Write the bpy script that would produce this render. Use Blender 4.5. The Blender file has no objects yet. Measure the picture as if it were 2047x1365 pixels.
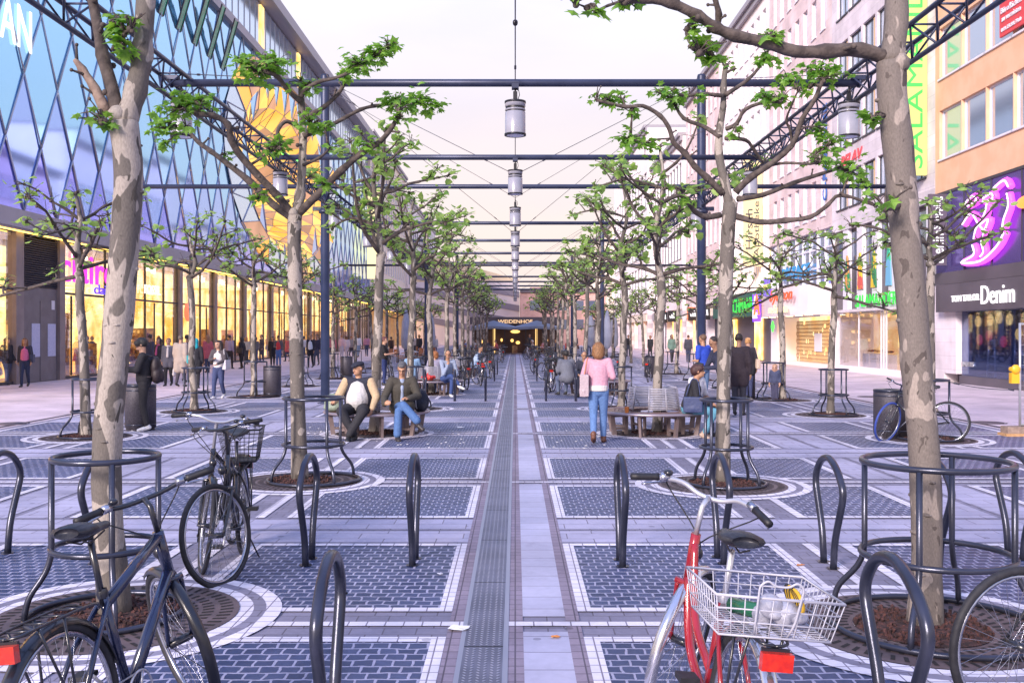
import bpy, math, random
from mathutils import Vector, Matrix, Euler, noise
R = math.radians
PI = math.pi
V = Vector
scene = bpy.context.scene
COL = scene.collection
# photo calibration: eye height 1.8 m, vanishing point and focal length in pixels of the 2047 px photo
F, H, CX, CY = 1950.0, 1.8, 1030.0, 668.0
def P(x, y, D): return V(((x-CX)*D/F, D, H+(CY-y)*D/F))
def G(x, y):
    D = H*F/(y-CY); return V(((x-CX)*D/F, D, 0))
ORD = ['nearest','second','third','fourth','fifth','sixth','seventh','eighth','ninth','tenth','eleventh','twelfth',
       'thirteenth','fourteenth','fifteenth','sixteenth','seventeenth','eighteenth','nineteenth','twentieth']

# ---------------------------------------------------------------- mesh builder
class MB:
    def __init__(s, M=None): s.v=[]; s.f=[]; s.m=[]; s.sm=[]; s.M=M
    def add(s, vs, fs, m=0, sm=False):
        b=len(s.v)
        if s.M is not None: vs=[s.M@V(q) for q in vs]
        s.v.extend([tuple(q) for q in vs])
        for f in fs:
            s.f.append([b+i for i in f]); s.m.append(m); s.sm.append(sm)
        return s
    def box(s,x0,x1,y0,y1,z0,z1,m=0):
        vs=[(x,y,z) for z in (z0,z1) for y in (y0,y1) for x in (x0,x1)]
        return s.add(vs,[(0,2,3,1),(4,5,7,6),(0,1,5,4),(1,3,7,5),(3,2,6,7),(2,0,4,6)],m)
    def obox(s,c,sx,sy,sz,rot=None,m=0):
        c=V(c); Q=(rot or Matrix.Identity(3))
        vs=[c+Q@V((x*sx/2,y*sy/2,z*sz/2)) for z in (-1,1) for y in (-1,1) for x in (-1,1)]
        return s.add(vs,[(0,2,3,1),(4,5,7,6),(0,1,5,4),(1,3,7,5),(3,2,6,7),(2,0,4,6)],m)
    def quad(s,a,b,c,d,m=0): return s.add([a,b,c,d],[(0,1,2,3)],m)
    def sheet(s,x0,x1,y0,y1,z,m=0): return s.add([(x0,y0,z),(x1,y0,z),(x1,y1,z),(x0,y1,z)],[(0,1,2,3)],m)
    def tube(s,pts,r,n=8,m=0,closed=False,cap=True,sm=True):
        pts=[V(p) for p in pts]; k=len(pts)
        rr=r if isinstance(r,(list,tuple)) else [r]*k
        T=[]
        for i in range(k):
            a=pts[i-1] if (i>0 or closed) else pts[i]
            b=pts[(i+1)%k] if (i<k-1 or closed) else pts[i]
            t=b-a
            T.append(t.normalized() if t.length>1e-9 else V((0,0,1)))
        up=V((0,0,1)) if abs(T[0].z)<.9 else V((1,0,0))
        U=(up-T[0]*up.dot(T[0])).normalized(); vs=[]
        for i in range(k):
            U=U-T[i]*U.dot(T[i])
            if U.length<1e-6: U=T[i].orthogonal()
            U.normalize(); W=T[i].cross(U)
            for j in range(n):
                a=2*PI*j/n; vs.append(pts[i]+(U*math.cos(a)+W*math.sin(a))*rr[i])
        fs=[]
        for i in range(k if closed else k-1):
            i2=(i+1)%k
            for j in range(n):
                j2=(j+1)%n; fs.append((i*n+j,i*n+j2,i2*n+j2,i2*n+j))
        if cap and not closed:
            fs.append(tuple(reversed(range(n)))); fs.append(tuple((k-1)*n+j for j in range(n)))
        return s.add(vs,fs,m,sm)
    def bar(s,a,b,r,n=6,m=0): return s.tube([a,b],r,n,m)
    def ring(s,c,rx,ry,r,n=8,seg=40,m=0,M=None):
        pts=[V((rx*math.cos(2*PI*i/seg),ry*math.sin(2*PI*i/seg),0)) for i in range(seg)]
        if M is not None: pts=[M@p for p in pts]
        return s.tube([V(c)+p for p in pts],r,n,m,closed=True)
    def sph(s,c,r,seg=12,rings=8,m=0,rot=None):
        rx,ry,rz=r if isinstance(r,(tuple,list)) else (r,r,r); c=V(c); vs=[]
        Q=rot or Matrix.Identity(3)
        vs.append(c+Q@V((0,0,-rz)))
        for i in range(1,rings):
            t=-PI/2+PI*i/rings
            for j in range(seg):
                a=2*PI*j/seg; vs.append(c+Q@V((rx*math.cos(t)*math.cos(a),ry*math.cos(t)*math.sin(a),rz*math.sin(t))))
        vs.append(c+Q@V((0,0,rz))); fs=[]
        for j in range(seg): fs.append((0,1+(j+1)%seg,1+j))
        for i in range(rings-2):
            for j in range(seg):
                a=1+i*seg+j; b=1+i*seg+(j+1)%seg; fs.append((a,b,b+seg,a+seg))
        L=len(vs)-1; o=1+(rings-2)*seg
        for j in range(seg): fs.append((o+j,o+(j+1)%seg,L))
        return s.add(vs,fs,m,True)
    def lathe(s,prof,c=(0,0,0),n=24,m=0,sm=True,closed=False):
        c=V(c); vs=[]; k=len(prof)
        for (r,z) in prof:
            for j in range(n):
                a=2*PI*j/n; vs.append(c+V((r*math.cos(a),r*math.sin(a),z)))
        fs=[]
        for i in range(k if closed else k-1):
            i2=(i+1)%k
            for j in range(n):
                j2=(j+1)%n; fs.append((i*n+j,i*n+j2,i2*n+j2,i2*n+j))
        return s.add(vs,fs,m,sm)
    def annulus(s,c,r0,r1,z=0,n=64,m=0,a0=0,a1=2*PI):
        c=V(c); vs=[]; full=abs(a1-a0-2*PI)<1e-6; k=n if full else n+1
        for i in range(k):
            a=a0+(a1-a0)*i/n; d=V((math.cos(a),math.sin(a),0))
            vs+= [c+d*r0+V((0,0,z)), c+d*r1+V((0,0,z))]
        fs=[]
        for i in range(n):
            j=(i+1)%k; fs.append((2*i,2*i+1,2*j+1,2*j))
        return s.add(vs,fs,m)
    def prism(s,poly,y0,y1,m=0,axis='y'):
        # polygon in (x,z) extruded along y; axis 'x': (y,z) along x; axis 'z': (x,y) along z
        n=len(poly); f={'y':lambda p,t:(p[0],t,p[1]),'x':lambda p,t:(t,p[0],p[1]),'z':lambda p,t:(p[0],p[1],t)}[axis]
        vs=[f(p,y0) for p in poly]+[f(p,y1) for p in poly]
        fs=[tuple(range(n)),tuple(reversed(range(n,2*n)))]+[(i,n+i,n+(i+1)%n,(i+1)%n) for i in range(n)]
        return s.add(vs,fs,m)
    def mesh(s,name,mats):
        me=bpy.data.meshes.new(name); me.from_pydata(s.v,[],s.f); me.update()
        for mt in (mats if isinstance(mats,(list,tuple)) else [mats]): me.materials.append(mt)
        me.polygons.foreach_set('material_index',s.m); me.polygons.foreach_set('use_smooth',s.sm)
        return me
    def build(s,name,mats,parent=None):
        return link(name,s.mesh(name,mats),parent)
def link(name,data,parent=None,loc=None,rz=0):
    o=bpy.data.objects.new(name,data); COL.objects.link(o)
    if parent is not None: o.parent=parent
    if loc is not None: o.location=loc
    if rz: o.rotation_euler=(0,0,rz)
    return o
def tag(o,label,cat,group=None,kind=None):
    if label: o['label']=label
    if cat: o['category']=cat
    if group: o['group']=group
    if kind: o['kind']=kind
    return o
def thing(name,label,cat,loc=(0,0,0),rz=0,group=None):
    return tag(link(name,None,None,loc,rz),label,cat,group)
def struct(name,mb,mats):
    o=mb.build(name,mats); o['kind']='structure'; return o
KIDS={}
def dup(root,loc=None,rz=None,label=None,group=None):
    def cp(o,par):
        c=o.copy(); COL.objects.link(c)
        if par is not None: c.parent=par
        for ch in o.children: cp(ch,c)
        return c
    r=cp(root,None)
    if loc is not None: r.location=loc
    if rz is not None: r.rotation_euler=(0,0,rz)
    if label: r['label']=label
    if group: r['group']=group
    return r
TS=bpy.data.scenes.new('workbench')
def eval_mesh(o):
    # evaluate one object alone in a scratch scene (fast), return its finished mesh
    TS.collection.objects.link(o); vl=TS.view_layers[0]; vl.update()
    return bpy.data.meshes.new_from_object(o.evaluated_get(vl.depsgraph))
def text_mesh(body,size,depth=.02,shear=0,space=1.0,align='CENTER',bold=0.0):
    cu=bpy.data.curves.new('t','FONT'); cu.body=body; cu.size=size; cu.extrude=depth; cu.align_x=align
    cu.shear=shear; cu.space_character=space; cu.offset=bold; cu.align_y='CENTER'; cu.resolution_u=3
    o=bpy.data.objects.new('t',cu); me=eval_mesh(o)
    bpy.data.objects.remove(o); bpy.data.curves.remove(cu); return me
# direction helpers: letters facing +X (left facades), -X (right facades), -Y (towards the camera)
FACE={'+x':Euler((PI/2,0,PI/2)),'-x':Euler((PI/2,0,-PI/2)),'-y':Euler((PI/2,0,0))}
def lettering(name,body,size,loc,face,m,parent=None,width=None,height=None,roll=0,**k):
    me=text_mesh(body,size,**k); me.materials.clear(); me.materials.append(m)
    o=link(name,me,parent,loc)
    q=FACE[face].to_matrix()@Matrix.Rotation(roll,3,'Z'); o.rotation_euler=q.to_euler()
    xs=[v.co.x for v in me.vertices]; ys=[v.co.y for v in me.vertices]
    sx=sy=1
    if xs:
        if width: sx=width/max(1e-6,max(xs)-min(xs))
        if height: sy=height/max(1e-6,max(ys)-min(ys))
        elif width: sy=sx
        cx=(max(xs)+min(xs))/2; cy=(max(ys)+min(ys))/2
        for v in me.vertices: v.co.x=(v.co.x-cx)*sx; v.co.y=(v.co.y-cy)*sy
    return o

# ---------------------------------------------------------------- materials
def nodes(m):
    m.use_nodes=True; nt=m.node_tree; return nt, nt.nodes['Principled BSDF']
def N(nt,typ,**k):
    n=nt.nodes.new(typ)
    for a,b in k.items():
        if a.startswith('i_'): n.inputs[a[2:].replace('_',' ')].default_value=b
        else: setattr(n,a,b)
    return n
def ramp(nt,fac,stops,interp='LINEAR'):
    r=nt.nodes.new('ShaderNodeValToRGB'); r.color_ramp.interpolation=interp
    while len(r.color_ramp.elements)<len(stops): r.color_ramp.elements.new(.5)
    for e,(p,c) in zip(r.color_ramp.elements,stops): e.position=p; e.color=(*c,1)
    nt.links.new(fac,r.inputs[0]); return r.outputs[0]
def math_n(nt,op,a,b=None,c=None):
    n=nt.nodes.new('ShaderNodeMath'); n.operation=op
    for i,q in enumerate((a,b,c)):
        if q is None: continue
        if isinstance(q,(int,float)): n.inputs[i].default_value=q
        else: nt.links.new(q,n.inputs[i])
    return n.outputs[0]
def mixc(nt,fac,a,b,mode='MIX'):
    n=nt.nodes.new('ShaderNodeMix'); n.data_type='RGBA'; n.blend_type=mode
    for idx,q in ((0,fac),(6,a),(7,b)):
        if isinstance(q,(int,float)): n.inputs[idx].default_value=q
        elif isinstance(q,tuple): n.inputs[idx].default_value=(*q[:3],1)
        else: nt.links.new(q,n.inputs[idx])
    return n.outputs[2]
def mat(name,c,c2=None,scale=6,rough=.6,metal=0,bump=0,bscale=None,emit=None,estr=1,spec=.5,coat=0,lo=.4,hi=.6,detail=4):
    m=bpy.data.materials.new(name); nt,b=nodes(m)
    b.inputs['Base Color'].default_value=(*c,1); b.inputs['Roughness'].default_value=rough
    b.inputs['Metallic'].default_value=metal; b.inputs['Specular IOR Level'].default_value=spec
    b.inputs['Coat Weight'].default_value=coat
    tc=nt.nodes.new('ShaderNodeTexCoord')
    if c2 is not None:
        n=N(nt,'ShaderNodeTexNoise',i_Scale=scale,i_Detail=detail); nt.links.new(tc.outputs['Object'],n.inputs['Vector'])
        col=ramp(nt,n.outputs[0],[(lo,c),(hi,c2)]); nt.links.new(col,b.inputs['Base Color'])
    if bump:
        n=N(nt,'ShaderNodeTexNoise',i_Scale=bscale or scale*4,i_Detail=4); nt.links.new(tc.outputs['Object'],n.inputs['Vector'])
        bp=N(nt,'ShaderNodeBump',i_Strength=bump,i_Distance=.02); nt.links.new(n.outputs[0],bp.inputs['Height']); nt.links.new(bp.outputs[0],b.inputs['Normal'])
    if emit:
        b.inputs['Emission Color'].default_value=(*emit,1); b.inputs['Emission Strength'].default_value=estr
    return m
def brick_mat(name,c1,c2,mortar,w,h,gap,offset=.5,rough=.75,bump=.5,distort=0,spec=.4,axes='xy',nscale=9,namt=.25,mfac=1):
    m=bpy.data.materials.new(name); nt,b=nodes(m); tc=nt.nodes.new('ShaderNodeTexCoord'); vec=tc.outputs['Object']
    if axes!='xy':
        sp=nt.nodes.new('ShaderNodeSeparateXYZ'); cb=nt.nodes.new('ShaderNodeCombineXYZ'); nt.links.new(vec,sp.inputs[0])
        for i,a in enumerate(axes): nt.links.new(sp.outputs['xyz'.index(a)],cb.inputs[i])
        vec=cb.outputs[0]
    if distort:
        n=N(nt,'ShaderNodeTexNoise',i_Scale=7,i_Detail=2); nt.links.new(vec,n.inputs['Vector'])
        s=N(nt,'ShaderNodeVectorMath',operation='MULTIPLY_ADD'); s.inputs[1].default_value=(distort,)*3
        nt.links.new(n.outputs['Color'],s.inputs[0]); nt.links.new(vec,s.inputs[2]); vec2=s.outputs[0]
    else: vec2=vec
    br=nt.nodes.new('ShaderNodeTexBrick'); br.offset=offset; br.squash=1
    br.inputs['Scale'].default_value=1; br.inputs['Brick Width'].default_value=w; br.inputs['Row Height'].default_value=h
    br.inputs['Mortar Size'].default_value=gap; br.inputs['Mortar Smooth'].default_value=.25; br.inputs['Bias'].default_value=0
    br.inputs['Color1'].default_value=(*c1,1); br.inputs['Color2'].default_value=(*c2,1); br.inputs['Mortar'].default_value=(*mortar,1)
    nt.links.new(vec2,br.inputs['Vector'])
    n=N(nt,'ShaderNodeTexNoise',i_Scale=nscale,i_Detail=6,i_Roughness=.65); nt.links.new(vec,n.inputs['Vector'])
    n2=N(nt,'ShaderNodeTexNoise',i_Scale=.7,i_Detail=3); nt.links.new(vec,n2.inputs['Vector'])
    k=math_n(nt,'MULTIPLY_ADD',n.outputs[0],namt*2,1-namt); k=math_n(nt,'MULTIPLY',k,math_n(nt,'MULTIPLY_ADD',n2.outputs[0],1.0,.5))
    if axes=='xy':   # trodden gum and small stains
        vo=N(nt,'ShaderNodeTexVoronoi',i_Scale=2.6); nt.links.new(vec2,vo.inputs['Vector'])
        sp_=math_n(nt,'LESS_THAN',vo.outputs['Distance'],.075); k=math_n(nt,'MULTIPLY',k,math_n(nt,'MULTIPLY_ADD',sp_,-.38,1.0))
        n4=N(nt,'ShaderNodeTexNoise',i_Scale=1.3,i_Detail=6,i_Roughness=.7); nt.links.new(vec,n4.inputs['Vector'])
        st=math_n(nt,'MINIMUM',math_n(nt,'MAXIMUM',math_n(nt,'MULTIPLY',math_n(nt,'SUBTRACT',n4.outputs[0],.56),5.0),0.0),1.0); k=math_n(nt,'MULTIPLY',k,math_n(nt,'MULTIPLY_ADD',st,-.28,1.0))
    cc=nt.nodes.new('ShaderNodeCombineXYZ')
    for i in range(3): nt.links.new(k,cc.inputs[i])
    nt.links.new(mixc(nt,1.0,br.outputs['Color'],cc.outputs[0],'MULTIPLY'),b.inputs['Base Color'])
    b.inputs['Roughness'].default_value=rough; b.inputs['Specular IOR Level'].default_value=spec
    if bump:
        hgt=math_n(nt,'SUBTRACT',math_n(nt,'MULTIPLY',n.outputs[0],.35),br.outputs['Fac'])
        bp=N(nt,'ShaderNodeBump',i_Strength=bump,i_Distance=.012); nt.links.new(hgt,bp.inputs['Height']); nt.links.new(bp.outputs[0],b.inputs['Normal'])
    return m
def glow(name,c,s,c2=None,scale=3,base=(.02,.02,.02)):
    # emissive surface
    m=bpy.data.materials.new(name); nt,b=nodes(m); b.inputs['Base Color'].default_value=(*base,1)
    b.inputs['Emission Color'].default_value=(*c,1); b.inputs['Emission Strength'].default_value=s; b.inputs['Roughness'].default_value=.5
    if c2:
        tc=nt.nodes.new('ShaderNodeTexCoord'); n=N(nt,'ShaderNodeTexNoise',i_Scale=scale,i_Detail=3); nt.links.new(tc.outputs['Object'],n.inputs['Vector'])
        nt.links.new(ramp(nt,n.outputs[0],[(.38,c),(.62,c2)]),b.inputs['Emission Color'])
    return m
def glass_mat(name,tint,refl=.25,rough=.02):
    # thin shop glass: part mirror, part see-through
    m=bpy.data.materials.new(name); m.use_nodes=True; nt=m.node_tree; nt.nodes.clear()
    out=nt.nodes.new('ShaderNodeOutputMaterial'); mx=nt.nodes.new('ShaderNodeMixShader')
    tr=N(nt,'ShaderNodeBsdfTransparent'); tr.inputs[0].default_value=(*tint,1)
    gl=N(nt,'ShaderNodeBsdfGlossy'); gl.inputs['Roughness'].default_value=rough; gl.inputs[0].default_value=(.9,.93,1,1)
    lw=N(nt,'ShaderNodeLayerWeight',i_Blend=.35)
    f=math_n(nt,'MULTIPLY_ADD',lw.outputs['Fresnel'],.35,refl); f=math_n(nt,'MINIMUM',f,.95)
    nt.links.new(f,mx.inputs[0]); nt.links.new(tr.outputs[0],mx.inputs[1]); nt.links.new(gl.outputs[0],mx.inputs[2]); nt.links.new(mx.outputs[0],out.inputs[0])
    return m
def tread_mat():
    m=bpy.data.materials.new('tread_plate'); nt,b=nodes(m); tc=nt.nodes.new('ShaderNodeTexCoord'); sp=nt.nodes.new('ShaderNodeSeparateXYZ')
    nt.links.new(tc.outputs['Object'],sp.inputs[0]); s=.036
    x=math_n(nt,'DIVIDE',sp.outputs[0],s); y=math_n(nt,'DIVIDE',sp.outputs[1],s*1.1)
    fx=math_n(nt,'FLOOR',x); fy=math_n(nt,'FLOOR',y)
    u=math_n(nt,'SUBTRACT',math_n(nt,'SUBTRACT',x,fx),.5); v=math_n(nt,'SUBTRACT',math_n(nt,'SUBTRACT',y,fy),.5)
    par=math_n(nt,'FLOORED_MODULO',fx,2.0); sg=math_n(nt,'MULTIPLY_ADD',par,2,-1)
    us=math_n(nt,'MULTIPLY',u,sg)
    a=math_n(nt,'ADD',us,v); c=math_n(nt,'SUBTRACT',v,us)
    d=math_n(nt,'ADD',math_n(nt,'POWER',math_n(nt,'ABSOLUTE',math_n(nt,'DIVIDE',a,.56)),2.0),math_n(nt,'POWER',math_n(nt,'ABSOLUTE',math_n(nt,'DIVIDE',c,.22)),2.0))
    h=math_n(nt,'SUBTRACT',1.0,math_n(nt,'MINIMUM',d,1.0))
    n=N(nt,'ShaderNodeTexNoise',i_Scale=3,i_Detail=5); nt.links.new(tc.outputs['Object'],n.inputs['Vector'])
    base=ramp(nt,n.outputs[0],[(.35,(.085,.09,.13)),(.65,(.13,.135,.19))])
    nt.links.new(mixc(nt,math_n(nt,'POWER',h,.6),base,(.46,.47,.58)),b.inputs['Base Color'])  # raised treads carry a painted highlight in the base colour
    b.inputs['Roughness'].default_value=.5; b.inputs['Metallic'].default_value=.1
    bp=N(nt,'ShaderNodeBump',i_Strength=.9,i_Distance=.012); nt.links.new(h,bp.inputs['Height']); nt.links.new(bp.outputs[0],b.inputs['Normal'])
    return m
def bark_mat(name,cream,mid,dark,sc=1.0,thr=.0):
    m=bpy.data.materials.new(name); nt,b=nodes(m); tc=nt.nodes.new('ShaderNodeTexCoord')
    mp=nt.nodes.new('ShaderNodeMapping'); mp.inputs['Scale'].default_value=(sc*7,sc*7,sc*3.2); nt.links.new(tc.outputs['Object'],mp.inputs[0])
    oi=nt.nodes.new('ShaderNodeObjectInfo'); ad=N(nt,'ShaderNodeVectorMath',operation='ADD')
    cb=nt.nodes.new('ShaderNodeCombineXYZ'); k=math_n(nt,'MULTIPLY',oi.outputs['Random'],37.0)
    for i in range(3): nt.links.new(k,cb.inputs[i])
    nt.links.new(mp.outputs[0],ad.inputs[0]); nt.links.new(cb.outputs[0],ad.inputs[1]); vec=ad.outputs[0]
    n=N(nt,'ShaderNodeTexNoise',i_Scale=.85,i_Detail=2,i_Roughness=.45,i_Distortion=.8); nt.links.new(vec,n.inputs['Vector'])
    n2=N(nt,'ShaderNodeTexNoise',i_Scale=1.9,i_Detail=2,i_Distortion=.6); nt.links.new(vec,n2.inputs['Vector'])
    n3=N(nt,'ShaderNodeTexNoise',i_Scale=14,i_Detail=5); nt.links.new(vec,n3.inputs['Vector'])
    c=ramp(nt,n.outputs[0],[(0,mid),(.52+thr,mid),(.535+thr,cream),(1,cream)])
    f=ramp(nt,n2.outputs[0],[(0,(1,1,1)),(.36,(1,1,1)),(.375,(0,0,0)),(1,(0,0,0))])
    c=mixc(nt,f,c,dark)
    k=math_n(nt,'MULTIPLY_ADD',n3.outputs[0],.9,.55); cc=nt.nodes.new('ShaderNodeCombineXYZ')
    for i in range(3): nt.links.new(k,cc.inputs[i])
    nt.links.new(mixc(nt,1.0,c,cc.outputs[0],'MULTIPLY'),b.inputs['Base Color']); b.inputs['Roughness'].default_value=.8
    hh=math_n(nt,'ADD',math_n(nt,'MULTIPLY',n3.outputs[0],.5),n.outputs[0])
    bp=N(nt,'ShaderNodeBump',i_Strength=.5,i_Distance=.012); nt.links.new(hh,bp.inputs['Height']); nt.links.new(bp.outputs[0],b.inputs['Normal'])
    return m
def leaf_mat(name,c1,c2):
    m=bpy.data.materials.new(name); nt,b=nodes(m); tc=nt.nodes.new('ShaderNodeTexCoord')
    n=N(nt,'ShaderNodeTexNoise',i_Scale=9,i_Detail=2); nt.links.new(tc.outputs['Object'],n.inputs['Vector'])
    nt.links.new(ramp(nt,n.outputs[0],[(.36,c1),(.64,c2)]),b.inputs['Base Color'])
    b.inputs['Roughness'].default_value=.5
    # thin leaf: let some light through
    tl=nt.nodes.new('ShaderNodeBsdfTranslucent'); tl.inputs[0].default_value=(c2[0]*1.3,c2[1]*1.3,c2[2],1)
    mx=nt.nodes.new('ShaderNodeMixShader'); mx.inputs[0].default_value=.5; out=nt.nodes['Material Output']
    nt.links.new(b.outputs[0],mx.inputs[1]); nt.links.new(tl.outputs[0],mx.inputs[2]); nt.links.new(mx.outputs[0],out.inputs[0])
    return m
M={}
M['steel']=mat('grey_painted_steel',(.030,.034,.055),(.05,.055,.085),scale=3,rough=.28,metal=.5,spec=.6,bump=.04,bscale=60)
M['truss']=mat('blue_grey_steel',(.022,.028,.06),(.034,.042,.085),scale=2,rough=.42,metal=.3)
M['cable']=mat('wire_rope',(.08,.08,.1),rough=.5,metal=.5)
M['black']=mat('black_rubber',(.007,.007,.010),(.013,.013,.017),scale=20,rough=.55)
M['blackp']=mat('black_paint',(.012,.013,.02),rough=.3,coat=.3)
M['chrome']=mat('bright_steel',(.46,.47,.53),(.3,.31,.37),scale=9,rough=.25,metal=.9)
M['silver']=mat('silver_paint',(.5,.5,.54),rough=.35,metal=.6)
M['white_wire']=mat('white_coated_wire',(.40,.40,.46),rough=.4)
M['bark']=bark_mat('plane_bark',(.315,.275,.24),(.115,.10,.088),(.062,.053,.044))
M['bark2']=bark_mat('plane_bark_grey',(.28,.235,.205),(.145,.122,.108),(.075,.06,.053),sc=1.2,thr=.1)
M['wdark']=mat('window_recess_dark',(.04,.04,.06),rough=.7)
M['twig']=mat('branch_bark',(.05,.038,.034),(.10,.078,.068),scale=14,rough=.85,bump=.4,bscale=40)
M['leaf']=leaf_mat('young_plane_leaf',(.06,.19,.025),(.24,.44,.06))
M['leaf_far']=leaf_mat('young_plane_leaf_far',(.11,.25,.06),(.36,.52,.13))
M['soil']=mat('bark_mulch',(.025,.012,.012),(.09,.036,.032),scale=30,rough=.95,bump=1,bscale=45)
M['grate']=mat('cast_iron_grate',(.10,.075,.08),(.15,.11,.115),scale=5,rough=.6,metal=.3)
M['slot']=mat('grate_slot_dark',(.012,.01,.012),rough=.9)
M['cobble']=brick_mat('dark_cobble',(.024,.036,.094),(.050,.066,.145),(.31,.31,.43),.108,.1,.0085,distort=.042,rough=.5,bump=.7,nscale=22,namt=.45,spec=.5)
M['white_stone']=brick_mat('pale_granite_setts',(.60,.575,.66),(.70,.665,.745),(.2,.18,.23),.115,.115,.005,offset=0,rough=.7,bump=.3,nscale=25,namt=.15)
M['pink_stone']=brick_mat('pinkish_setts',(.21,.175,.225),(.26,.215,.27),(.09,.075,.1),.19,.12,.005,offset=0,rough=.75,bump=.3,nscale=30,namt=.25)
M['plaza']=brick_mat('grey_setts',(.18,.172,.235),(.225,.213,.285),(.11,.1,.13),.2,.13,.005,rough=.75,bump=.3,nscale=24,namt=.25)
M['slab']=brick_mat('light_slabs',(.33,.32,.43),(.385,.37,.485),(.15,.135,.17),.46,.22,.005,offset=.5,rough=.7,bump=.25,nscale=14,namt=.18)
M['slabc']=brick_mat('light_slabs_path',(.37,.365,.475),(.43,.42,.53),(.15,.14,.18),5.0,.29,.005,offset=0,rough=.7,bump=.25,nscale=14,namt=.16)
M['pave']=brick_mat('pink_grey_pavement',(.54,.445,.485),(.61,.505,.545),(.36,.30,.345),.5,.32,.006,rough=.6,bump=.2,nscale=10,namt=.12)
M['tread']=tread_mat()
M['frame_edge']=mat('channel_edge_steel',(.30,.31,.38),rough=.45,metal=.4)
M['concrete']=mat('ground_concrete',(.24,.22,.25),(.3,.27,.31),scale=2,rough=.85)
EXPO=0.92
# ---------------------------------------------------------------- camera, world, sun
cam=bpy.data.cameras.new('camera'); co=bpy.data.objects.new('camera',cam); COL.objects.link(co)
co.location=(0,0,H); co.rotation_euler=(PI/2,0,0); cam.sensor_width=36; cam.lens=F/2047*36
cam.shift_x=(1023.5-CX)/2047; cam.shift_y=(CY-682.5)/2047; cam.clip_end=3000; cam.clip_start=.05
scene.camera=co
w=bpy.data.worlds.new('World'); scene.world=w; w.use_nodes=True; nt=w.node_tree
bg=nt.nodes['Background']
SUN_EL,SUN_AZ=R(24),R(211)   # soft evening glow from behind and left of the camera
sky=nt.nodes.new('ShaderNodeTexSky'); sky.sky_type='NISHITA'; sky.sun_disc=False; sky.sun_elevation=SUN_EL; sky.sun_rotation=SUN_AZ
sky.altitude=100; sky.dust_density=3
tc=nt.nodes.new('ShaderNodeTexCoord'); sp=nt.nodes.new('ShaderNodeSeparateXYZ'); nt.links.new(tc.outputs['Generated'],sp.inputs[0])
cl=ramp(nt,sp.outputs[2],[(0,(.84,.68,.59)),(.10,(.84,.69,.635)),(.22,(.80,.705,.735)),(.33,(.84,.82,.96)),(.5,(.52,.64,1.12)),(1,(.40,.56,1.18))])
mp=nt.nodes.new('ShaderNodeMapping'); mp.inputs['Scale'].default_value=(3,3,9); nt.links.new(tc.outputs['Generated'],mp.inputs[0])
cn=N(nt,'ShaderNodeTexNoise',i_Scale=1.6,i_Detail=5); nt.links.new(mp.outputs[0],cn.inputs['Vector'])
cf=ramp(nt,cn.outputs[0],[(.5,(0,0,0)),(.72,(1,1,1))])
cl2=mixc(nt,math_n(nt,'MULTIPLY',cf,.22),cl,(.60,.58,.70))
sk=N(nt,'ShaderNodeVectorMath',operation='SCALE'); nt.links.new(sky.outputs[0],sk.inputs[0]); sk.inputs['Scale'].default_value=.10
nt.links.new(mixc(nt,.86,sk.outputs[0],cl2),bg.inputs[0]); bg.inputs[1].default_value=.74
sl=bpy.data.lights.new('sun','SUN'); sl.energy=3.3; sl.angle=R(16); sl.color=(1,.86,.80); so=bpy.data.objects.new('sun',sl); COL.objects.link(so)
so.location=(-20,-20,40)
d=V((math.sin(SUN_AZ)*math.cos(SUN_EL),math.cos(SUN_AZ)*math.cos(SUN_EL),math.sin(SUN_EL)))
so.rotation_euler=d.to_track_quat('Z','Y').to_euler()
vs=scene.view_settings; vs.view_transform='Standard'; vs.look='None'; vs.gamma=1; vs.use_curve_mapping=False; vs.exposure=EXPO

# ---------------------------------------------------------------- ground and paving
ROW0,RS=6.05,5.8
def rowY(k): return ROW0+RS*k
XI=2.5; XOL,XOR=-7.4,7.05; PL,PR=-9.6,9.0; YEND=92.0; YST=-6.0
XFL,XFR=-18.0,16.1
g=MB().sheet(-300,300,-60,900,-.012); struct('ground',g,M['concrete'])
p=MB(); p.sheet(XFL-.5,PL-.55,YST,260,0); struct('pavement_left',p,M['pave'])
p=MB(); p.sheet(PR+.55,XFR+.5,YST,260,0); struct('pavement_right',p,M['pave'])
p=MB(); p.sheet(PL-.2,PR+.2,YST,260,0); struct('plaza_paving',p,M['plaza'])
# flush drainage channels between plaza and pavements
for nm,x0,x1 in (('drain_left',PL-.55,PL-.2),('drain_right',PR+.2,PR+.55)):
    p=MB(); a=.10
    p.sheet(x0,x0+a,YST,260,.0,0); p.sheet(x0+a,x1-a,YST,260,-.008,1); p.sheet(x1-a,x1,YST,260,.0,0)
    struct(nm,p,[M['pave'],mat(nm+'_slot',(.07,.055,.075),rough=.8)])
cob=MB(); wh=MB(); slb=MB(); pk=MB()
def wstrip(x0,x1,y0,y1): wh.sheet(x0,x1,y0,y1,.008)
T=.265; LW=.09    # triple band half width, white line width
WB=.585           # wide slab band half width
def rects(x0,x1,y0,y1,lw_l,lw_r):
    # one dark cobbled field with its pale border
    wstrip(x0,x1,y0,y0+LW); wstrip(x0,x1,y1-LW,y1)
    wstrip(x0,x0+lw_l,y0+LW,y1-LW); wstrip(x1-lw_r,x1,y0+LW,y1-LW)
    cob.sheet(x0+lw_l,x1-lw_r,y0+LW,y1-LW,.004)
wcx=(XI+XOR)/2; wcl=(-XI+XOL)/2
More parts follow.
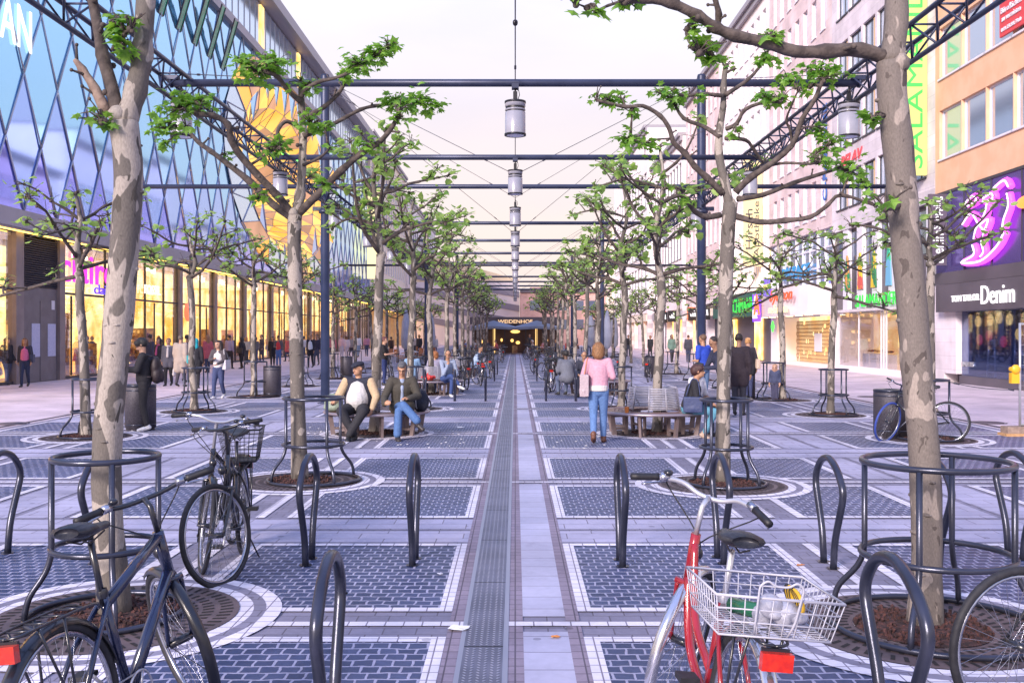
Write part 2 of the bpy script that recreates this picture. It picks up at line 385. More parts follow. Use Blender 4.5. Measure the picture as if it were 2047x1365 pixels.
xb=[(PL,XOL-T,LW,LW),(XOL+T,wcl-WB,LW,LW),(wcl+WB,-XI-T,LW,LW),(-XI+T,-.41,LW,.085),(.405,XI-T,.09,LW),(XI+T,wcx-WB,LW,LW),(wcx+WB,XOR-T,LW,LW),(XOR+T,PR,LW,LW)]
k=-2
while rowY(k)<YEND:
    y=rowY(k)
    for (y0,y1) in ((y+T,y+RS/2-WB),(y+RS/2+WB,y+RS-T)):
        for (x0,x1,a,b) in xb: rects(x0,x1,y0,y1,a,b)
    # thin middle white line through the tree row (crosses the centre path too)
    for x0,x1 in ((PL,-.31),(-.055,PR)): wstrip(x0,x1,y-.045,y+.045)
    # wide cross band of light slabs in two courses
    yc=y+RS/2
    for x0,x1 in ((PL,-.41),(.405,PR)):
        slb.sheet(x0,x1,yc-.52,yc-.04,.004); slb.sheet(x0,x1,yc+.04,yc+.52,.004)
    # centre lines of the longitudinal triple bands
    for xc in (-XI,XI,XOL,XOR):
        for a,b in ((y+.05,yc-WB),(yc+WB,y+RS-.05)): wstrip(xc-.045,xc+.045,a,b)
    # longitudinal slab bands
    for xc in (wcl,wcx):
        for a,b in ((y+T,yc-WB),(yc+WB,y+RS-T)):
            slb.sheet(xc-.52,xc-.04,a,b,.004); slb.sheet(xc+.04,xc+.52,a,b,.004)
    k+=1
struct('cobble_paving',cob,M['cobble']); struct('pale_paving_lines',wh,M['white_stone']); struct('slab_paving_bands',slb,M['slab'])
pk.sheet(-.41,-.322,YST,YEND,.006); pk.sheet(-.04,.048,YST,YEND,.006); pk.sheet(.317,.405,YST,YEND,.006)
struct('pink_paving_lines',pk,M['pink_stone'])
sl_=MB()
k=-2
while rowY(k)<YEND:
    y=rowY(k); sl_.sheet(.048,.317,y+.16,y+RS-.16,.006); k+=1
struct('path_slabs',sl_,M['slabc'])
dr=MB(); y=YST
while y<YEND-14: dr.sheet(-.295,-.07,y+.006,y+1.444,.010,0); y+=1.45
dr.sheet(-.322,-.295,YST,YEND-14,.009,1); dr.sheet(-.07,-.04,YST,YEND-14,.009,1); dr.sheet(-.295,-.07,YST,YEND-14,.002,2)
struct('drain_channel',dr,[M['tread'],M['frame_edge'],M['slot']])
# manhole covers on the side pavements
mhm=mat('manhole_iron',(.09,.07,.085),rough=.6)
for i,(px,py,lab) in enumerate([(20,847,'dark round manhole cover on the left pavement near the photo edge'),(210,845,'small manhole cover on left pavement behind the near tree'),(1800,789,'oval looking manhole cover on right pavement beside the bin'),(1740,793,'small manhole cover on right pavement left of the bin'),(1975,845,'large manhole cover on right pavement beside the barrier foot')]):
    q=G(px,py); mb=MB(); mb.lathe([(0,.006),(.3,.006),(.3,-.006)],(0,0,0),24); mb.lathe([(.33,.002),(.36,.002),(.36,-.006),(.33,-.006)],(0,0,0),24,closed=True)
    o=mb.build('manhole_cover',mhm); o.location=(q.x,q.y,.004); tag(o,lab,'manhole cover','manhole covers on the pavements')
# tree pits: pale double ring, iron grate with slots, mulch
pit=MB(); pit.annulus((0,0,0),.93,1.03,.010,64,0); pit.annulus((0,0,0),.85,.93,.010,64,1); pit.annulus((0,0,0),.76,.85,.010,64,0)
pitm=pit.mesh('pit_rings',[M['white_stone'],M['plaza']])
gr=MB(); gr.annulus((0,0,0),.40,.76,.014,64,0)
for ring,(r0,r1) in enumerate(((.43,.50),(.53,.60),(.64,.72))):
    n=(44,52,60)[ring]
    for i in range(n):
        a=2*PI*i/n; d=V((math.cos(a),math.sin(a),0)); e=V((-d.y,d.x,0)); wd=.013; tw=e*.02
        gr.quad(d*r0-e*wd+V((0,0,.0165)),d*r1-e*wd+tw+V((0,0,.0165)),d*r1+e*wd+tw+V((0,0,.0165)),d*r0+e*wd+V((0,0,.0165)),1)
grm=gr.mesh('tree_grate',[M['grate'],M['slot']])
random.seed(5)
ml=MB(); ml.lathe([(0,.05),(.2,.045),(.40,.018)],n=28)
for i in range(420):
    a=random.random()*2*PI; r=.39*math.sqrt(random.random()); s=random.uniform(.008,.02)
    ml.obox((r*math.cos(a),r*math.sin(a),.02+.03*(1-r/.4)+random.uniform(0,.015)),s*2.2,s,s*.8,Euler((random.random()*3,random.random()*3,random.random()*3)).to_matrix())
mlm=ml.mesh('mulch',[M['soil']])
# ---------------------------------------------------------------- plane trees
def spline(pts,sub=3):
    pts=[V(p) for p in pts]
    if len(pts)<3: return pts
    out=[]
    for i in range(len(pts)-1):
        p0=pts[max(i-1,0)]; p1=pts[i]; p2=pts[i+1]; p3=pts[min(i+2,len(pts)-1)]
        for j in range(sub):
            t=j/sub
            out.append(.5*((2*p1)+(p2-p0)*t+(2*p0-5*p1+4*p2-p3)*t*t+(3*p1-p0-3*p2+p3)*t**3))
    out.append(pts[-1]); return out
def limb(mb,pts,r0,r1,rng,n=7,m=1,knob=.3,sub=3):
    s=spline(pts,sub); k=len(s); rr=[]
    for i in range(k):
        t=i/(k-1); r=r0+(r1-r0)*t**.8
        if i%sub==0 and 0<i<k-1: r*=1+knob*rng.random()
        rr.append(r*(1+.06*rng.uniform(-1,1)))
    mb.tube(s,rr,n,m); return s
def knuckle(mb,c,r,rng,m=1):
    for i in range(3):
        mb.sph(V(c)+V([rng.uniform(-.6,.6)*r for _ in '123']),r*rng.uniform(.6,1),7,5,m)
LEAFP=[(0,0),(.16,.10),(.50,.08),(.34,.30),(.62,.62),(.28,.60),(.16,.74),(0,1.0),(-.16,.74),(-.28,.60),(-.62,.62),(-.34,.30),(-.50,.08),(-.16,.10)]
def leaf(mb,c,d,up,s,lod):
    d=V(d).normalized(); w=d.cross(up)
    if w.length<1e-3: w=d.orthogonal()
    w.normalize(); nrm=w.cross(d); c=V(c)
    if lod==0:
        vs=[c+(w*x+d*y-nrm*(.25*abs(x)+.18*y*y))*s for x,y in LEAFP]; vs.append(c+d*s*.45+nrm*s*.05)
        k=len(LEAFP); fs=[(i,(i+1)%k,k) for i in range(k)]
    else:
        q=[(0,0),(.5,.1),(.42,.62),(0,1),(-.42,.62),(-.5,.1)]
        vs=[c+(w*x+d*y-nrm*(.3*abs(x)+.15*y*y))*s for x,y in q]; fs=[(0,1,2,3),(0,3,4,5)]
    mb.add(vs,fs,0,False)
def cluster(tb,lb,c,r,n,size,rng,lod,flat=.6,twigs=True):
    c=V(c)
    for i in range(n):
        v=V((rng.gauss(0,.5),rng.gauss(0,.5),rng.gauss(.15,.5)*flat))*r
        q=c+v; d=V((rng.uniform(-1,1),rng.uniform(-1,1),rng.uniform(-.8,.35)))+v*1.2/r*.5
        up=V((rng.uniform(-.5,.5),rng.uniform(-.5,.5),1))
        leaf(lb,q,d,up,size*rng.choice((.45,.6,.8,.95,1.15)),lod)
        if twigs and i%3==0: tb.tube([c+V((0,0,-.02)),c+v*.6+V((0,0,.02)),q],[.007,.005,.003],4,1)
def burr(tb,lb,c,rng,r=.035,n=9,size=.12,lod=0,cr=.16,twig=.16):
    knuckle(tb,c,r,rng); c=V(c)
    for i in range(rng.randint(2,4)):
        d=V((rng.uniform(-1,1),rng.uniform(-1,1),rng.uniform(-.1,1.1))).normalized()*twig*rng.uniform(.6,1.3)
        tb.tube([c,c+d*.55+V((0,0,.015)),c+d],[.009,.006,.004],4,1)
        if rng.random()<.5: tb.sph(c+d,.012,5,4,1)
    if n: cluster(tb,lb,c+V((0,0,.03)),cr,n,size,rng,lod)
def rand_limb(tb,lb,start,az,el,L,r0,rng,lod,nleaf,size,segs=4):
    pts=[V(start)]; a=az; e=el; sl=L/segs
    for i in range(segs):
        a+=rng.uniform(-.35,.35); e+=rng.uniform(-.4,.35); e=max(-.25,min(1.2,e))
        pts.append(pts[-1]+V((math.cos(a)*math.cos(e),math.sin(a)*math.cos(e),math.sin(e)))*sl*rng.uniform(.8,1.2))
    n=7 if lod==0 else 5
    limb(tb,pts,r0,r0*.42,rng,n,1,.35,2)
    for i in range(1,segs):
        if rng.random()<.85:
            sgn=rng.choice((-1,1)); a2=a+sgn*rng.uniform(.5,1.3); e2=rng.uniform(-.1,.9); q=[pts[i]]
            for j in range(2):
                a2+=rng.uniform(-.5,.5); e2+=rng.uniform(-.3,.4)
                q.append(q[-1]+V((math.cos(a2)*math.cos(e2),math.sin(a2)*math.cos(e2),math.sin(e2)))*rng.uniform(.12,.28))
            limb(tb,q,r0*.5,r0*.3,rng,5,1,.3,2)
            if rng.random()<.5: knuckle(tb,q[1],r0*.6,rng)
            burr(tb,lb,q[-1],rng,r0*.75,int(nleaf*rng.uniform(.3,1.1)),size,lod)
        else: knuckle(tb,pts[i],r0*.8,rng)
    for i in range(7):
        q=pts[rng.randint(1,segs)]; d=V((rng.uniform(-1,1),rng.uniform(-1,1),rng.uniform(-.3,1))).normalized()*rng.uniform(.12,.3)
        tb.tube([q,q+d*.5+V((0,0,.02)),q+d],[.006,.0045,.003],4,1)
        if rng.random()<.5: leaf(lb,q+d,d,V((0,0,1)),size*rng.uniform(.3,.6),lod)
    burr(tb,lb,pts[-1],rng,r0*.9,int(nleaf*rng.uniform(.8,1.5)),size,lod,.2)
    return pts
def gen_tree(seed,zf,top,spread,nl,nleaf,size,lod,r0=.1,lean=.1,flatcrown=False):
    rng=random.Random(seed); tb=MB(); lb=MB()
    lx,ly=rng.uniform(-lean,lean),rng.uniform(-lean,lean); pts=[V((0,0,-.03))]
    for i in range(1,7):
        t=i/6; pts.append(V((lx*t+rng.uniform(-.025,.025),ly*t+rng.uniform(-.025,.025),zf*t)))
    s=spline(pts,3); k=len(s)
    rr=[r0*(1.25-.25*min(1,i/2)-.18*i/(k-1))*(1+.05*rng.uniform(-1,1)) for i in range(k)]
    tb.tube(s,rr,12 if lod==0 else 8,0)
    for i in range(8):
        t=rng.uniform(.15,.95); q=s[int(t*(k-1))]; a=rng.random()*6.28
        tb.sph(q+V((math.cos(a),math.sin(a),0))*r0*.8,(r0*.25,r0*.25,r0*.18),6,4,0)
    tip=s[-1]; ld=[tip]
    h=top-zf
    for i in range(1,4): ld.append(tip+V((rng.uniform(-.12,.12),rng.uniform(-.12,.12),h*i/3)))
    ls=limb(tb,ld,r0*.72,r0*.28,rng,9 if lod==0 else 6,0,.3,3); knuckle(tb,tip,r0*.75,rng,0)
    burr(tb,lb,ld[-1],rng,.04,nleaf,size,lod)
    a0=rng.random()*6.28
    for i in range(nl):
        t=(i/nl)**.9*.85; q=ls[min(len(ls)-1,int(t*(len(ls)-1)))]
        L=spread*(1-.45*t)*rng.uniform(.8,1.15)
        el=rng.uniform(.1,.55) if flatcrown else rng.uniform(.25,.85)
        rand_limb(tb,lb,q,a0+i*2.4+rng.uniform(-.3,.3),el,L,r0*(.46-.16*t),rng,lod,nleaf,size)
    return tb,lb
def place_pit(x,y,lab,near=False):
    o=link('paving_ring',pitm,None,(x,y,0)); tag(o,None,None,None,'structure')
    g=link('tree_grate',grm,None,(x,y,0)); tag(g,'round slotted iron tree grate '+lab,'tree grate','tree grates in the plaza')
    m_=link('mulch',mlm,None,(x,y,0.0)); tag(m_,'reddish bark mulch '+lab,'mulch','mulch in the tree pits','stuff')
def put_tree(name,label,x,y,tm,lm,rz=0,sc=1,group=None):
    t=thing(name,label,'tree',(x,y,0),rz,group); t.scale=(sc,sc,sc)
    link('trunk',tm,t); link('crown',lm,t); return t
BM=[M['bark'],M['twig']]; BM2=[M['bark2'],M['twig']]
# ---- the four near trees, shaped after the photo
def wp(x,y,D,base,dy=0.0): return P(x,y,D+dy)-base
def near_tree(label,base,D,trunk,tr,limbs,clus,mats,seed,size=.13,extra=()):
    rng=random.Random(seed); tb=MB(); lb=MB()
    pts=[wp(x,y,D,base) for x,y in trunk]; pts[0].z=-.03
    s=spline(pts,4); k=len(s)
    rr=[]
    for i in range(k):
        t=i/(k-1); r=tr[0]+(tr[1]-tr[0])*t
        if i<3: r*=1.22-.07*i
        rr.append(r*(1+.045*noise.noise(V((s[i].z*4,seed,0)))+.03*rng.uniform(-1,1)))
    allp=list(s)
    tb.tube(s,rr,18,0)
    for i in range(16):
        q=s[rng.randint(2,k-1)]; a=rng.random()*6.28
        tb.sph(q+V((math.cos(a),math.sin(a),0))*tr[0]*.86,(tr[0]*.3,tr[0]*.3,tr[0]*rng.uniform(.1,.25)),8,5,0)
    knuckle(tb,s[-1],tr[1]*.8,rng,0)
    for (lp,r0,r1,mi,dep) in limbs:
        q=[]
        for i,(x,y) in enumerate(lp):
            q.append(wp(x,y,D,base,dep*i/(len(lp)-1)))
        ss=limb(tb,q,r0,r1,rng,9,mi,.28,3); allp+=ss
        for i in range(2,len(ss)-1,3):
            if rng.random()<.55:
                d=V((rng.uniform(-1,1),rng.uniform(-1,1),rng.uniform(-.2,1))).normalized()*rng.uniform(.05,.12)
                tb.tube([ss[i],ss[i]+d*.5,ss[i]+d],[r1*.8,r1*.55,r1*.4],5,1); tb.sph(ss[i]+d,r1*.8,6,4,1)
        if mi!=2: burr(tb,lb,q[-1],rng,max(.022,r1*1.2),8,size*.75,0,.12)
    for (x,y,rp,n,dep) in clus:
        c=wp(x,y,D,base,dep); cr=rp*D/F
        near=min(allp,key=lambda p:(p-c).length)
        mid=near.lerp(c,.5)+V((0,0,.03)); tb.tube([near,mid,c],[.014,.011,.008],5,1); knuckle(tb,near.lerp(c,.15),.02,rng)
        cluster(tb,lb,c,cr,int(n*2.4),size*.86,rng,0)
        for j in range(max(1,int(rp/12))):
            q=c+V((rng.uniform(-.8,.8)*cr,rng.uniform(-.5,.5)*cr,rng.uniform(-.3,.3)*cr)); tb.tube([mid,mid.lerp(q,.6)+V((0,0,.02)),q],[.012,.009,.006],5,1); knuckle(tb,mid.lerp(q,.55),.016,rng)
    for args in extra: rand_limb(tb,lb,args[0],args[1],args[2],args[3],args[4],rng,0,8,size)
    o=thing('plane_tree',label,'tree',base,0,'plane trees in rows'); tb.build('trunk',mats+[M['deadwood']],o); lb.build('crown',M['leaf'],o)
    return o
M['deadwood']=mat('pale_dead_wood',(.30,.22,.17),(.2,.14,.11),scale=12,rough=.85,bump=.5,bscale=30)
bA=V((-2.54,6.2,0)); DA=6.2
zt=[wp(292,0,DA,bA)+V((.02,0,.5)),wp(195,50,DA,bA)+V((-.1,.2,.6))]
near_tree('tall mottled plane tree in the left foreground with a broken pale stub at its fork',bA,DA,
  [(231,1233),(214,1000),(215,880),(222,780),(236,650),(248,500),(257,350),(247,245)],(.090,.090),
  [([(250,250),(272,180),(284,110),(292,0),(298,-110),(292,-240)],.073,.05,0,.1),
   ([(238,245),(225,180),(205,110),(195,50),(180,-20),(150,-120)],.046,.026,1,.15),
   ([(214,228),(190,178),(165,140),(150,120)],.04,.016,2,0.0),
   ([(226,100),(240,72),(262,60)],.016,.01,1,-.15),
   ([(205,215),(200,232),(206,245)],.014,.012,1,-.15)],
  [(240,40,26,12,-.1),(248,92,16,8,-.1),(205,240,14,5,-.15),(232,58,10,4,-.1)],BM,11,size=.10,
  extra=[(wp(292,-240,DA,bA,.1),.3,.9,1.3,.035),(wp(292,-240,DA,bA,.1),2.2,.8,1.3,.03),(wp(292,-240,DA,bA,.1),-1.2,.9,1.1,.03),(wp(150,-120,DA,bA,.15),3.0,.9,1.0,.026)])
bB=V((2.48,5.95,0)); DB=5.95
near_tree('tall greyish plane tree in the right foreground with one long limb reaching left',bB,DB,
  [(1848,1258),(1853,1100),(1850,960),(1845,870),(1834,760),(1822,600),(1808,450),(1796,300),(1784,200),(1782,125)],(.092,.088),
  [([(1782,130),(1792,50),(1793,-20),(1800,-150),(1790,-280)],.083,.05,0,.1),
   ([(1775,118),(1720,100),(1650,103),(1590,103),(1530,85),(1470,72),(1430,55),(1395,32),(1340,6),(1290,-2),(1245,2)],.046,.024,1,-.25),
   ([(1432,58),(1437,30),(1430,0),(1422,-35)],.022,.014,1,-.15),
   ([(1245,2),(1215,12),(1190,22),(1170,15),(1148,5)],.011,.004,1,-.25),
   ([(1385,40),(1372,60),(1378,85),(1400,105)],.012,.006,1,-.2),
   ([(1810,400),(1790,415),(1770,418)],.02,.012,1,-.2)],
  [(1410,95,24,10,-.1),(1425,118,16,7,-.1),(1190,25,14,4,-.25),(1545,75,16,6,-.1),(1385,55,14,4,-.1),(1745,235,16,6,-.1),(1240,0,16,3,-.2)],BM2,12,size=.10,
  extra=[(wp(1790,-280,DB,bB,.1),.2,.8,1.4,.035),(wp(1790,-280,DB,bB,.1),2.0,.8,1.4,.03),(wp(1790,-280,DB,bB,.1),-1.0,.9,1.2,.03)])
bC=V((-2.63,11.9,0)); DC=11.9
near_tree('left inner row plane tree with wide forked limbs and bunches of fresh leaves',bC,DC,
  [(600,964),(595,800),(591,620),(588,480),(590,428)],(.09,.083),
  [([(590,432),(600,390),(604,330),(606,270),(603,215),(602,165)],.064,.034,0,.1),
   ([(586,430),(555,392),(515,350),(480,310),(462,278),(456,249),(428,232),(396,229)],.055,.03,1,-.6),
   ([(584,436),(545,408),(503,366),(449,323),(422,303),(395,283),(372,254)],.05,.024,1,.5),
   ([(594,430),(641,383),(681,342),(725,305),(759,284),(786,251),(800,220)],.052,.024,1,-.4),
   ([(604,240),(625,228),(648,214),(674,190),(688,168),(695,148)],.034,.022,1,.4),
   ([(606,272),(635,262),(661,251),(691,235),(722,219),(750,212),(790,208)],.034,.018,1,.5),
   ([(601,204),(573,178),(556,155),(533,143)],.034,.022,1,-.3),
   ([(602,195),(612,178),(640,163),(668,157),(698,145),(732,122),(776,92)],.03,.014,1,-.3),
   ([(602,258),(575,243),(558,256),(550,286)],.028,.02,1,-.3),
   ([(607,330),(640,315),(660,296)],.022,.012,1,-.4),
   ([(500,330),(520,318),(545,300),(560,296)],.018,.012,1,-.5)],
  [(515,140,42,46,-.2),(482,122,22,16,-.2),(548,128,30,24,-.2),(362,215,46,46,-.5),(398,205,24,16,-.5),(332,256,30,24,.4),(330,285,16,8,.4),(720,128,34,32,-.3),(748,110,26,20,-.3),(775,95,16,12,-.3),(690,150,16,10,.2),
   (835,205,38,36,.2),(790,200,28,22,.2),(868,212,16,9,.2),(612,170,26,14,0),(622,245,30,18,-.3),(650,255,18,9,-.3),(545,300,28,16,-.5),(560,285,14,6,-.4),(450,308,12,4,.3),(650,372,18,8,-.4),(515,395,18,8,-.3),(735,290,20,10,-.3),(800,235,18,8,-.4)],BM,13,.125)
bD=V((2.46,11.6,0)); DD=11.6
near_tree('spotted plane tree in the right inner row with long kinked limbs, inside a tubular guard',bD,DD,
  [(1444,975),(1446,800),(1450,600),(1455,470),(1460,405)],(.082,.085),
  [([(1458,412),(1450,368),(1437,308),(1439,256),(1446,212),(1446,178),(1450,135)],.06,.03,0,.1),
   ([(1446,388),(1414,356),(1389,333),(1369,306),(1347,286),(1338,258),(1320,232),(1285,212),(1250,214),(1192,200)],.042,.018,1,-.5),
   ([(1440,430),(1412,434),(1389,423),(1377,407),(1364,392),(1345,394),(1320,408)],.038,.02,1,-.5),
   ([(1366,394),(1360,377),(1328,377)],.022,.016,1,-.3),
   ([(1470,385),(1500,355),(1535,332),(1583,291),(1603,239),(1627,202),(1644,162)],.045,.022,1,-.4),
   ([(1475,398),(1525,390),(1586,366),(1638,349),(1682,335)],.036,.018,1,.5),
   ([(1465,431),(1518,444),(1569,441),(1620,434),(1655,410),(1682,390),(1752,412)],.04,.016,1,-.4),
   ([(1583,293),(1580,262),(1572,240),(1585,205),(1596,180)],.018,.01,1,-.3),
   ([(1440,275),(1408,254),(1367,237),(1347,206)],.03,.018,1,.5),
   ([(1450,277),(1490,280),(1508,301),(1525,325)],.026,.016,1,.3),
   ([(1452,258),(1473,247),(1490,219),(1532,204),(1560,205)],.028,.016,1,-.4),
   ([(1446,192),(1405,188),(1367,192),(1345,180)],.026,.016,1,-.3),
   ([(1450,190),(1484,168),(1508,147),(1532,116)],.028,.016,1,.4),
   ([(1535,332),(1570,326),(1620,328),(1640,322)],.02,.012,1,-.5)],
  [(1640,142,34,30,-.3),(1668,150,20,12,-.3),(1620,175,18,9,-.2),(1575,158,26,18,-.2),(1552,200,24,14,-.3),(1528,192,18,10,-.3),(1638,262,22,14,-.2),(1665,285,22,14,-.2),(1640,300,14,6,-.2),(1690,340,30,20,.3),(1722,362,22,12,.3),(1640,322,22,12,-.4),
   (1350,196,24,16,.3),(1320,185,16,9,.2),(1262,278,32,26,-.3),(1215,200,20,13,-.4),(1240,195,16,9,-.3),(1400,192,14,5,-.2),(1532,118,18,10,.2),(1545,70,18,8,.2),(1370,395,14,5,-.4),(1290,290,22,10,-.3),(1470,262,12,4,-.2),(1260,220,16,6,-.3),(1700,350,16,8,-.3)],BM,14,.12)
for (b,l) in ((bA,'under the tall left foreground tree'),(bB,'under the tall right foreground tree'),(bC,'under the left inner tree with wide forked limbs'),(bD,'under the spotted right inner tree')): place_pit(b.x,b.y,l)
# ---- the other trees: a few grown kinds, each placed many times
kinds=[]
for i in range(5):
    tb,lb=gen_tree(100+i,3.0+.25*(i%3),5.2+.25*(i%2),1.75,11,13,.15,1,.095,.1)
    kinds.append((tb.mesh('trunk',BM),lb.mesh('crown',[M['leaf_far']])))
fkinds=[]
for i in range(3):
    tb,lb=gen_tree(300+i,3.1+.2*i,5.2,1.55,9,6,.15,1,.09,.1)
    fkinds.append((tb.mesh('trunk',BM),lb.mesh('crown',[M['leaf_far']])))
okinds=[]
for i in range(4):
    tb,lb=gen_tree(200+i,2.75+.15*(i%3),4.15,1.75,9,8,.14,1,.088,.14,True)
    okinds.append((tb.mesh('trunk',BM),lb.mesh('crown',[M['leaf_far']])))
rng=random.Random(3)
extra=['with a round bench about it','in a tubular guard','with the second round bench','in a tubular guard beyond the benches']
def put_rows():
    for side,x in (('left',-XI),('right',XI)):
        for k in range(2,15):
            y=rowY(k)+rng.uniform(-.1,.1); i=rng.randint(0,4); xx=x+rng.uniform(-.06,.06)
            put_tree('plane_tree','%s plane tree of the %s inner row counted from the camera'%(ORD[k],side),xx,y,*(kinds[i] if k<5 else fkinds[i%3]),rz=rng.random()*6.28,sc=rng.uniform(.94,1.06),group='plane trees in rows')
            if k<9: place_pit(x,rowY(k),'of the %s tree in the %s inner row'%(ORD[k],side))
    for side,x,ys in (('left',XOL,[17.0,22.6,27.8]),('right',XOR,[16.6,21.6,26.5])):
        y=ys[-1]
        while y<84: y+=5.7; ys.append(y)
        for k,y in enumerate(ys):
            i=rng.randint(0,3); xx=x+rng.uniform(-.08,.08)+(.15 if (side=='right' and k>1) else 0)
            put_tree('plane_tree','%s flat crowned plane tree of the %s outer row counted from the camera'%(ORD[k],side),xx,y,*okinds[i],rz=rng.random()*6.28,sc=rng.uniform(.93,1.07),group='plane trees in rows')
            if k<7: place_pit(xx,y,'of the %s tree in the %s outer row'%(ORD[k],side))
put_rows()
# ---------------------------------------------------------------- tree guards
def fillet(pts,r=.06,n=4):
    pts=[V(p) for p in pts]; out=[pts[0]]
    for i in range(1,len(pts)-1):
        a,b,c=pts[i-1],pts[i],pts[i+1]; u=(a-b); v=(c-b); q=min(r,u.length*.45,v.length*.45)
        p0=b+u.normalized()*q; p1=b+v.normalized()*q
        for j in range(n+1):
            t=j/n; out.append(p0*(1-t)**2+b*2*t*(1-t)+p1*t*t)
    out.append(pts[-1]); return out
def guard(label,x,y,rt=.31,rb=.58,a0=.6,hi=True,h=1.02,parts=True,ox=0,tr=.019,legs=4):
    t=thing('tree_guard',label,'tree guard',(x+ox,y,0),0,'tubular tree guards')
    n,sg=(10,48) if hi else (6,24)
    for z,rx in ((h,rt),(h*.45,rt*1.02)): MB().ring((0,0,z),rx,rx,tr,n,sg).build('ring',M['steel'],t)
    MB().ring((0,0,.035),rb,rb,tr,n,sg).build('base_ring',M['steel'],t)
    for i in range(legs):
        a=a0+2*PI*i/legs; d=V((math.cos(a),math.sin(a),0))
        pts=fillet([d*rt+V((0,0,h-.01)),d*rt+V((0,0,h*.36)),d*(rb-.02)+V((0,0,h*.17)),d*rb+V((0,0,.02))],.13)
        MB().tube(pts,tr,n).build('leg',M['steel'],t)
    return t
guard('tubular steel guard around the tall left foreground tree',bA.x-.06,bA.y,.315,.47,.5)
guard('wide oval tubular steel guard around the tall right foreground tree',bB.x,bB.y,.43,.63,.95,ox=.09)
guard('tubular guard around the left inner tree with wide forked limbs',bC.x,bC.y,.36,.55,.65,ox=.17)
guard('tubular guard around the spotted right inner tree',bD.x,bD.y,.30,.46,.75,ox=.05)
gk=None
def far_guard(lab,x,y,rz=0,s=1):
    global gk
    if gk is None: gk=guard(lab,x,y,.31,.52,.5,False); return gk
    o=dup(gk,(x,y,0),rz,lab); return o
for side,x in (('left',-XI),('right',XI)):
    for k in (3,5,7,9): far_guard('tubular guard around the %s tree of the %s inner row'%(ORD[k],side),x,rowY(k),.2*k)
for side,x,ys in (('left',XOL,[17.0,22.6,27.8,33.5,39.2,44.9]),('right',XOR,[16.6,21.6,26.65,32.3,38.0,43.7])):
    for k,y in enumerate(ys): far_guard('tubular guard around the %s tree of the %s outer row'%(ORD[k],side),x,y,.5*k+(.3 if side=='left' else .8))
# ---------------------------------------------------------------- bike stands
def hoop_mesh(n=12):
    mb=MB()
    pts=fillet([(0,.11,-.02),(0,.15,.25),(0,.345,.64),(0,.20,.80),(0,.0,.85),(0,-.20,.78),(0,-.365,.62),(0,-.15,.22),(0,-.115,-.02)],.10,5)
    mb.tube(pts,.027,n); mb.annulus((0,.11,0),.0,.05,.011,16); mb.annulus((0,-.115,0),.0,.05,.011,16)
    for y in (.345,): mb.sph((.027,y-.02,.60),.006,6,4,1)
    return mb.mesh('bike_stand',[M['steel'],M['slot']])
hm=hoop_mesh()
def hoop(lab,x,y,rz=0,s=1):
    o=link('bike_stand',hm,None,(x,y,0),rz); o.scale=(1,1,s); tag(o,lab,'bike stand','tubular bike stands'); return o
hoop('bent tube bike stand in the front, bottom centre left, its feet out of the photo',-.80,4.2,.03)
hoop('bent tube bike stand in the front between red bicycle and right tree guard',1.62,4.18,.02)
hoop('bent tube bike stand in the second stand row, next to the wide forked left tree',-1.63,7.7)
hoop('bent tube bike stand just left of the centre path in the second stand row',-.80,7.7)
hoop('bent tube bike stand just right of the centre path in the second stand row',.83,7.66)
hoop('bent tube bike stand seen directly behind the red bicycle handlebar',1.63,7.75)
hoop('bent tube bike stand standing free between the red bicycle and the right guard',2.44,7.6)
hoop('bent tube bike stand half hidden behind the left foreground guard',-3.3,7.75)
hoop('bent tube bike stand cut by the left photo edge',-4.17,7.9)
hoop('bent tube bike stand seen through the right foreground guard, behind its trunk',3.25,7.6)
hoop('bent tube bike stand cut by the right photo edge',4.05,7.9)
for k,(rowl,ys) in enumerate((('third',26.3),('fourth',37.5),('fifth',43.5))):
    for x in (-1.63,-.8,.83,1.63,2.44,-2.44):
        hoop('small bike stand in the %s stand row, %.1f metres %s of the path centre'%(rowl,abs(x),'left' if x<0 else 'right'),x,ys)
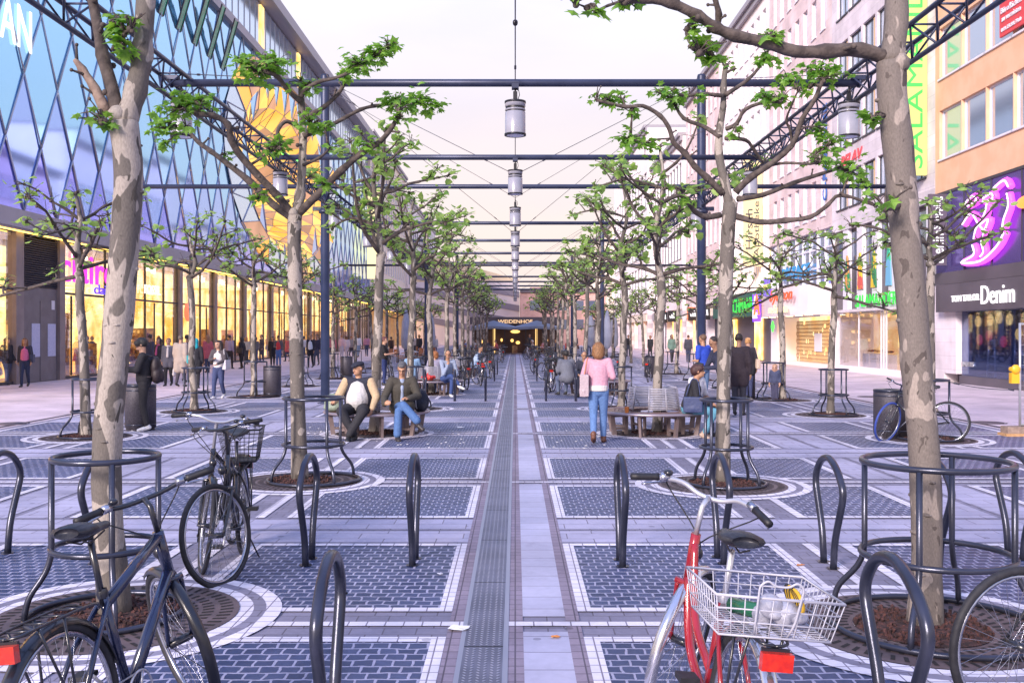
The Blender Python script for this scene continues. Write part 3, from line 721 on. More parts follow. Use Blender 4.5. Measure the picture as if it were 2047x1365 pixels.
# ---------------------------------------------------------------- round benches
M['bench_seat']=mat('brown_bench_slats',(.16,.085,.075),(.22,.12,.105),scale=8,rough=.45,coat=.2)
M['bench_back']=mat('bench_back_rods',(.40,.39,.45),(.48,.47,.53),scale=9,rough=.35,metal=.25)
M['bench_edge']=mat('bench_edge_metal',(.34,.29,.33),rough=.35,metal=.6)
M['bench_leg']=mat('bench_leg_metal',(.16,.12,.12),(.2,.155,.155),scale=6,rough=.55,metal=.3)
def bench(label,x,y,rz=0):
    t=thing('round_bench',label,'bench',(x,y,0),rz,'round benches about the trees')
    s=MB()
    for i in range(6):
        r0=.50+i*.068; s.lathe([(r0,.40),(r0+.055,.40),(r0+.055,.425),(r0,.425)],n=56,closed=True,sm=False)
    s.build('seat',M['bench_seat'],t)
    e=MB(); e.lathe([(.905,.385),(.95,.385),(.965,.405),(.95,.43),(.905,.43)],n=64,closed=True); e.build('seat_rim',M['bench_edge'],t)
    b=MB(); A0,A1=R(200),R(520)
    for i in range(13):
        z=.47+i*.03; r=.47-.045*(i/12)
        b.tube([(r*math.cos(A0+(A1-A0)*j/48),r*math.sin(A0+(A1-A0)*j/48),z) for j in range(49)],.0105,6)
    for j in range(9):
        a=A0+(A1-A0)*j/8; d=V((math.cos(a),math.sin(a),0)); b.tube([d*.475+V((0,0,.44)),d*.42+V((0,0,.85))],.011,6)
    b.build('backrest',M['bench_back'],t)
    for j in range(8):
        a=2*PI*j/8+.25; d=V((math.cos(a),math.sin(a),0)); w=V((-d.y,d.x,0)); g=MB()
        def plate(r0a,r1a,r0b,r1b,z0,z1):
            vs=[d*r0a-w*.022+V((0,0,z0)),d*r1a-w*.022+V((0,0,z0)),d*r1b-w*.022+V((0,0,z1)),d*r0b-w*.022+V((0,0,z1))]
            vs+=[q+w*.044 for q in vs]
            g.add(vs,[(0,1,2,3),(7,6,5,4),(0,4,5,1),(1,5,6,2),(2,6,7,3),(3,7,4,0)])
        plate(.74,.82,.80,.88,0,.39); plate(.52,.58,.52,.58,0,.39); plate(.58,.80,.58,.80,.33,.385); plate(.58,.75,.58,.76,.10,.14)
        g.build('leg',M['bench_leg'],t)
    return t
b0=bench('round slatted bench under the left row trees where the man in a flat cap sits',-XI,rowY(2),0)
def bench2(lab,x,y,rz): return dup(b0,(x,y,0),rz,lab)
bench2('round bench with a clear silver slatted back where two teenagers sit',XI,rowY(2),.9)
bench2('round bench in left row carrying the red plastic bag',-XI,rowY(4),.3)
bench2('round bench in right row where a man in a grey coat sits turned away',XI,rowY(4),1.9)
bench2('round bench in left row near the parked bicycles, man in pale blue shirt on it',-XI,rowY(6),.5)
bench2('distant round bench in right row behind the parked bicycles',XI,rowY(6),1.2)
# ---------------------------------------------------------------- litter bins
M['bin']=mat('dark_perforated_bin',(.055,.05,.065),(.085,.078,.095),scale=40,rough=.5,metal=.35,bump=.3,bscale=90)
def bin_(label,x,y,r=.235,h=.86):
    t=thing('litter_bin',label,'litter bin',(x,y,0),0,'cylindrical litter bins')
    mb=MB(); mb.lathe([(r*.9,0),(r*.9,.04),(r,.05),(r,h-.04),(r*.98,h-.03)],n=32); mb.build('body',M['bin'],t)
    mb=MB(); mb.lathe([(r*.35,h-.05),(r*.42,h),(r*1.0,h),(r*1.02,h-.02),(r*1.0,h-.05)],n=32,closed=True); mb.build('lid',M['steel'],t)
    for z in (.1,h-.12): MB().lathe([(r+.001,z),(r+.006,z+.004),(r+.006,z+.02),(r+.001,z+.024)],n=32).build('band',M['steel'],t)
    return t
bin_('dark cylindrical litter bin behind the boy in black looking at his phone',-7.05,18.35,.28,.86)
bin_('dark litter bin beside the guard of the third left outer tree',-6.95,27.9,.25,.9)
bin_('dark litter bin right of the guard, behind the standing woman in black',-6.85,39.6,.25,.9)
bin_('dark litter bin behind the blue tyred bicycle on the right',6.62,17.2,.29,.83)
bin_('dark litter bin behind the right outer guard with the toddler',6.35,26.9,.26,.9)
bin_('far dark litter bin on the right behind the bench',5.6,40.5,.24,.9)
# ---------------------------------------------------------------- steel frame over the plaza
XT=4.85; ZT=5.35
def truss(label,x,y0,y1):
    t=thing('lattice_truss',label,'truss',(x,y0,0),0,'lattice trusses along the plaza')
    L=y1-y0; s=1 if x>0 else -1
    ch=[V((-.17*s,0,ZT+.12)),V((.17*s,0,ZT+.12)),V((0,0,ZT-.22))]
    for c in ch: MB().tube([c,c+V((0,L,0))],.032,8).build('chord',M['truss'],t)
    w=MB(); n=int(L/.72); st=L/n
    for i in range(n):
        y=i*st; e=V((0,st,0)); o=V((0,y,0))
        w.bar(ch[0]+o,ch[1]+o,.014,5); w.bar(ch[0]+o,ch[2]+o+e*.5,.014,5); w.bar(ch[2]+o+e*.5,ch[0]+o+e,.014,5)
        w.bar(ch[1]+o,ch[2]+o+e*.5,.014,5); w.bar(ch[2]+o+e*.5,ch[1]+o+e,.014,5)
    w.build('web',M['truss'],t); return t
POLEY=[25.4,54.4,83.4]
for side,x in (('left',-XT),('right',XT)):
    ys=[-3]+POLEY
    for i in range(3): truss('%s lattice truss span on the %s side, counted from the camera'%(ORD[i],side),x,ys[i]+.12,ys[i+1]-.12)
def pole(label,x,y):
    t=thing('mast',label,'mast',(x,y,0),0,'round steel masts')
    mb=MB(); mb.lathe([(.0,0),(.2,0),(.2,.02),(.115,.03),(.115,8.5),(.10,8.55),(0,8.56)],n=20); mb.build('post',M['truss'],t)
    mb=MB(); mb.lathe([(.12,ZT-.42),(.17,ZT-.40),(.17,ZT-.33),(.12,ZT-.31)],n=20)
    s=1
    mb.box(-.32,.32,-.05,.05,ZT-.34,ZT-.24); mb.box(-.22,.22,-.10,.10,ZT+.10,ZT+.17); mb.build('bracket',M['truss'],t); return t
for i,y in enumerate(POLEY):
    for side,x in (('left',-4.95),('right',4.85)): pole('%s tall round steel mast on the %s of the plaza counted from the camera'%(ORD[i],side),x,y)
LAMPY=[13.8+5.8*i for i in range(13)]
for i,y in enumerate(LAMPY):
    main=(i%5==2)
    hw=9.75 if main else 4.85; z=5.64 if main else ZT
    t=MB(); t.tube([(-hw,y,z),(hw,y,z)],.055 if not main else .06,10)
    for s in (-1,1):
        t.tube([(s*hw,y,z),(s*(hw+.03),y,z)],[.07,.07],10); t.box(s*4.85-.09,s*4.85+.09,y-.06,y+.06,z+.04,z+.1)
    t.box(-.05,.05,y-.07,y+.07,z-.085,z-.02)
    o=t.build('cross_beam',M['truss']); tag(o,('%s tube beam across the plaza counted from the camera'%ORD[i])+(', the long one at the masts' if main else ''),'beam','tube beams over the plaza')
# pendant lamps
M['lampglass']=mat('frosted_lamp_cylinder',(.24,.24,.29),(.30,.30,.35),scale=3,rough=.3,coat=.3)
M['lampdark']=mat('lamp_cap_dark',(.02,.02,.025),rough=.4,metal=.4)
M['lampin']=mat('lamp_reflector',(.75,.75,.8),rough=.3,metal=.4)
def lamp(label,x,y,z):
    # z: underside of the beam it hangs from
    t=thing('pendant_lamp',label,'lamp',(x,y,z),0,'cylindrical pendant lamps')
    g=MB(); r=.145
    g.lathe([(r,-.67),(r,-.36),(r*.93,-.35),(r*.93,-.335),(r,-.33),(r,-.315),(r*.93,-.31),(r*.93,-.28),(r,-.275),(r,-.225)],n=32); g.build('shade',M['lampglass'],t)
    c=MB(); c.lathe([(0,-.20),(r*1.04,-.20),(r*1.04,-.228),(r*.9,-.228)],n=32); c.build('cap',M['lampdark'],t); c=MB(); c.lathe([(r*1.06,-.685),(r*1.06,-.66),(r*1.0,-.66),(r*.86,-.685)],n=32,closed=True); c.build('bottom_ring',M['lampdark'],t); c=MB()
    c.lathe([(r*.94,-.352),(r*.94,-.333)],n=32); c.build('band',M['lampdark'],t); c=MB(); c.lathe([(r*.94,-.312),(r*.94,-.276)],n=32); c.build('band',M['lampdark'],t)
    d=MB(); d.lathe([(0,-.64),(r*.6,-.65),(r*.86,-.683)],n=32); d.build('reflector',M['lampin'],t)
    h=MB(); h.tube([(0,0,.02),(0,0,-.07)],.012,6); h.box(-.03,.03,-.015,.015,-.20,-.06); h.tube([(.0,0,-.02),(.05,0,-.05),(.06,0,-.11),(.03,0,-.19)],.006,5); h.build('hanger',M['lampdark'],t)
    return t
l0=None
for i,y in enumerate(LAMPY):
    main=(i%5==2); z=(5.3 if main else ZT-.06)
    lab='%s pendant lamp of the centre line counted from the camera'%ORD[i]
    if l0 is None: l0=lamp(lab,0,y,z)
    else: dup(l0,(0,y,z),None,lab)
    if i<6:
        for side,x in (('left',-4.72),('right',4.72)):
            dup(l0,(x,y,ZT-.08),None,'%s pendant lamp under the %s truss counted from the camera'%(ORD[i],side))
# wire ropes
def cable(label,a,b,r=.006,sag=0):
    a,b=V(a),V(b); pts=[a.lerp(b,i/8)-V((0,0,sag*4*(i/8)*(1-i/8))) for i in range(9)]
    mb=MB(); mb.tube(pts,r,5)
    for q in (pts[1],pts[7]): mb.tube([q-(pts[2]-pts[1]).normalized()*.06,q+(pts[2]-pts[1]).normalized()*.06],r*2.2,6)
    o=mb.build('wire_rope',M['cable']); tag(o,label,'cable','wire ropes over the plaza'); return o
cable('straight wire rope running down the middle over the lamps',(0,2,5.42),(0,92,5.42),.008)
mb=MB(); mb.lathe([(0,-.03),(.03,-.03),(.03,-.012),(.015,-.008),(.015,.008),(.03,.012),(.03,.03),(0,.03)],n=10)
o=mb.build('rope_clamp',M['lampdark']); o.location=(0,11.35,5.42); o.rotation_euler=(PI/2,0,0); tag(o,'small dark clamp on the middle wire rope near the top of the photo','clamp')
for i,y in enumerate(POLEY):
    for side,x in (('left',-4.95),('right',4.85)):
        for dy in (-5.8,5.8):
            cable('wire rope from the %s %s mast down to the middle lamp %s it'%(ORD[i],side,'before' if dy<0 else 'behind'),(x,y,8.4),(0,y+dy,ZT-.35),.007)
        cable('wire rope from the %s %s mast to the middle lamp level with it'%(ORD[i],side),(x,y,8.2),(0,y,5.35),.006)
        cable('sloping wire rope from the %s %s mast to the truss nearer the camera'%(ORD[i],side),(x,y,8.4),(x,y-11.6,ZT+.14),.008)
# ---------------------------------------------------------------- materials for buildings
def mirror_glass(name,c,rough=.06,metal=.9):
    m=bpy.data.materials.new(name); nt,b=nodes(m); b.inputs['Base Color'].default_value=(*c,1); b.inputs['Metallic'].default_value=metal; b.inputs['Roughness'].default_value=rough
    return m
M['facade_glass']=mirror_glass('blue_tinted_facade_glass',(.34,.68,1.0))
M['violet_reflection_glass']=mirror_glass('facade_glass_violet_reflection',(.30,.34,.95)); M['indigo_reflection_glass']=mirror_glass('facade_glass_indigo_reflection',(.34,.52,1.0))  # lower panels: violet reflection painted in through the glass colour
M['clear_glass']=mirror_glass('pale_parapet_glass',(.62,.78,.95),.12,.8)
M['mullion']=mat('pale_lattice_bars',(.46,.48,.54),rough=.5,metal=.2)
M['mulldark']=mat('dark_window_frame',(.05,.05,.065),rough=.45,metal=.3)
M['fascia']=mat('grey_fascia',(.30,.28,.31),(.34,.315,.35),scale=.8,rough=.55)
M['fascia_d']=mat('dark_fascia_panels',(.075,.065,.085),(.10,.085,.11),scale=.7,rough=.4)
M['pilaster']=mat('bronze_grey_pilaster',(.20,.165,.175),(.25,.21,.215),scale=1.2,rough=.5,metal=.2)
M['doorpanel']=mat('grey_service_door',(.145,.125,.135),(.17,.15,.16),scale=2,rough=.6)
M['roofmetal']=mat('roof_edge_metal',(.32,.30,.34),rough=.5,metal=.3)
M['shopwarm']=glow('lit_shop_wall',(.98,.38,.05),1.7,(1.0,.74,.26),1.1)
M['shopwarm2']=glow('lit_shop_wall_orange',(1.0,.50,.12),1.0,(1.0,.72,.30),1.1)
M['shoplamp']=glow('shop_ceiling_lamp',(1.0,.80,.42),4)
M['strip']=glow('soffit_light_strip',(1.0,.60,.10),3.0)
M['glass']=glass_mat('shop_glass',(.92,.93,.95),.10)
M['goods1']=mat('shop_goods',(.45,.22,.08),(.10,.05,.04),scale=5,rough=.7)
M['goods2']=mat('shop_shelves',(.62,.42,.2),(.3,.16,.1),scale=4,rough=.7)
M['goods3']=mat('clothes_red',(.45,.05,.07),(.1,.03,.06),scale=3,rough=.8)
M['goods4']=mat('clothes_blue',(.05,.09,.22),(.3,.3,.36),scale=3,rough=.8)
M['shopfloor']=mat('shop_floor',(.4,.3,.2),rough=.4)
M['stucco_or']=mat('orange_stucco',(.70,.40,.245),(.74,.45,.29),scale=1.2,rough=.9,bump=.15,bscale=90)
M['stone_pk']=brick_mat('pink_white_stone',(.64,.505,.51),(.68,.545,.55),(.45,.36,.385),1.2,.62,.008,rough=.75,bump=.1,axes='yzx',nscale=3,namt=.12)
M['stone_lt']=brick_mat('pale_stone_cladding',(.60,.54,.58),(.64,.58,.62),(.45,.4,.44),1.0,.5,.008,rough=.75,bump=.1,axes='yzx',nscale=3,namt=.12)
M['plaster_w']=mat('white_plaster',(.76,.69,.70),(.82,.74,.745),scale=.6,rough=.85)
M['cream']=mat('cream_cladding',(.76,.66,.54),(.80,.70,.58),scale=.5,rough=.8)
M['winframe']=mat('white_window_frame',(.66,.64,.70),rough=.5)
M['pane']=mirror_glass('window_glass_sky',(.46,.55,.68),.08,.75)
M['pane_d']=mirror_glass('window_glass_dark',(.16,.20,.30),.08,.6)
M['curtain']=mat('warm_blind',(.62,.42,.25),rough=.8)
def bldg(name,label,loc=(0,0,0),group=None): return thing(name,label,'building',loc,0,group)
# ---------------------------------------------------------------- left: glass shopping centre
L=bldg('shopping_centre','long glass fronted shopping centre on the left with diamond lattice facade and warm lit shops',(XFL,60,0)); 
def Lb(mb,nm,ms):  # world-coordinate builder parented to L
    o=mb.build(nm,ms,L); o.location=(-XFL,-60,0); return o
Y0,Y1=24.0,121.0; ZS,ZF,ZL,ZR=5.5,6.2,21.3,25.6
gl=MB(); bars=MB(); rg=random.Random(4)
rw,rh=2.6,5.05; hole=(79,14.4,14.5,6.4)
def inhole(y,z,k=1.0): return ((y-hole[0])/(hole[2]*k))**2+((z-hole[1])/(hole[3]*k))**2<1
n=int((Y1-Y0)/rw)
def clipz(z): return max(ZF,min(ZL,z))
for i in range(n*2+2):
    yc=Y0+i*rw/2; off=0 if i%2==0 else rh/2
    j=-1
    while True:
        zc=ZF+off+j*rh+rh*.02
        if zc-rh/2>ZL: break
        j+=1
        if zc+rh/2<ZF+.05: continue
        if inhole(yc,zc,1.0): continue
        tx,tz=rg.uniform(-.012,.012),rg.uniform(-.010,.010)
        def pt(dy,dz):
            z=clipz(zc+dz); return (XFL+tx*dy+tz*(z-zc)*1.0,yc+dy,z)
        poly=[pt(0,-rh/2),pt(rw/2,0),pt(0,rh/2),pt(-rw/2,0)]
        if zc-rh/2<ZF: # lower edge cut by the fascia
            f=max(0,(zc+rh/2-ZF)/(rh/2)-1) if zc>ZF else 0
            wdt=rw/2*(1-(zc-ZF)/(rh/2)) if zc>=ZF else rw/2*((zc+rh/2-ZF)/(rh/2))
            base=[(XFL,yc-wdt,ZF),(XFL,yc+wdt,ZF)]
            poly=base+([pt(rw/2,0),pt(0,rh/2),pt(-rw/2,0)] if zc>ZF else [pt(0,rh/2)])
        elif zc+rh/2>ZL:
            wdt=rw/2*(1-(ZL-zc)/(rh/2)) if zc<=ZL else rw/2*((ZL-zc+rh/2)/(rh/2))
            top=[(XFL,yc+wdt,ZL),(XFL,yc-wdt,ZL)]
            poly=([pt(-rw/2,0),pt(0,-rh/2),pt(rw/2,0)] if zc<ZL else [pt(0,-rh/2)])+top
        gl.add(poly,[tuple(range(len(poly)))],1 if zc<ZF+rh*.3 else (2 if zc<ZF+rh*.8 else 0))
        for (ay,az),(by,bz) in (((0,-rh/2),(rw/2,0)),((rw/2,0),(0,rh/2))):
            z0,z1=zc+az,zc+bz; y0_,y1_=yc+ay,yc+by
            if z1<=ZF or z0>=ZL: continue
            t0=max(0,(ZF-z0)/(z1-z0)); t1=min(1,(ZL-z0)/(z1-z0))
            a=V((XFL+.03,y0_+(y1_-y0_)*t0,z0+(z1-z0)*t0)); b=V((XFL+.03,y0_+(y1_-y0_)*t1,z0+(z1-z0)*t1))
            bars.tube([a,b],.032,5)
Lb(gl,'glass_lattice_panels',[M['facade_glass'],M['violet_reflection_glass'],M['indigo_reflection_glass']]); Lb(bars,'lattice_bars',M['mullion'])
# backing wall, parapet glass, roof overhang
w=MB(); w.box(XFL-14,XFL-10.6,Y0,Y1,0,ZR); w.box(XFL-10.6,XFL-.25,Y1-.5,Y1,0,ZR); w.box(XFL-10.6,XFL-.6,Y0,Y1-.5,ZS+.06,ZF-.05); w.box(XFL-10.6,XFL-.6,Y0,Y1-.5,ZL+.1,ZL+.5)
Lb(w,'wall',M['fascia'])
w=MB(); w.box(XFL-.6,XFL+.30,Y0,Y1,ZL,ZL+.55); Lb(w,'ledge',M['roofmetal'])
w=MB(); 
y=Y0
while y<Y1-1.4: w.box(XFL-.40,XFL-.34,y+.02,y+1.38,ZL+.55,ZR-.1); y+=1.4
Lb(w,'parapet_glass',M['clear_glass'])
w=MB(); y=Y0
while y<Y1: w.box(XFL-.36,XFL-.30,y-.025,y+.025,ZL+.55,ZR-.1); y+=1.4
Lb(w,'parapet_posts',M['mullion'])
w=MB(); w.box(XFL-13,XFL+.75,Y0,Y1,ZR,ZR+.5); w.box(XFL+.65,XFL+.82,Y0,Y1,ZR-.15,ZR+.62); Lb(w,'roof',M['roofmetal'])
for y in (46,58,70,82): 
    w=MB(); w.box(XFL-.33,XFL-.24,y,y+.9,ZL+.6,ZR-.15); Lb(w,'lit_stair_window',M['shopwarm2'])
# open vent windows under the ledge
M['vent']=mat('green_vent_glass',(.03,.34,.22),(.02,.2,.13),scale=2,rough=.15)
for i in range(9):
    y=37.8+i*2.6+1.3
    if y>62: break
    v=MB(); q=Matrix.Rotation(R(16),3,'Y')
    c=V((XFL+.42,y,ZL-1.75)); v.obox(c,.05,.62,3.1,q); v.obox(c+V((.03,-.34,0)),.07,.06,3.15,q,1); v.obox(c+V((.03,.34,0)),.07,.06,3.15,q,1)
    v.obox(c-q@V((0,0,1.58)),.08,.7,.06,q,1)
    Lb(v,'vent_window',[M['vent'],M['mulldark']])
# funnel: a glass hollow sucked into the facade, lit from within
fn=MB(); fl=MB(); nr,ns=7,28; rings=[]
for a in range(nr+1):
    t=max(0,(a-1)/(nr-1)); ring=[]
    for b in range(ns):
        th=2*PI*(b+.5*(a%2))/ns; k=(1-.72*t**.75) if a else 1.27
        yy=hole[0]+hole[2]*k*math.cos(th)*1.03+3.0*t; zz=hole[1]+hole[3]*k*math.sin(th)*1.03-1.2*t
        if a<2: zz=max(ZF,min(ZL,zz))
        ring.append(V((XFL+.06-9.5*t**1.3+rg.uniform(-.15,.15)*(a>1),yy,zz)))
    rings.append(ring)
for a in range(nr):
    for b in range(ns):
        c=(b+1)%ns; p0,p1=rings[a][b],rings[a][c]; q0,q1=rings[a+1][b],rings[a+1][c]
        if a%2==0: tr=((p0,p1,q0),(p1,q1,q0))
        else: tr=((p0,p1,q1),(p0,q1,q0))
        for t_ in tr:
            fn.add(list(t_),[(0,1,2)],(3 if rg.random()<.6 else rg.choice((0,2))) if a==0 else rg.choice((0,0,1,2)))
            for i in range(3):
                if rg.random()<.5: fl.tube([t_[i]+V((.03,0,0)),t_[(i+1)%3]+V((.03,0,0))],.035,4)
fn.add(rings[-1],[tuple(range(ns))],0)
M['fun1']=glow('funnel_glass_amber',(1.0,.40,.05),.8,(1.0,.62,.16),.15); M['fun2']=glow('funnel_glass_gold',(1.0,.58,.12),.95,(.9,.4,.08),.2); M['fun3']=glow('funnel_glass_peach',(1.0,.50,.30),.5,(.6,.30,.16),.2)
Lb(fn,'funnel_glass',[M['fun1'],M['fun2'],M['fun3'],M['clear_glass']]); Lb(fl,'funnel_bars',M['mullion'])
w=MB(); w.tube([(XFL+.1,71,15.6),(XFL+.12,83,16.1)],.16,6); Lb(w,'green_light_tube',glow('green_neon',(.15,1,.12),1.6))
# fascia band, soffit and light strips
w=MB(); w.box(XFL-.6,XFL+.55,Y0,Y1,ZS+.06,ZF); Lb(w,'fascia',M['fascia'])
for a,b in ((24,44.5),(45.2,66),(66.8,90),(91,120)):
    w=MB(); w.box(XFL+.18,XFL+.34,a,b,ZS-.02,ZS+.055); Lb(w,'soffit_light',M['strip'])
w=MB(); w.box(XFL-.55,XFL+.5,Y0,Y1,ZS+.0,ZS+.058); Lb(w,'soffit',M['fascia'])
# shop bays
DX=-2.6
w=MB(); w.box(XFL+DX-.1,XFL+DX,Y0,34.9,0,ZS); w.box(XFL+DX-.1,XFL+DX,38.7,Y1-.5,0,ZS); Lb(w,'shop_back_wall',M['shopwarm'])
w=MB(); w.box(XFL+DX,XFL-.05,Y0,Y1-.5,-.005,.03); Lb(w,'shop_floor',M['shopfloor'])
w=MB(); w.box(XFL+DX,XFL-.05,Y0,Y1-.5,ZS-.16,ZS-.04); Lb(w,'shop_ceiling',M['plaster_w'])
ys=[24,26.2,28.6,30.8,33,35.0]; y=38.6; i=0
def pilaster(a,b):
    w=MB(); w.box(XFL-.22,XFL+.15,a,b,0,ZS); Lb(w,'pilaster',M['pilaster'])
pilaster(34.9,35.45); pilaster(38.25,38.7)
bays=[(a,b) for a,b in zip(ys[:-1],ys[1:])]
pat=[1.9,2.3,1.6,2.5,2.5,2.0,1.6,1.7,2.3,2.3,1.9,1.7,2.6,2.2]
edges=[]
while y<Y1-2:
    d=pat[i%len(pat)]; edges.append((y,min(y+d,Y1-.6))); y+=d
    if i%3==2: pilaster(y,y+.5); y+=.5
    i+=1
bays+=edges
for k,(a,b) in enumerate(bays):
    mul=MB(); pan=MB()
    mul.box(XFL-.05,XFL+.05,a,a+.03,0,ZS); mul.box(XFL-.05,XFL+.05,b-.03,b-.002,0,ZS)
    for z in (.0,3.36): mul.box(XFL-.04,XFL+.04,a+.031,b-.031,z+.02,z+.12)
    pan.box(XFL-.012,XFL+.0,a+.031,b-.031,.14,3.36); pan.box(XFL-.012,XFL+.0,a+.031,b-.031,3.5,ZS)
    if k%4==1: mul.box(XFL-.03,XFL+.03,(a+b)/2-.03,(a+b)/2+.03,.14,3.36)
    fo=Lb(mul,'shop_window',M['mulldark']); po=pan.build('pane',M['glass'],fo)
# goods and lamps inside the shops
for k in range(74):
    y=25+93*rg.random()**1.5; 
    if 34.2<y<39.3: continue
    g=MB(); x=XFL+rg.uniform(-1.9,-.5); h=rg.choice((.6,1.0,1.7,2.3)); wd=rg.uniform(.4,1.5)
    if rg.random()<.6:
        for z in range(int(h/.38)+1):
            g.box(x-.2,x+.2,y-wd/2,y+wd/2,.05+z*.38,.09+z*.38,1)
            for j in range(int(wd/.16)): 
                if rg.random()<.75: g.box(x-.15,x+.15,y-wd/2+j*.16+.02,y-wd/2+j*.16+.13,.09+z*.38,.09+z*.38+rg.uniform(.1,.26),rg.choice((0,2,3)))
        for s in (-1,1): g.box(x-.2,x+.2,y+s*(wd/2+.02)-.015,y+s*(wd/2+.02)+.015,.03,h+.4,1)
        nm='display_shelf'
    else:
        g.sph((x,y,1.62),(.09,.08,.11),10,7,1); g.tube([(x,y,1.5),(x,y,1.38),(x,y,1.15),(x,y,.95),(x,y,.6)],[.05,.17,.15,.14,.19],10,rg.choice((0,2,3)))
        for s in (-1,1): g.tube([(x,y+s*.17,1.36),(x,y+s*.23,1.05),(x+.1,y+s*.2,.85)],[.05,.04,.03],6,1); g.tube([(x,y+s*.07,.62),(x,y+s*.08,.06)],[.06,.035],6,1)
        g.lathe([(0,.03),(.2,.03),(.2,.06),(0,.06)],(x,y,0),14,1)
        nm='shop_mannequin'
    o=g.build(nm,[M['goods1'],M['goods2'],M['goods3'],M['goods4']])
    if nm=='display_shelf': tag(o,'display shelf of goods inside the lit shops on the left','shelf','display shelves in the lit left shops')
    else: tag(o,'dressed shop mannequin inside the lit shops on the left','mannequin','mannequins in the lit left shops')
for k in range(44):
    y=25.5+k*2.1
    if 34.2<y<39.2: continue
    g=MB(); g.lathe([(0,ZS-.18),(.13,ZS-.18),(.11,ZS-.42),(0,ZS-.42)],(XFL-1.1-.5*(k%2),y,0),12); Lb(g,'shop_lamp',M['shoplamp'])
# grey service door with louvre above and two posters
w=MB(); w.box(XFL-.3,XFL+.02,35.45,38.25,0,3.55); 
for a,b in ((35.55,36.82),(36.88,38.15)): w.box(XFL+.02,XFL+.05,a,b,.03,3.05)
w.box(XFL-.3,XFL-.05,35.45,38.25,3.55,ZS)
sd=Lb(w,'service_door',M['doorpanel'])
lv=MB()
for z in range(22): lv.obox(V((XFL+.02,36.85,3.62+z*.083)),.09,2.78,.035,Matrix.Rotation(R(35),3,'Y'))
Lb(lv,'louvre',M['mulldark'])
for yy in (36.2,37.45):
    w=MB(); w.box(XFL+.05,XFL+.065,yy,yy+.62,.95,2.2); Lb(w,'poster',mat('pale_blue_poster',(.40,.43,.62),(.48,.5,.68),scale=14,rough=.4))
w=MB(); w.box(XFL+.05,XFL+.062,37.75,38.0,2.75,3.1); Lb(w,'door_notice',M['winframe'])
# lettering on the shop fronts
M['magenta']=glow('magenta_letters',(.75,.03,.55),.9); M['blue_let']=glow('blue_letters',(.12,.05,.75),.8); M['white_let']=glow('white_letters',(1,.97,.95),.75)
lettering('shop_lettering','claire',1.0,(.08,41.0-60,4.52),'+x',M['magenta'],L,width=5.2,height=1.25,bold=.01)
lettering('shop_lettering','claire',.5,(.16,42.35-60,3.72),'+x',M['blue_let'],L,width=2.0,height=.42)
lettering('shop_lettering','FOSSIL',.5,(.16,48.0-60,3.98),'+x',M['white_let'],L,width=2.1,height=.44)
lettering('facade_lettering','AN',2,(.05,35.1-60,12.95),'+x',M['white_let'],L,width=2.2,height=1.55)
M['red_let']=glow('red_letters',(1.0,.12,.05),1.2)
lettering('shop_lettering','A',.8,(.2,66-60,3.6),'+x',M['white_let'],L,width=.8,height=.7)
# recessed red sign roundel
w=MB(); w.lathe([(0,-.03),(.5,-.03),(.5,.03),(0,.03)],(0,0,0),28); o=w.build('round_shop_sign',M['red_let'],L); o.rotation_euler=(0,PI/2,0); o.location=(.2,53-60,3.0)
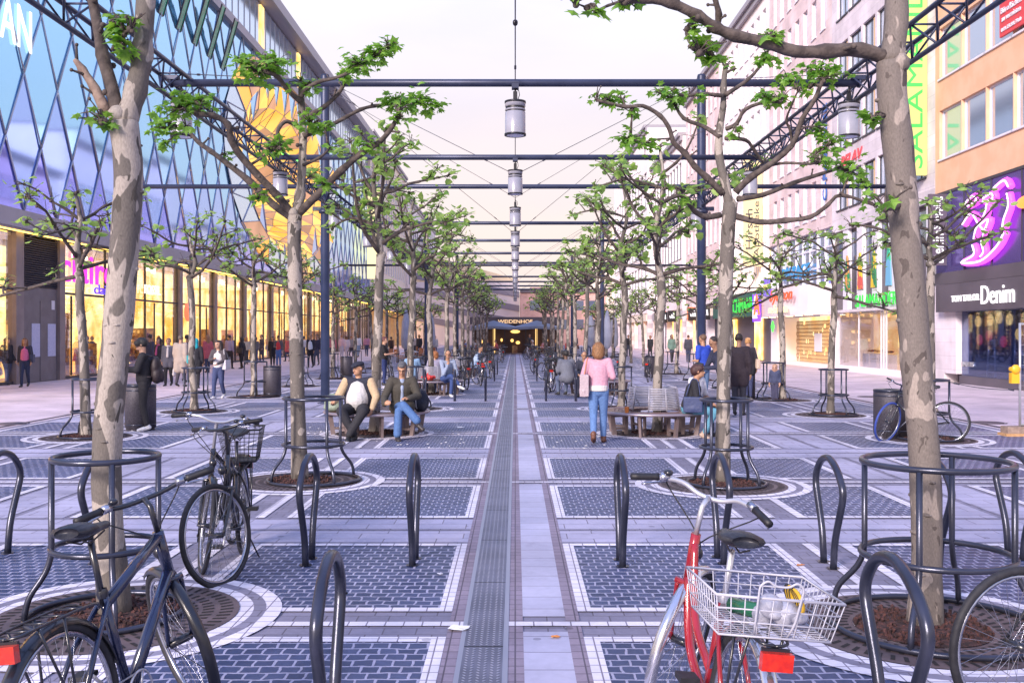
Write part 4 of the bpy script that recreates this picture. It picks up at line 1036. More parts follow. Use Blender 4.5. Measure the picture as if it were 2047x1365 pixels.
# ---------------------------------------------------------------- generic stone fronts with real window openings
def front(name,label,side,xf,y0,y1,z0,z1,wall,rows,n,wfrac,frame,pane,cornice=True,depth=.28,thick=8,margin=.6,double=True,group=None,blind=0,roofh=0,seed=1):
    rg=random.Random(seed); yc=(y0+y1)/2; t=bldg(name,label,(xf,yc,0),group); s=1 if side=='right' else -1   # wall extends towards s
    def X(d): return s*d           # local x, d measured inwards
    def bx(mb,d0,d1,a,b,c,e,m=0):
        xa,xb=sorted((X(d0),X(d1))); mb.box(xa,xb,a-yc,b-yc,c,e,m)
    w=MB(); bx(w,depth+.02,thick,y0,y1,z0,z1)
    zs=[z0]
    rows=sorted(rows)
    cur=z0
    L_=(y1-y0-2*margin)/n; ww=L_*wfrac
    for (sill,h) in rows:
        bx(w,0,depth,y0,y1,cur,sill)
        bx(w,0,depth,y0,y0+margin+(L_-ww)/2,sill,sill+h)
        for i in range(n-1):
            a=y0+margin+i*L_+(L_+ww)/2; bx(w,0,depth,a,a+L_-ww,sill,sill+h)
        bx(w,0,depth,y1-margin-(L_-ww)/2,y1,sill,sill+h)
        cur=sill+h
    bx(w,0,depth,y0,y1,cur,z1)
    w.build('wall',wall,t)
    if cornice:
        c=MB(); bx(c,-.45,thick,y0,y1,z1,z1+.35); bx(c,-.25,0,y0,y1,z1-.4,z1-.002); c.build('cornice',M['roofmetal'],t)
    if roofh:
        r=MB(); a,b=X(.3),X(thick); q=[(a,z1+.35),(b,z1+.35),(b,z1+.35+roofh),(X(2.6),z1+.35+roofh)]
        r.prism(q,y0-yc,y1-yc); r.build('roof',mat('slate_'+name,(.12,.11,.14),rough=.7),t)
    cache={}
    cnt=0
    for (sill,h) in rows:
        for i in range(n):
            if cnt>=98: break
            cnt+=1
            a=y0+margin+i*L_+(L_-ww)/2; key=round(h,2)
            if key not in cache:
                f=MB(); e=.07
                def fb(d0,d1,ya,yb,za,zb):
                    xa,xb=sorted((X(d0),X(d1))); f.box(xa,xb,ya,yb,za,zb)
                fb(.12,.20,0,e,0,h); fb(.12,.20,ww-e,ww,0,h); fb(.12,.20,e,ww-e,0,e); fb(.12,.20,e,ww-e,h-e,h)
                if double: fb(.13,.19,ww/2-.035,ww/2+.035,e,h-e)
                fb(-.06,.12,-.05,ww+.05,-.07,-.001)
                p=MB(); xa,xb=sorted((X(.155),X(.165))); p.box(xa,xb,e,ww-e,e,h-e)
                cache[key]=(f.mesh('window',[frame]),p.mesh('pane',[pane]))
            fo=link('window',cache[key][0],t,(0,a-yc,sill)); po=link('pane',cache[key][1],fo)
            if blind and rg.random()<blind:
                b=MB(); xa,xb=sorted((X(.10),X(.12))); k=rg.uniform(.2,.8); b.box(xa,xb,.08,ww*.3,.08,h-.08); b.build('blind',M['curtain'],fo)
    return t
def rp(t,mb,nm,ms):   # world-coordinate part of a building thing
    o=mb.build(nm,ms,t); o.location=-t.location; return o
XR=XFR
# orange building, nearest on the right
ob=front('orange_building','orange rendered building at the right edge with dark denim shop below','right',XR,22,37.4,7.15,24,M['stucco_or'],[(8.4,1.85),(11.45,1.9),(14.5,1.9),(17.6,1.9),(20.6,1.9)],8,.98,M['winframe'],M['pane'],margin=.35,double=False)
w=MB(); w.box(XR+.02,XR+.06,22,37.35,4.1,7.15); 
rp(ob,w,'dark_glazing',mirror_glass('violet_black_glass',(.13,.09,.34),.22,.7))
w=MB()
for y in range(23,37,2): w.box(XR-.01,XR+.07,y-.03,y+.03,4.1,7.1)
w.box(XR-.02,XR+.3,22,37.4,7.05,7.15); rp(ob,w,'glazing_bars',M['mulldark'])
w=MB(); w.box(XR-.05,XR+.35,22,37.35,3.66,4.1); rp(ob,w,'upper_fascia',M['fascia_d'])
w=MB(); w.box(XR-.32,XR+.3,22,36.6,2.62,3.62); rp(ob,w,'sign_fascia',M['fascia_d'])
w=MB(); w.box(XR-.02,XR+.5,36.6,37.4,0,3.66); w.box(XR-.02,XR+.5,35.6,36.6,.35,2.62); rp(ob,w,'corner_pier',M['stone_lt'])
w=MB(); w.box(XR+.5,XR+8,22,37.4,0,7.15); rp(ob,w,'core_wall',M['fascia_d'])
w=MB(); w.box(XR+.2,XR+.22,22,35.6,.3,2.62); rp(ob,w,'shop_window',glass_mat('dark_shop_glass',(.55,.62,.8),.12))
w=MB(); w.box(XR+.1,XR+.3,22,35.6,0,.3); rp(ob,w,'shop_plinth',M['fascia_d'])
w=MB(); w.box(XR+.46,XR+.495,22,35.6,.02,2.62); rp(ob,w,'shop_backdrop',mat('dim_shop_interior',(.05,.07,.13),(.10,.08,.12),scale=1.5,rough=.8))
M['dimlamp']=glow('dim_shop_lamp',(1.0,.55,.15),1.2); M['pinkglow']=glow('glowing_pink_clothes',(.8,.05,.12),.6)  # pink clothes glow themselves, the shop light is put into their colour
for i,(y,z,m_) in enumerate([(34.7,2.25,'dimlamp'),(33.8,2.3,'dimlamp'),(33.2,2.35,'dimlamp'),(32.5,2.3,'dimlamp'),(33.9,1.75,'pinkglow'),(32.9,1.55,'pinkglow'),(34.6,1.6,'pinkglow'),(31.9,1.8,'dimlamp')]):
    g=MB(); g.sph((XR+.36,y,z),(.06,.22,.20),10,7); rp(ob,g,'shop_lamp' if m_=='dimlamp' else 'glowing_clothes',M[m_])
for y in (33.7,31.9):
    g=MB()
    for s in (-1,1): g.tube([(XR+.34,y+s*.28,.32),(XR+.36,y+s*.2,1.75)],.035,6)
    for i in range(5): g.tube([(XR+.34,y-.26+i*.012,.5+i*.27),(XR+.34,y+.26-i*.012,.5+i*.27)],.022,6)
    rp(ob,g,'display_ladder',M['silver'])
lettering('shop_lettering','REALITIES',.3,(.19,35.15-29.7,.72),'-x',M['silver'],ob,width=.95,height=.17)
M['neonw']=glow('white_neon',(1,.93,.97),.9)
lettering('shop_lettering','TOM TAILOR',.4,(-.34,34.2-29.7,3.07),'-x',M['neonw'],ob,width=2.1,height=.22)
lettering('shop_lettering','Denim',.8,(-.34,31.9-29.7,3.12),'-x',M['neonw'],ob,width=2.2,height=.62)
w=MB(); w.box(XR-.75,XR-.08,36.2,36.3,4.35,7.0); 
vs_=rp(ob,w,'projecting_sign',M['fascia_d'])
lettering('sign_lettering','Shopping',.5,(-.42,36.19-29.7,6.3),'-y',M['neonw'],ob,width=1.2,height=.36,roll=PI/2)
lettering('sign_lettering','Denim',.5,(-.42,36.19-29.7,5.05),'-y',M['neonw'],ob,width=1.2,height=.42,roll=PI/2)
# magenta neon logo: white tubes on glowing magenta outlines
M['neonm']=glow('magenta_neon',(1.0,.08,.9),1.3); M['neonc']=glow('neon_core',(1.0,.80,1.0),1.5)
def neon(strokes,c,sc,par,r=.042):
    a=MB(); b=MB()
    for st in strokes:
        pts=spline([V((XR-.10,c[0]-x*sc*1.9,c[1]+y*sc)) for x,y in st],4)
        a.tube(pts,r*2.7,8); b.tube([p+V((-.11,0,0)) for p in pts],r*.75,6)
    for pts,mb,nm,mm in ((0,a,'neon_outline','neonm'),(0,b,'neon_tube','neonc')): rp(par,mb,nm,M[mm])
neon([[(-.7,.25),(-.35,.55),(-.05,.1),(.2,-.2)],[(.25,.75),(.15,.4),(-.15,.0),(-.25,-.35)],[(.0,.1),(.3,.2),(.1,-.3),(.05,-.5)],[(-.3,-.55),(-.25,-.9),(-.75,-1.1),(0,-1.15),(.6,-.75),(.85,-.35)],
      [(.05,-.55),(.12,-.85),(.0,-1.0)],[(.95,.9),(1.0,.5),(.85,.1),(.8,-.2)],[(-.6,.95),(-.3,1.15),(-.15,.95),(-.5,.85)],[(.1,.95),(.4,1.05),(.45,.85),(.1,.85)],[(.5,1.2),(.85,1.35),(1.0,1.1)]],(33.35,5.45),1.0,ob)
w=MB(); w.sph((XR-.1,30.6,5.95),(.06,.55,.2),14,8); rp(ob,w,'orange_neon',glow('orange_neon',(1,.25,.03),1.3))
# red office sign in the upper right window
M['redsign']=mat('red_sign_board',(.62,.05,.06),rough=.5)
w=MB(); w.box(XR-.14,XR-.06,30.6,32.15,11.55,13.25); rp(ob,w,'letting_sign',M['redsign'])
for z,txt,hh,wd in ((12.95,'Knight',.17,.7),(12.72,'Frank',.17,.62),(12.38,'Büroflächen',.2,1.3),(12.1,'zu vermieten',.17,1.2),(11.75,'069.23.88.73.0',.13,1.25)):
    lettering('sign_lettering',txt,.3,(-.15,31.38-29.7-(.25 if hh==.17 and wd<1 else 0),z),'-x',M['winframe'],ob,width=wd,height=hh)
w=MB(); 
for dy,dz in ((0,0),(.17,0),(0,-.17),(.17,-.17)): w.box(XR-.155,XR-.141,31.85+dy-.13,31.85+dy,12.83+dz,12.96+dz)
rp(ob,w,'logo',M['winframe'])
# shoe shop building
sb=front('shoe_shop_building','pale stone building with tall yellow sign and green shoe shop letters','right',XR,37.42,49.6,7.4,24.5,M['stone_lt'],[(7.95,1.75),(10.95,1.95),(14.2,1.95),(17.4,1.95),(20.6,1.95)],6,.86,M['mulldark'],M['pane'],margin=.7,blind=.55,seed=3)
M['signyel']=glow('lit_yellow_sign',(1.0,.90,.28),.62); M['greenlet']=glow('green_letters',(.06,.75,.10),.75); M['green3d']=glow('green_lit_letters',(.04,.85,.08),.6)
def on(t,x,y,z): return (x-t.location.x,y-t.location.y,z)
w=MB(); w.box(XR-1.05,XR-.06,38.0,38.16,8.0,17.2); rp(sb,w,'projecting_sign',M['signyel'])
lettering('sign_lettering','SALAMANDER',1,on(sb,XR-.55,37.98,12.6),'-y',M['greenlet'],sb,width=8.7,height=.62,roll=PI/2)
w=MB(); w.box(XR+.0,XR+.1,37.42,49.6,6.9,7.4); w.box(XR-.2,XR+.1,37.42,49.6,2.86,2.98); rp(sb,w,'bands',M['stone_lt'])
w=MB(); w.box(XR+.25,XR+.4,37.42,49.6,2.9,6.9); rp(sb,w,'dark_panels',M['fascia_d'])
for i in range(6): w=MB(); w.box(XR+.04,XR+.24,37.6+i*1.95,38.3+i*1.95,2.98,6.9); rp(sb,w,'white_strip',M['winframe'])
for i in range(6): w=MB(); w.box(XR+.20,XR+.245,38.45+i*1.95,39.4+i*1.95,5.0,6.7); rp(sb,w,'window',M['pane_d'])
for i,(c1,c2) in enumerate((((.02,.25,.1),(.65,.30,.08)),((.75,.55,.05),(.6,.1,.08)),((.72,.5,.04),(.03,.2,.08)),((.05,.45,.25),(.15,.4,.6)))):
    y=47.3-i*1.75; w=MB()   # plain coloured banner shapes where the photo has painted figures
    w.prism([(y-.3,3.9),(y+.35,3.9),(y+.28,4.8),(y+.1,5.6),(y-.05,5.6),(y-.22,4.8)],XR-.02,XR+.02,axis='x'); rp(sb,w,'coloured_banner',mat('banner_%d'%i,c1,c2,scale=1.1,rough=.6,lo=.49,hi=.51))
lettering('shop_lettering','SALAMANDER',1,on(sb,XR-.28,42.9,3.32),'-x',M['green3d'],sb,width=4.9,height=.56,depth=.02)
w=MB(); w.box(XR+1.9,XR+2.0,37.9,49.2,0,2.86); rp(sb,w,'lit_back_wall',glow('warm_shoe_shop',(1.0,.60,.26),.75,(.9,.42,.15),1.4))
w=MB(); w.box(XR+.2,XR+2,37.9,49.2,.0,.12); w.box(XR+.2,XR+2,37.9,49.2,2.78,2.86); rp(sb,w,'shop_floor',M['plaster_w'])
w=MB(); w.box(XR+.0,XR+2,37.42,37.9,0,2.86); w.box(XR+.0,XR+2,49.0,49.6,0,2.86); w.box(XR+.02,XR+.2,37.9,49,0,.28); rp(sb,w,'shop_piers',M['plaster_w'])
w=MB(); w.box(XR+.10,XR+.115,37.9,49,.28,2.86); rp(sb,w,'shop_pane',M['glass'])
w=MB()
for y in (40.0,42.6,42.9,43.2,46): w.box(XR+.08,XR+.15,y-.025,y+.025,.12,2.86)
rp(sb,w,'pane_bars',M['winframe'])
w=MB(); w.prism([(39.4,2.3),(42.4,2.3),(42.0,1.5),(41,1.2)],XR+1.4,XR+1.5,axis='x'); rp(sb,w,'lit_canopy',M['shoplamp'])
for y,z in ((46.8,.3),(45.8,.3),(44.6,.3),(40.6,.3),(39.6,.3),(41.5,.3)):
    w=MB(); w.box(XR+.7,XR+1.2,y-.4,y+.4,.12,.8+.1*(y%1),0)
    for k in range(5): w.sph((XR+.8+.1*k,y-.3+.14*k,.93+.1*(y%1)),(.12,.05,.05),8,5,k%3+1)
    rp(sb,w,'shoe_display',[M['plaster_w'],M['goods1'],M['goods3'],M['goods4']])
# fashion shop with the curved canopy
fb=front('fashion_shop_building','pink white stone building with a curved fashion shop canopy and blue passage letters','right',XR,49.62,61.8,7.3,24.2,M['stone_pk'],[(8.0,2.0),(11.3,2.0),(14.5,2.0),(17.7,2.0),(20.8,2.0)],7,.5,M['winframe'],M['pane'],margin=.6,seed=5,double=False)
w=MB(); w.box(XR+.2,XR+.3,49.62,61.8,4.4,7.3); rp(fb,w,'upper_glazing',M['pane'])
w=MB()
for i in range(10): w.box(XR+.1,XR+.22,49.7+i*1.33,49.8+i*1.33,4.4,7.3)
for z in (5.3,6.3): w.box(XR+.12,XR+.2,49.62,61.8,z,z+.1)
rp(fb,w,'glazing_bars',M['winframe'])
M['canopy']=mat('pale_canopy',(.66,.58,.62),(.72,.63,.67),scale=.8,rough=.4)
w=MB(); poly=[]
for i in range(13):
    t=i/12; y=50.0+11.5*t; poly.append((XR-.35-1.05*math.sin(PI*t)**.6,y))
poly+=[(XR+.2,61.5),(XR+.2,50.0)]
w.prism(poly,2.82,4.4,axis='z'); rp(fb,w,'canopy',M['canopy'])
M['orangelet']=glow('orange_red_letters',(.95,.10,.02),.75)
lettering('shop_lettering','byricon',1,on(fb,XR-1.42,54.0,3.88),'-x',M['orangelet'],fb,width=4.6,height=.8,shear=.35,bold=.012)
lettering('shop_lettering','re-Fashion',.6,on(fb,XR-1.42,54.6,3.22),'-x',glow('gold_letters',(1,.8,.45),.9),fb,width=3.9,height=.46,bold=.006)
lettering('shop_lettering','A',1,on(fb,XR-1.35,59.6,3.6),'-x',glow('red_orange_neon',(1,.16,.04),1.1),fb,width=1.6,height=1.25,bold=.05)
lettering('shop_lettering','PASSAGE',1,on(fb,XR-.05,55.9,5.35),'-x',glow('blue_neon_letters',(.04,.38,.85),.5),fb,width=5.6,height=.72,depth=.05)
lettering('facade_lettering','C-PASSAGE',1,on(fb,XR-.08,50.5,11.2),'-x',mat('blue_painted_letters',(.03,.12,.42),rough=.5),fb,width=5.0,height=.62,roll=PI/2)
lettering('facade_lettering','BELAV',1,on(sb,XR-.06,46.6,10.25),'-x',glow('red_sign_letters',(.85,.06,.08),.7),sb,width=3.0,height=.5,shear=.3)
w=MB(); w.box(XR+1.5,XR+1.6,50.2,60.6,0,2.82); rp(fb,w,'lit_back_wall',glow('warm_fashion_shop',(1.0,.50,.15),1.0,(1.0,.72,.36),.9))
w=MB()
for i in range(38):
    for j in range(11):
        if rg.random()<.93:
            y=50.4+i*.19+(.095 if j%2 else 0); z=.35+j*.21; w.tube([(XR+.5,y,z-.105),(XR+.5,y+.095,z),(XR+.5,y,z+.105),(XR+.5,y-.095,z)],.016,4,closed=True)
rp(fb,w,'roller_grille',mat('warm_grille_bars',(.34,.2,.12),rough=.5))
w=MB(); w.box(XR+.42,XR+.44,52.6,53.9,.85,1.85); rp(fb,w,'notice_board',M['winframe'])
w=MB(); w.box(XR+.1,XR+1.6,49.62,50.2,0,2.82); w.box(XR+.1,XR+1.6,60.4,61.8,0,2.82); w.box(XR+.2,XR+1.6,50.2,60.4,0,.2); rp(fb,w,'shop_piers',M['plaster_w'])
for i in range(6): 
    w=MB(); w.lathe([(0,2.80),(.2,2.80),(.2,2.815),(0,2.815)],(XR-.75,51+i*1.8,0),12); rp(fb,w,'canopy_downlight',M['shoplamp'])
for (y,z,sc,c) in ((57.6,2.25,.34,(.1,1,.1)),):
    w=MB()
    for a in range(4): w.sph((XR-.9,y+math.cos(a*PI/2)*sc*.5,z+math.sin(a*PI/2)*sc*.5),(.05,sc*.5,sc*.5),12,8)
    rp(fb,w,'clover_sign',glow('green_clover',c,.95))
w=MB(); w.box(XR-1.6,XR-1.5,55.8,57.0,4.0,5.0); w.box(XR-1.61,XR-1.6,55.82,56.98,4.35,4.68,1); rp(fb,w,'bank_sign',[glow('violet_sign',(.22,.12,.75),.8),glow('sign_yellow',(1,.75,.2),1)])
# green discount shoe shop
db=front('discount_shop_building','building with dark green canopy and gold lit louvres on the right','right',XR,61.82,77,7.2,24,M['plaster_w'],[(8.2,2.0),(11.4,2.0),(14.6,2.0),(17.8,2.0),(20.8,2.0)],9,.55,M['winframe'],M['pane'],margin=.5,seed=8,double=False)
w=MB(); w.box(XR-.6,XR+.3,62,76.5,3.0,4.6); rp(db,w,'canopy',mat('dark_green_canopy',(.02,.10,.08),rough=.5))
lettering('shop_lettering','DEICHMANN',1,on(db,XR-.65,67.2,3.75),'-x',M['green3d'],db,width=8.2,height=1.0,depth=.02)
w=MB(); w.box(XR+.1,XR+.2,61.9,77,4.7,10.6); rp(db,w,'lit_louvre_wall',glow('gold_lit_wall',(1,.66,.30),.75))
w=MB()
for i in range(24): w.box(XR-.12,XR+.09,62.1+i*.62,62.28+i*.62,4.7,10.6)
rp(db,w,'louvre_blades',M['plaster_w'])
w=MB(); w.box(XR+.3,XR+.4,62,76.5,0,3.0); rp(db,w,'shop_wall',M['fascia_d'])
w=MB(); w.box(XR+.2,XR+.29,64.5,66.5,.1,2.9); w.box(XR+.2,XR+.29,72,75,.1,2.9); rp(db,w,'lit_shop_window',M['shopwarm'])
w=MB(); w.box(XR-.7,XR-.5,61.9,63.3,2.6,4.4); rp(db,w,'violet_sign',glow('violet_neon',(.22,.05,1.0),1.1))
lettering('sign_lettering','Like',.6,on(db,XR-.72,62.6,3.1),'-x',M['neonw'],db,width=1.1,height=.6)
lettering('sign_lettering','A',.6,on(db,XR-.72,62.6,4.0),'-x',M['neonw'],db,width=.6,height=.5)
# pharmacy banner
w=MB(); w.box(XR-1.3,XR-.1,63.2,63.35,6.2,13.2); rp(db,w,'banner_sign',glow('lit_gold_banner',(1.0,.74,.38),.85))
for dx,tx in ((-.95,'Hirsch'),(-.42,'Apotheke')):
    lettering('banner_lettering',tx,.8,on(db,XR+dx,63.18,8.6),'-y',M['wdark'],db,width=3.6 if tx!='Hirsch' else 2.6,height=.45,roll=PI/2)
# more fronts down the right side
front('pale_building','pale pink building with small windows on the right, just beyond the round mast','right',XR,77.02,92,4.6,23.5,M['stone_pk'],[(5.6,2.2),(9.2,2.2),(12.8,2.2),(16.4,2.2),(20,2.2)],8,.45,M['winframe'],M['pane'],seed=11,double=False,roofh=3)
front('pale_building','slender white office building further down the right side','right',XR-.3,92.02,112,4.6,20.5,M['plaster_w'],[(5.6,2.4),(9.0,2.4),(12.4,2.4),(15.8,2.4)],10,.7,M['mulldark'],M['pane'],seed=12,double=False)
hb=front('glazed_building','far right building of tall glass bays with slanting edge before the restaurant','right',XR-.9,112.02,150,4.6,25.5,M['plaster_w'],[(5.6,4.2),(11,4.2),(16.4,4.2)],12,.8,M['mulldark'],M['pane'],seed=13,double=False)
front('pale_building','last low building on the far right behind the parasols','right',XR-1.2,150.02,200,4.6,19,M['cream'],[(6,2.4),(10,2.4),(14,2.4)],16,.55,M['winframe'],M['pane'],seed=14,double=False)
M['adsign']=mat('black_sign_box',(.012,.012,.016),rough=.4)
for i,(a,b,xx,lb) in enumerate([(77.1,91.9,XR,'arcade_shops_pale'),(92.1,111.9,XR-.3,''),(112.1,149.9,XR-.9,''),(150.1,199.9,XR-1.2,'')]):
    t=bldg('shop_arcade','row of %s street level shop fronts on the right, %s'%(('warm lit','yellow lit','orange lit','distant lit')[i],('below the pale pink building','below the slender white office','below the glazed building','at the far end')[i]),(xx,a,0))
    w=MB(); w.box(0,8,0,b-a,4.2,4.6); w.box(.6,8,0,b-a,0,4.2); w.build('wall',M['plaster_w'],t)
    w=MB(); n=max(3,int((b-a)/4))
    for k in range(n):
        y=(k+.2)*(b-a)/n; w.box(.5,.58,y,y+(b-a)/n*.62,.2,3.2,0 if (k+i)%3 else 1)
    w.build('lit_shop_window',[M['shopwarm'],M['wdark']],t)
    for k in range(n+1): y=k*(b-a)/n; w=MB(); w.box(.0,.59,max(0,y-.3),min(b-a,y+.3),0,4.2); w.build('pier',M['stone_lt'],t)
    w=MB(); w.box(-.1,.0,.2,b-a-.2,3.3,4.1); w.build('sign_band',M['fascia'] if i%2 else M['cream'],t)
    if i<2:
        for k in range(2):
            w=MB(); y=3.0+k*5.5; w.box(-.9,-.1,y,y+.2,3.0,4.1,0)
            for s in range(3): 
                x0=-.72+s*.17; w.prism([(x0,3.35),(x0+.13,3.35),(x0+.13-.05,3.55+.14*s),(x0-.05,3.62+.14*s)],y-.02,y-.001,1)
            w.build('triangle_logo_sign',[M['adsign'],M['neonw']],t)
        w=MB(); w.box(-.8,-.1,9.6,9.75,3.1,4.2); w.build('orange_sign',glow('orange_sign_%d'%i,(1,.18,.05),.9),t)
# ---------------------------------------------------------------- left beyond the shopping centre
front('cream_building','tall cream building on the far left with gold lit vertical sign','left',XFL,121.2,160,5.4,27,M['cream'],[(6.5,2.4),(10.2,2.4),(13.9,2.4),(17.6,2.4),(21.3,2.4)],14,.6,M['winframe'],M['pane'],seed=21,double=False)
t=front('cream_building','lower pale office block at the far left end of the street','left',XFL+.4,160.2,215,5.4,24,M['plaster_w'],[(6.5,2.4),(10.2,2.4),(13.9,2.4),(17.6,2.4)],16,.7,M['mulldark'],M['pane'],seed=22,double=False)
t=bldg('lit_arcade','yellow lit shop arcade at street level on the far left beyond the shopping centre',(XFL,121.2,0))
w=MB(); w.box(-8,-.8,0,93.8,0,5.4); w.build('wall',M['shopwarm'],t)
for k in range(20): w=MB(); w.box(-.75,-.1,k*4.9,k*4.9+.5,0,5.2); w.build('pier',M['pilaster'],t)
w=MB(); w.box(-.8,.5,0,93.8,5.1,5.38); w.build('canopy',M['cream'],t)
w=MB()
for k in range(30): w.box(-.4,-.2,k*3.1,k*3.1+.6,5.04,5.09)
w.build('soffit_light',M['strip'],t)
t=thing('vertical_banner','tall gold lit vertical banner sign on the left beyond the glass facade','sign',(XFL+.9,118,0))
w=MB(); w.box(-.8,.8,-.1,.1,8.5,19.5); w.build('panel',M['signyel'] if False else glow('gold_banner',(1,.82,.45),.8),t)
lettering('lettering','ZARA',1,(0,-.13,17.2),'-y',M['wdark'],t,width=3.6,height=.8,roll=PI/2)
# ---------------------------------------------------------------- restaurant pavilion and what closes the street
YR=92.5
t=bldg('restaurant_pavilion','dark restaurant pavilion with gold letters closing the plaza at its far end',(0,YR,0))
w=MB(); w.box(-4.1,4.1,.6,9,0,3.3); w.build('wall',mat('dark_brown_interior',(.05,.03,.03),(.09,.05,.04),scale=1,rough=.7),t)
w=MB(); w.box(-4.3,4.3,-.5,9,3.3,3.42); w.prism([(-4.3,2.72),(4.3,2.72),(4.3,3.3),(-4.3,3.3)],-.5,-.3); w.build('roof_fascia',M['fascia_d'],t)
lettering('lettering','WEIDENHOF',1,(0,-.53,3.0),'-y',glow('gold_letters_restaurant',(1.0,.62,.34),.85),t,width=3.25,height=.33)
w=MB()
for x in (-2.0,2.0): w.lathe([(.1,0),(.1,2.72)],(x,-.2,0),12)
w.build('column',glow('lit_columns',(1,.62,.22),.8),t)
w=MB()
for x in (-4.0,-2.9,-1.0,1.0,2.9,4.0): w.box(x-.05,x+.05,.3,.4,0,2.72)
w.build('frame',M['wdark'],t)
for x,z,sx in ((0,2.05,.45),(-.3,1.2,.15),(.25,1.0,.2),(-1.3,1.25,.1),(3.0,1.2,.12),(-3.2,1.1,.12),(1.4,1.1,.2)):
    w=MB(); w.sph((x,.45,z),(sx,.08,.16),12,8); w.build('interior_lamp',M['dimlamp'],t)
w=MB(); w.box(-.3,.2,-.9,-.5,0,.75); w.build('menu_stand',M['goods2'],t)
M['parasol']=mat('blue_grey_parasol_cloth',(.17,.21,.30),(.20,.24,.33),scale=1,rough=.8)
def parasol(label,x,y,r=2.1,h=2.75,a=0):
    t=thing('parasol',label,'parasol',(x,y,0),a,'large square parasols of the cafe')
    c=MB(); q=[V((sx*r,sy*r,h-.65)) for sx,sy in ((-1,-1),(1,-1),(1,1),(-1,1))]; ap=V((0,0,h)); mid=[(q[i]+q[(i+1)%4])/2+V((0,0,.12)) for i in range(4)]
    for i in range(4):
        for (a_,b_) in ((q[i],mid[i]),(mid[i],q[(i+1)%4])):
            c.add([a_,b_,ap],[(0,1,2)]); c.add([a_,b_,b_-V((0,0,.22)),a_-V((0,0,.22))],[(0,1,2,3)])
    c.build('canopy',M['parasol'],t)
    p=MB(); p.tube([(0,0,0),(0,0,h)],.035,8); p.lathe([(0,0),(.35,0),(.35,.08),(0,.08)],n=16); p.build('pole',M['blackp'],t)
    rb=MB()
    for k in q: rb.bar(ap-V((0,0,.1)),k-V((0,0,.03)),.012,4)
    rb.build('ribs',M['blackp'],t); return t
parasol('left one of two open blue grey parasols in front of the restaurant',-1.95,88.5,1.95,3.05); parasol('right one of two open blue grey parasols in front of the restaurant',1.95,88.5,1.95,3.05)
M['closed']=mat('closed_parasol_cloth',(.30,.33,.44),(.36,.39,.5),scale=2,rough=.8)
for i,(x,y) in enumerate([(-7.4,66),(-6.2,70),(-8.2,74),(-6.8,79),(6.6,70),(7.6,75),(6.2,80)]):
    t=thing('closed_parasol','closed blue grey parasol, %s in the %s cafe terrace'%(ORD[i if i<4 else i-4],'left' if x<0 else 'right'),'parasol',(x,y,0),0,'closed parasols of the cafe')
    c=MB(); c.lathe([(.10,.75),(.30,1.0),(.34,1.6),(.26,2.6),(.10,3.4),(0,3.55)],n=14); c.build('canopy',M['closed'],t)
    p=MB(); p.tube([(0,0,0),(0,0,.9)],.035,8); p.lathe([(0,0),(.35,0),(.35,.08),(0,.08)],n=14); p.build('pole',M['blackp'],t)
# buildings closing the view
t=bldg('striped_building','white building with slanting grey bands behind the restaurant',(-4.5,165,0))
w=MB(); w.box(-15,5.2,0,14,0,10.6); w.build('wall',M['plaster_w'],t)
w=MB()
for i in range(4):
    z=1.2+i*2.35; w.prism([(-15,z+3.34),(5.2,z-.3),(5.2,z+.75),(-15,z+4.39)],-.12,-.002)
w.build('grey_band',mat('grey_violet_bands',(.27,.25,.31),rough=.7),t)
w=MB(); w.prism([(-15,10.6),(5.2,10.6),(5.2,11.0),(-15,16.5)],0,14); w.build('roof_storey',mat('ochre_roof_storey',(.86,.70,.48),rough=.7),t)
w=MB()
for i in range(5): w.box(-6.5+i*1.3,-5.8+i*1.3,-.05,.02,10.9,12.0-.12*i)
w.build('window',M['wdark'],t)
t=front('brick_building','red brick building behind the restaurant, right of the striped one','right',3.0,0,1,0,1,M['plaster_w'],[],1,.5,M['winframe'],M['pane'],cornice=False) if False else bldg('brick_building','red brick building with flat roof behind the restaurant, right of the striped one',(7,160,0))
M['redbrick']=brick_mat('red_brick',(.50,.28,.26),(.56,.33,.30),(.45,.35,.34),.25,.075,.01,axes='xzy',bump=.2)
w=MB(); w.box(-6.2,8,0,14,0,8.6); w.box(-4.5,-1.5,2,8,8.6,9.6); w.build('wall',M['redbrick'],t)
w=MB(); w.box(-6.2,8.1,-.3,14,8.6,9.0); w.build('cornice',M['fascia_d'],t)
for k in range(2):
    for i in range(5):
        w=MB(); w.box(-4.6+i*2.4,-3.0+i*2.4,-.06,.02,2.6+k*3.1,4.2+k*3.1); w.build('window',M['pane_d'],t)
# ---------------------------------------------------------------- bicycles
# local frame: x forward, y left, z up, origin on the ground midway between the hubs
M['tyre']=mat('bike_tyre',(.014,.014,.018),(.022,.022,.027),scale=30,rough=.7)
M['tail']=mat('red_tail_light_lens',(.55,.025,.01),(.42,.015,.01),scale=30,rough=.15,coat=.5)
M['frame_blue']=mat('dark_blue_paint',(.006,.010,.036),(.009,.015,.048),scale=6,rough=.22,coat=.7)
M['frame_red']=mat('red_paint',(.22,.007,.012),(.28,.011,.017),scale=5,rough=.22,coat=.7)
M['frame_black']=mat('black_frame_paint',(.015,.016,.022),rough=.25,coat=.5)
M['frame_silver']=mat('grey_frame_paint',(.30,.31,.35),rough=.3,metal=.6)
M['frame_white']=mat('white_frame_paint',(.62,.62,.66),rough=.3)
M['saddle']=mat('black_saddle_vinyl',(.018,.018,.024),(.03,.03,.036),scale=40,rough=.45,bump=.1,bscale=120)
M['bluetyre']=mat('blue_tyre',(.03,.06,.30),rough=.6)
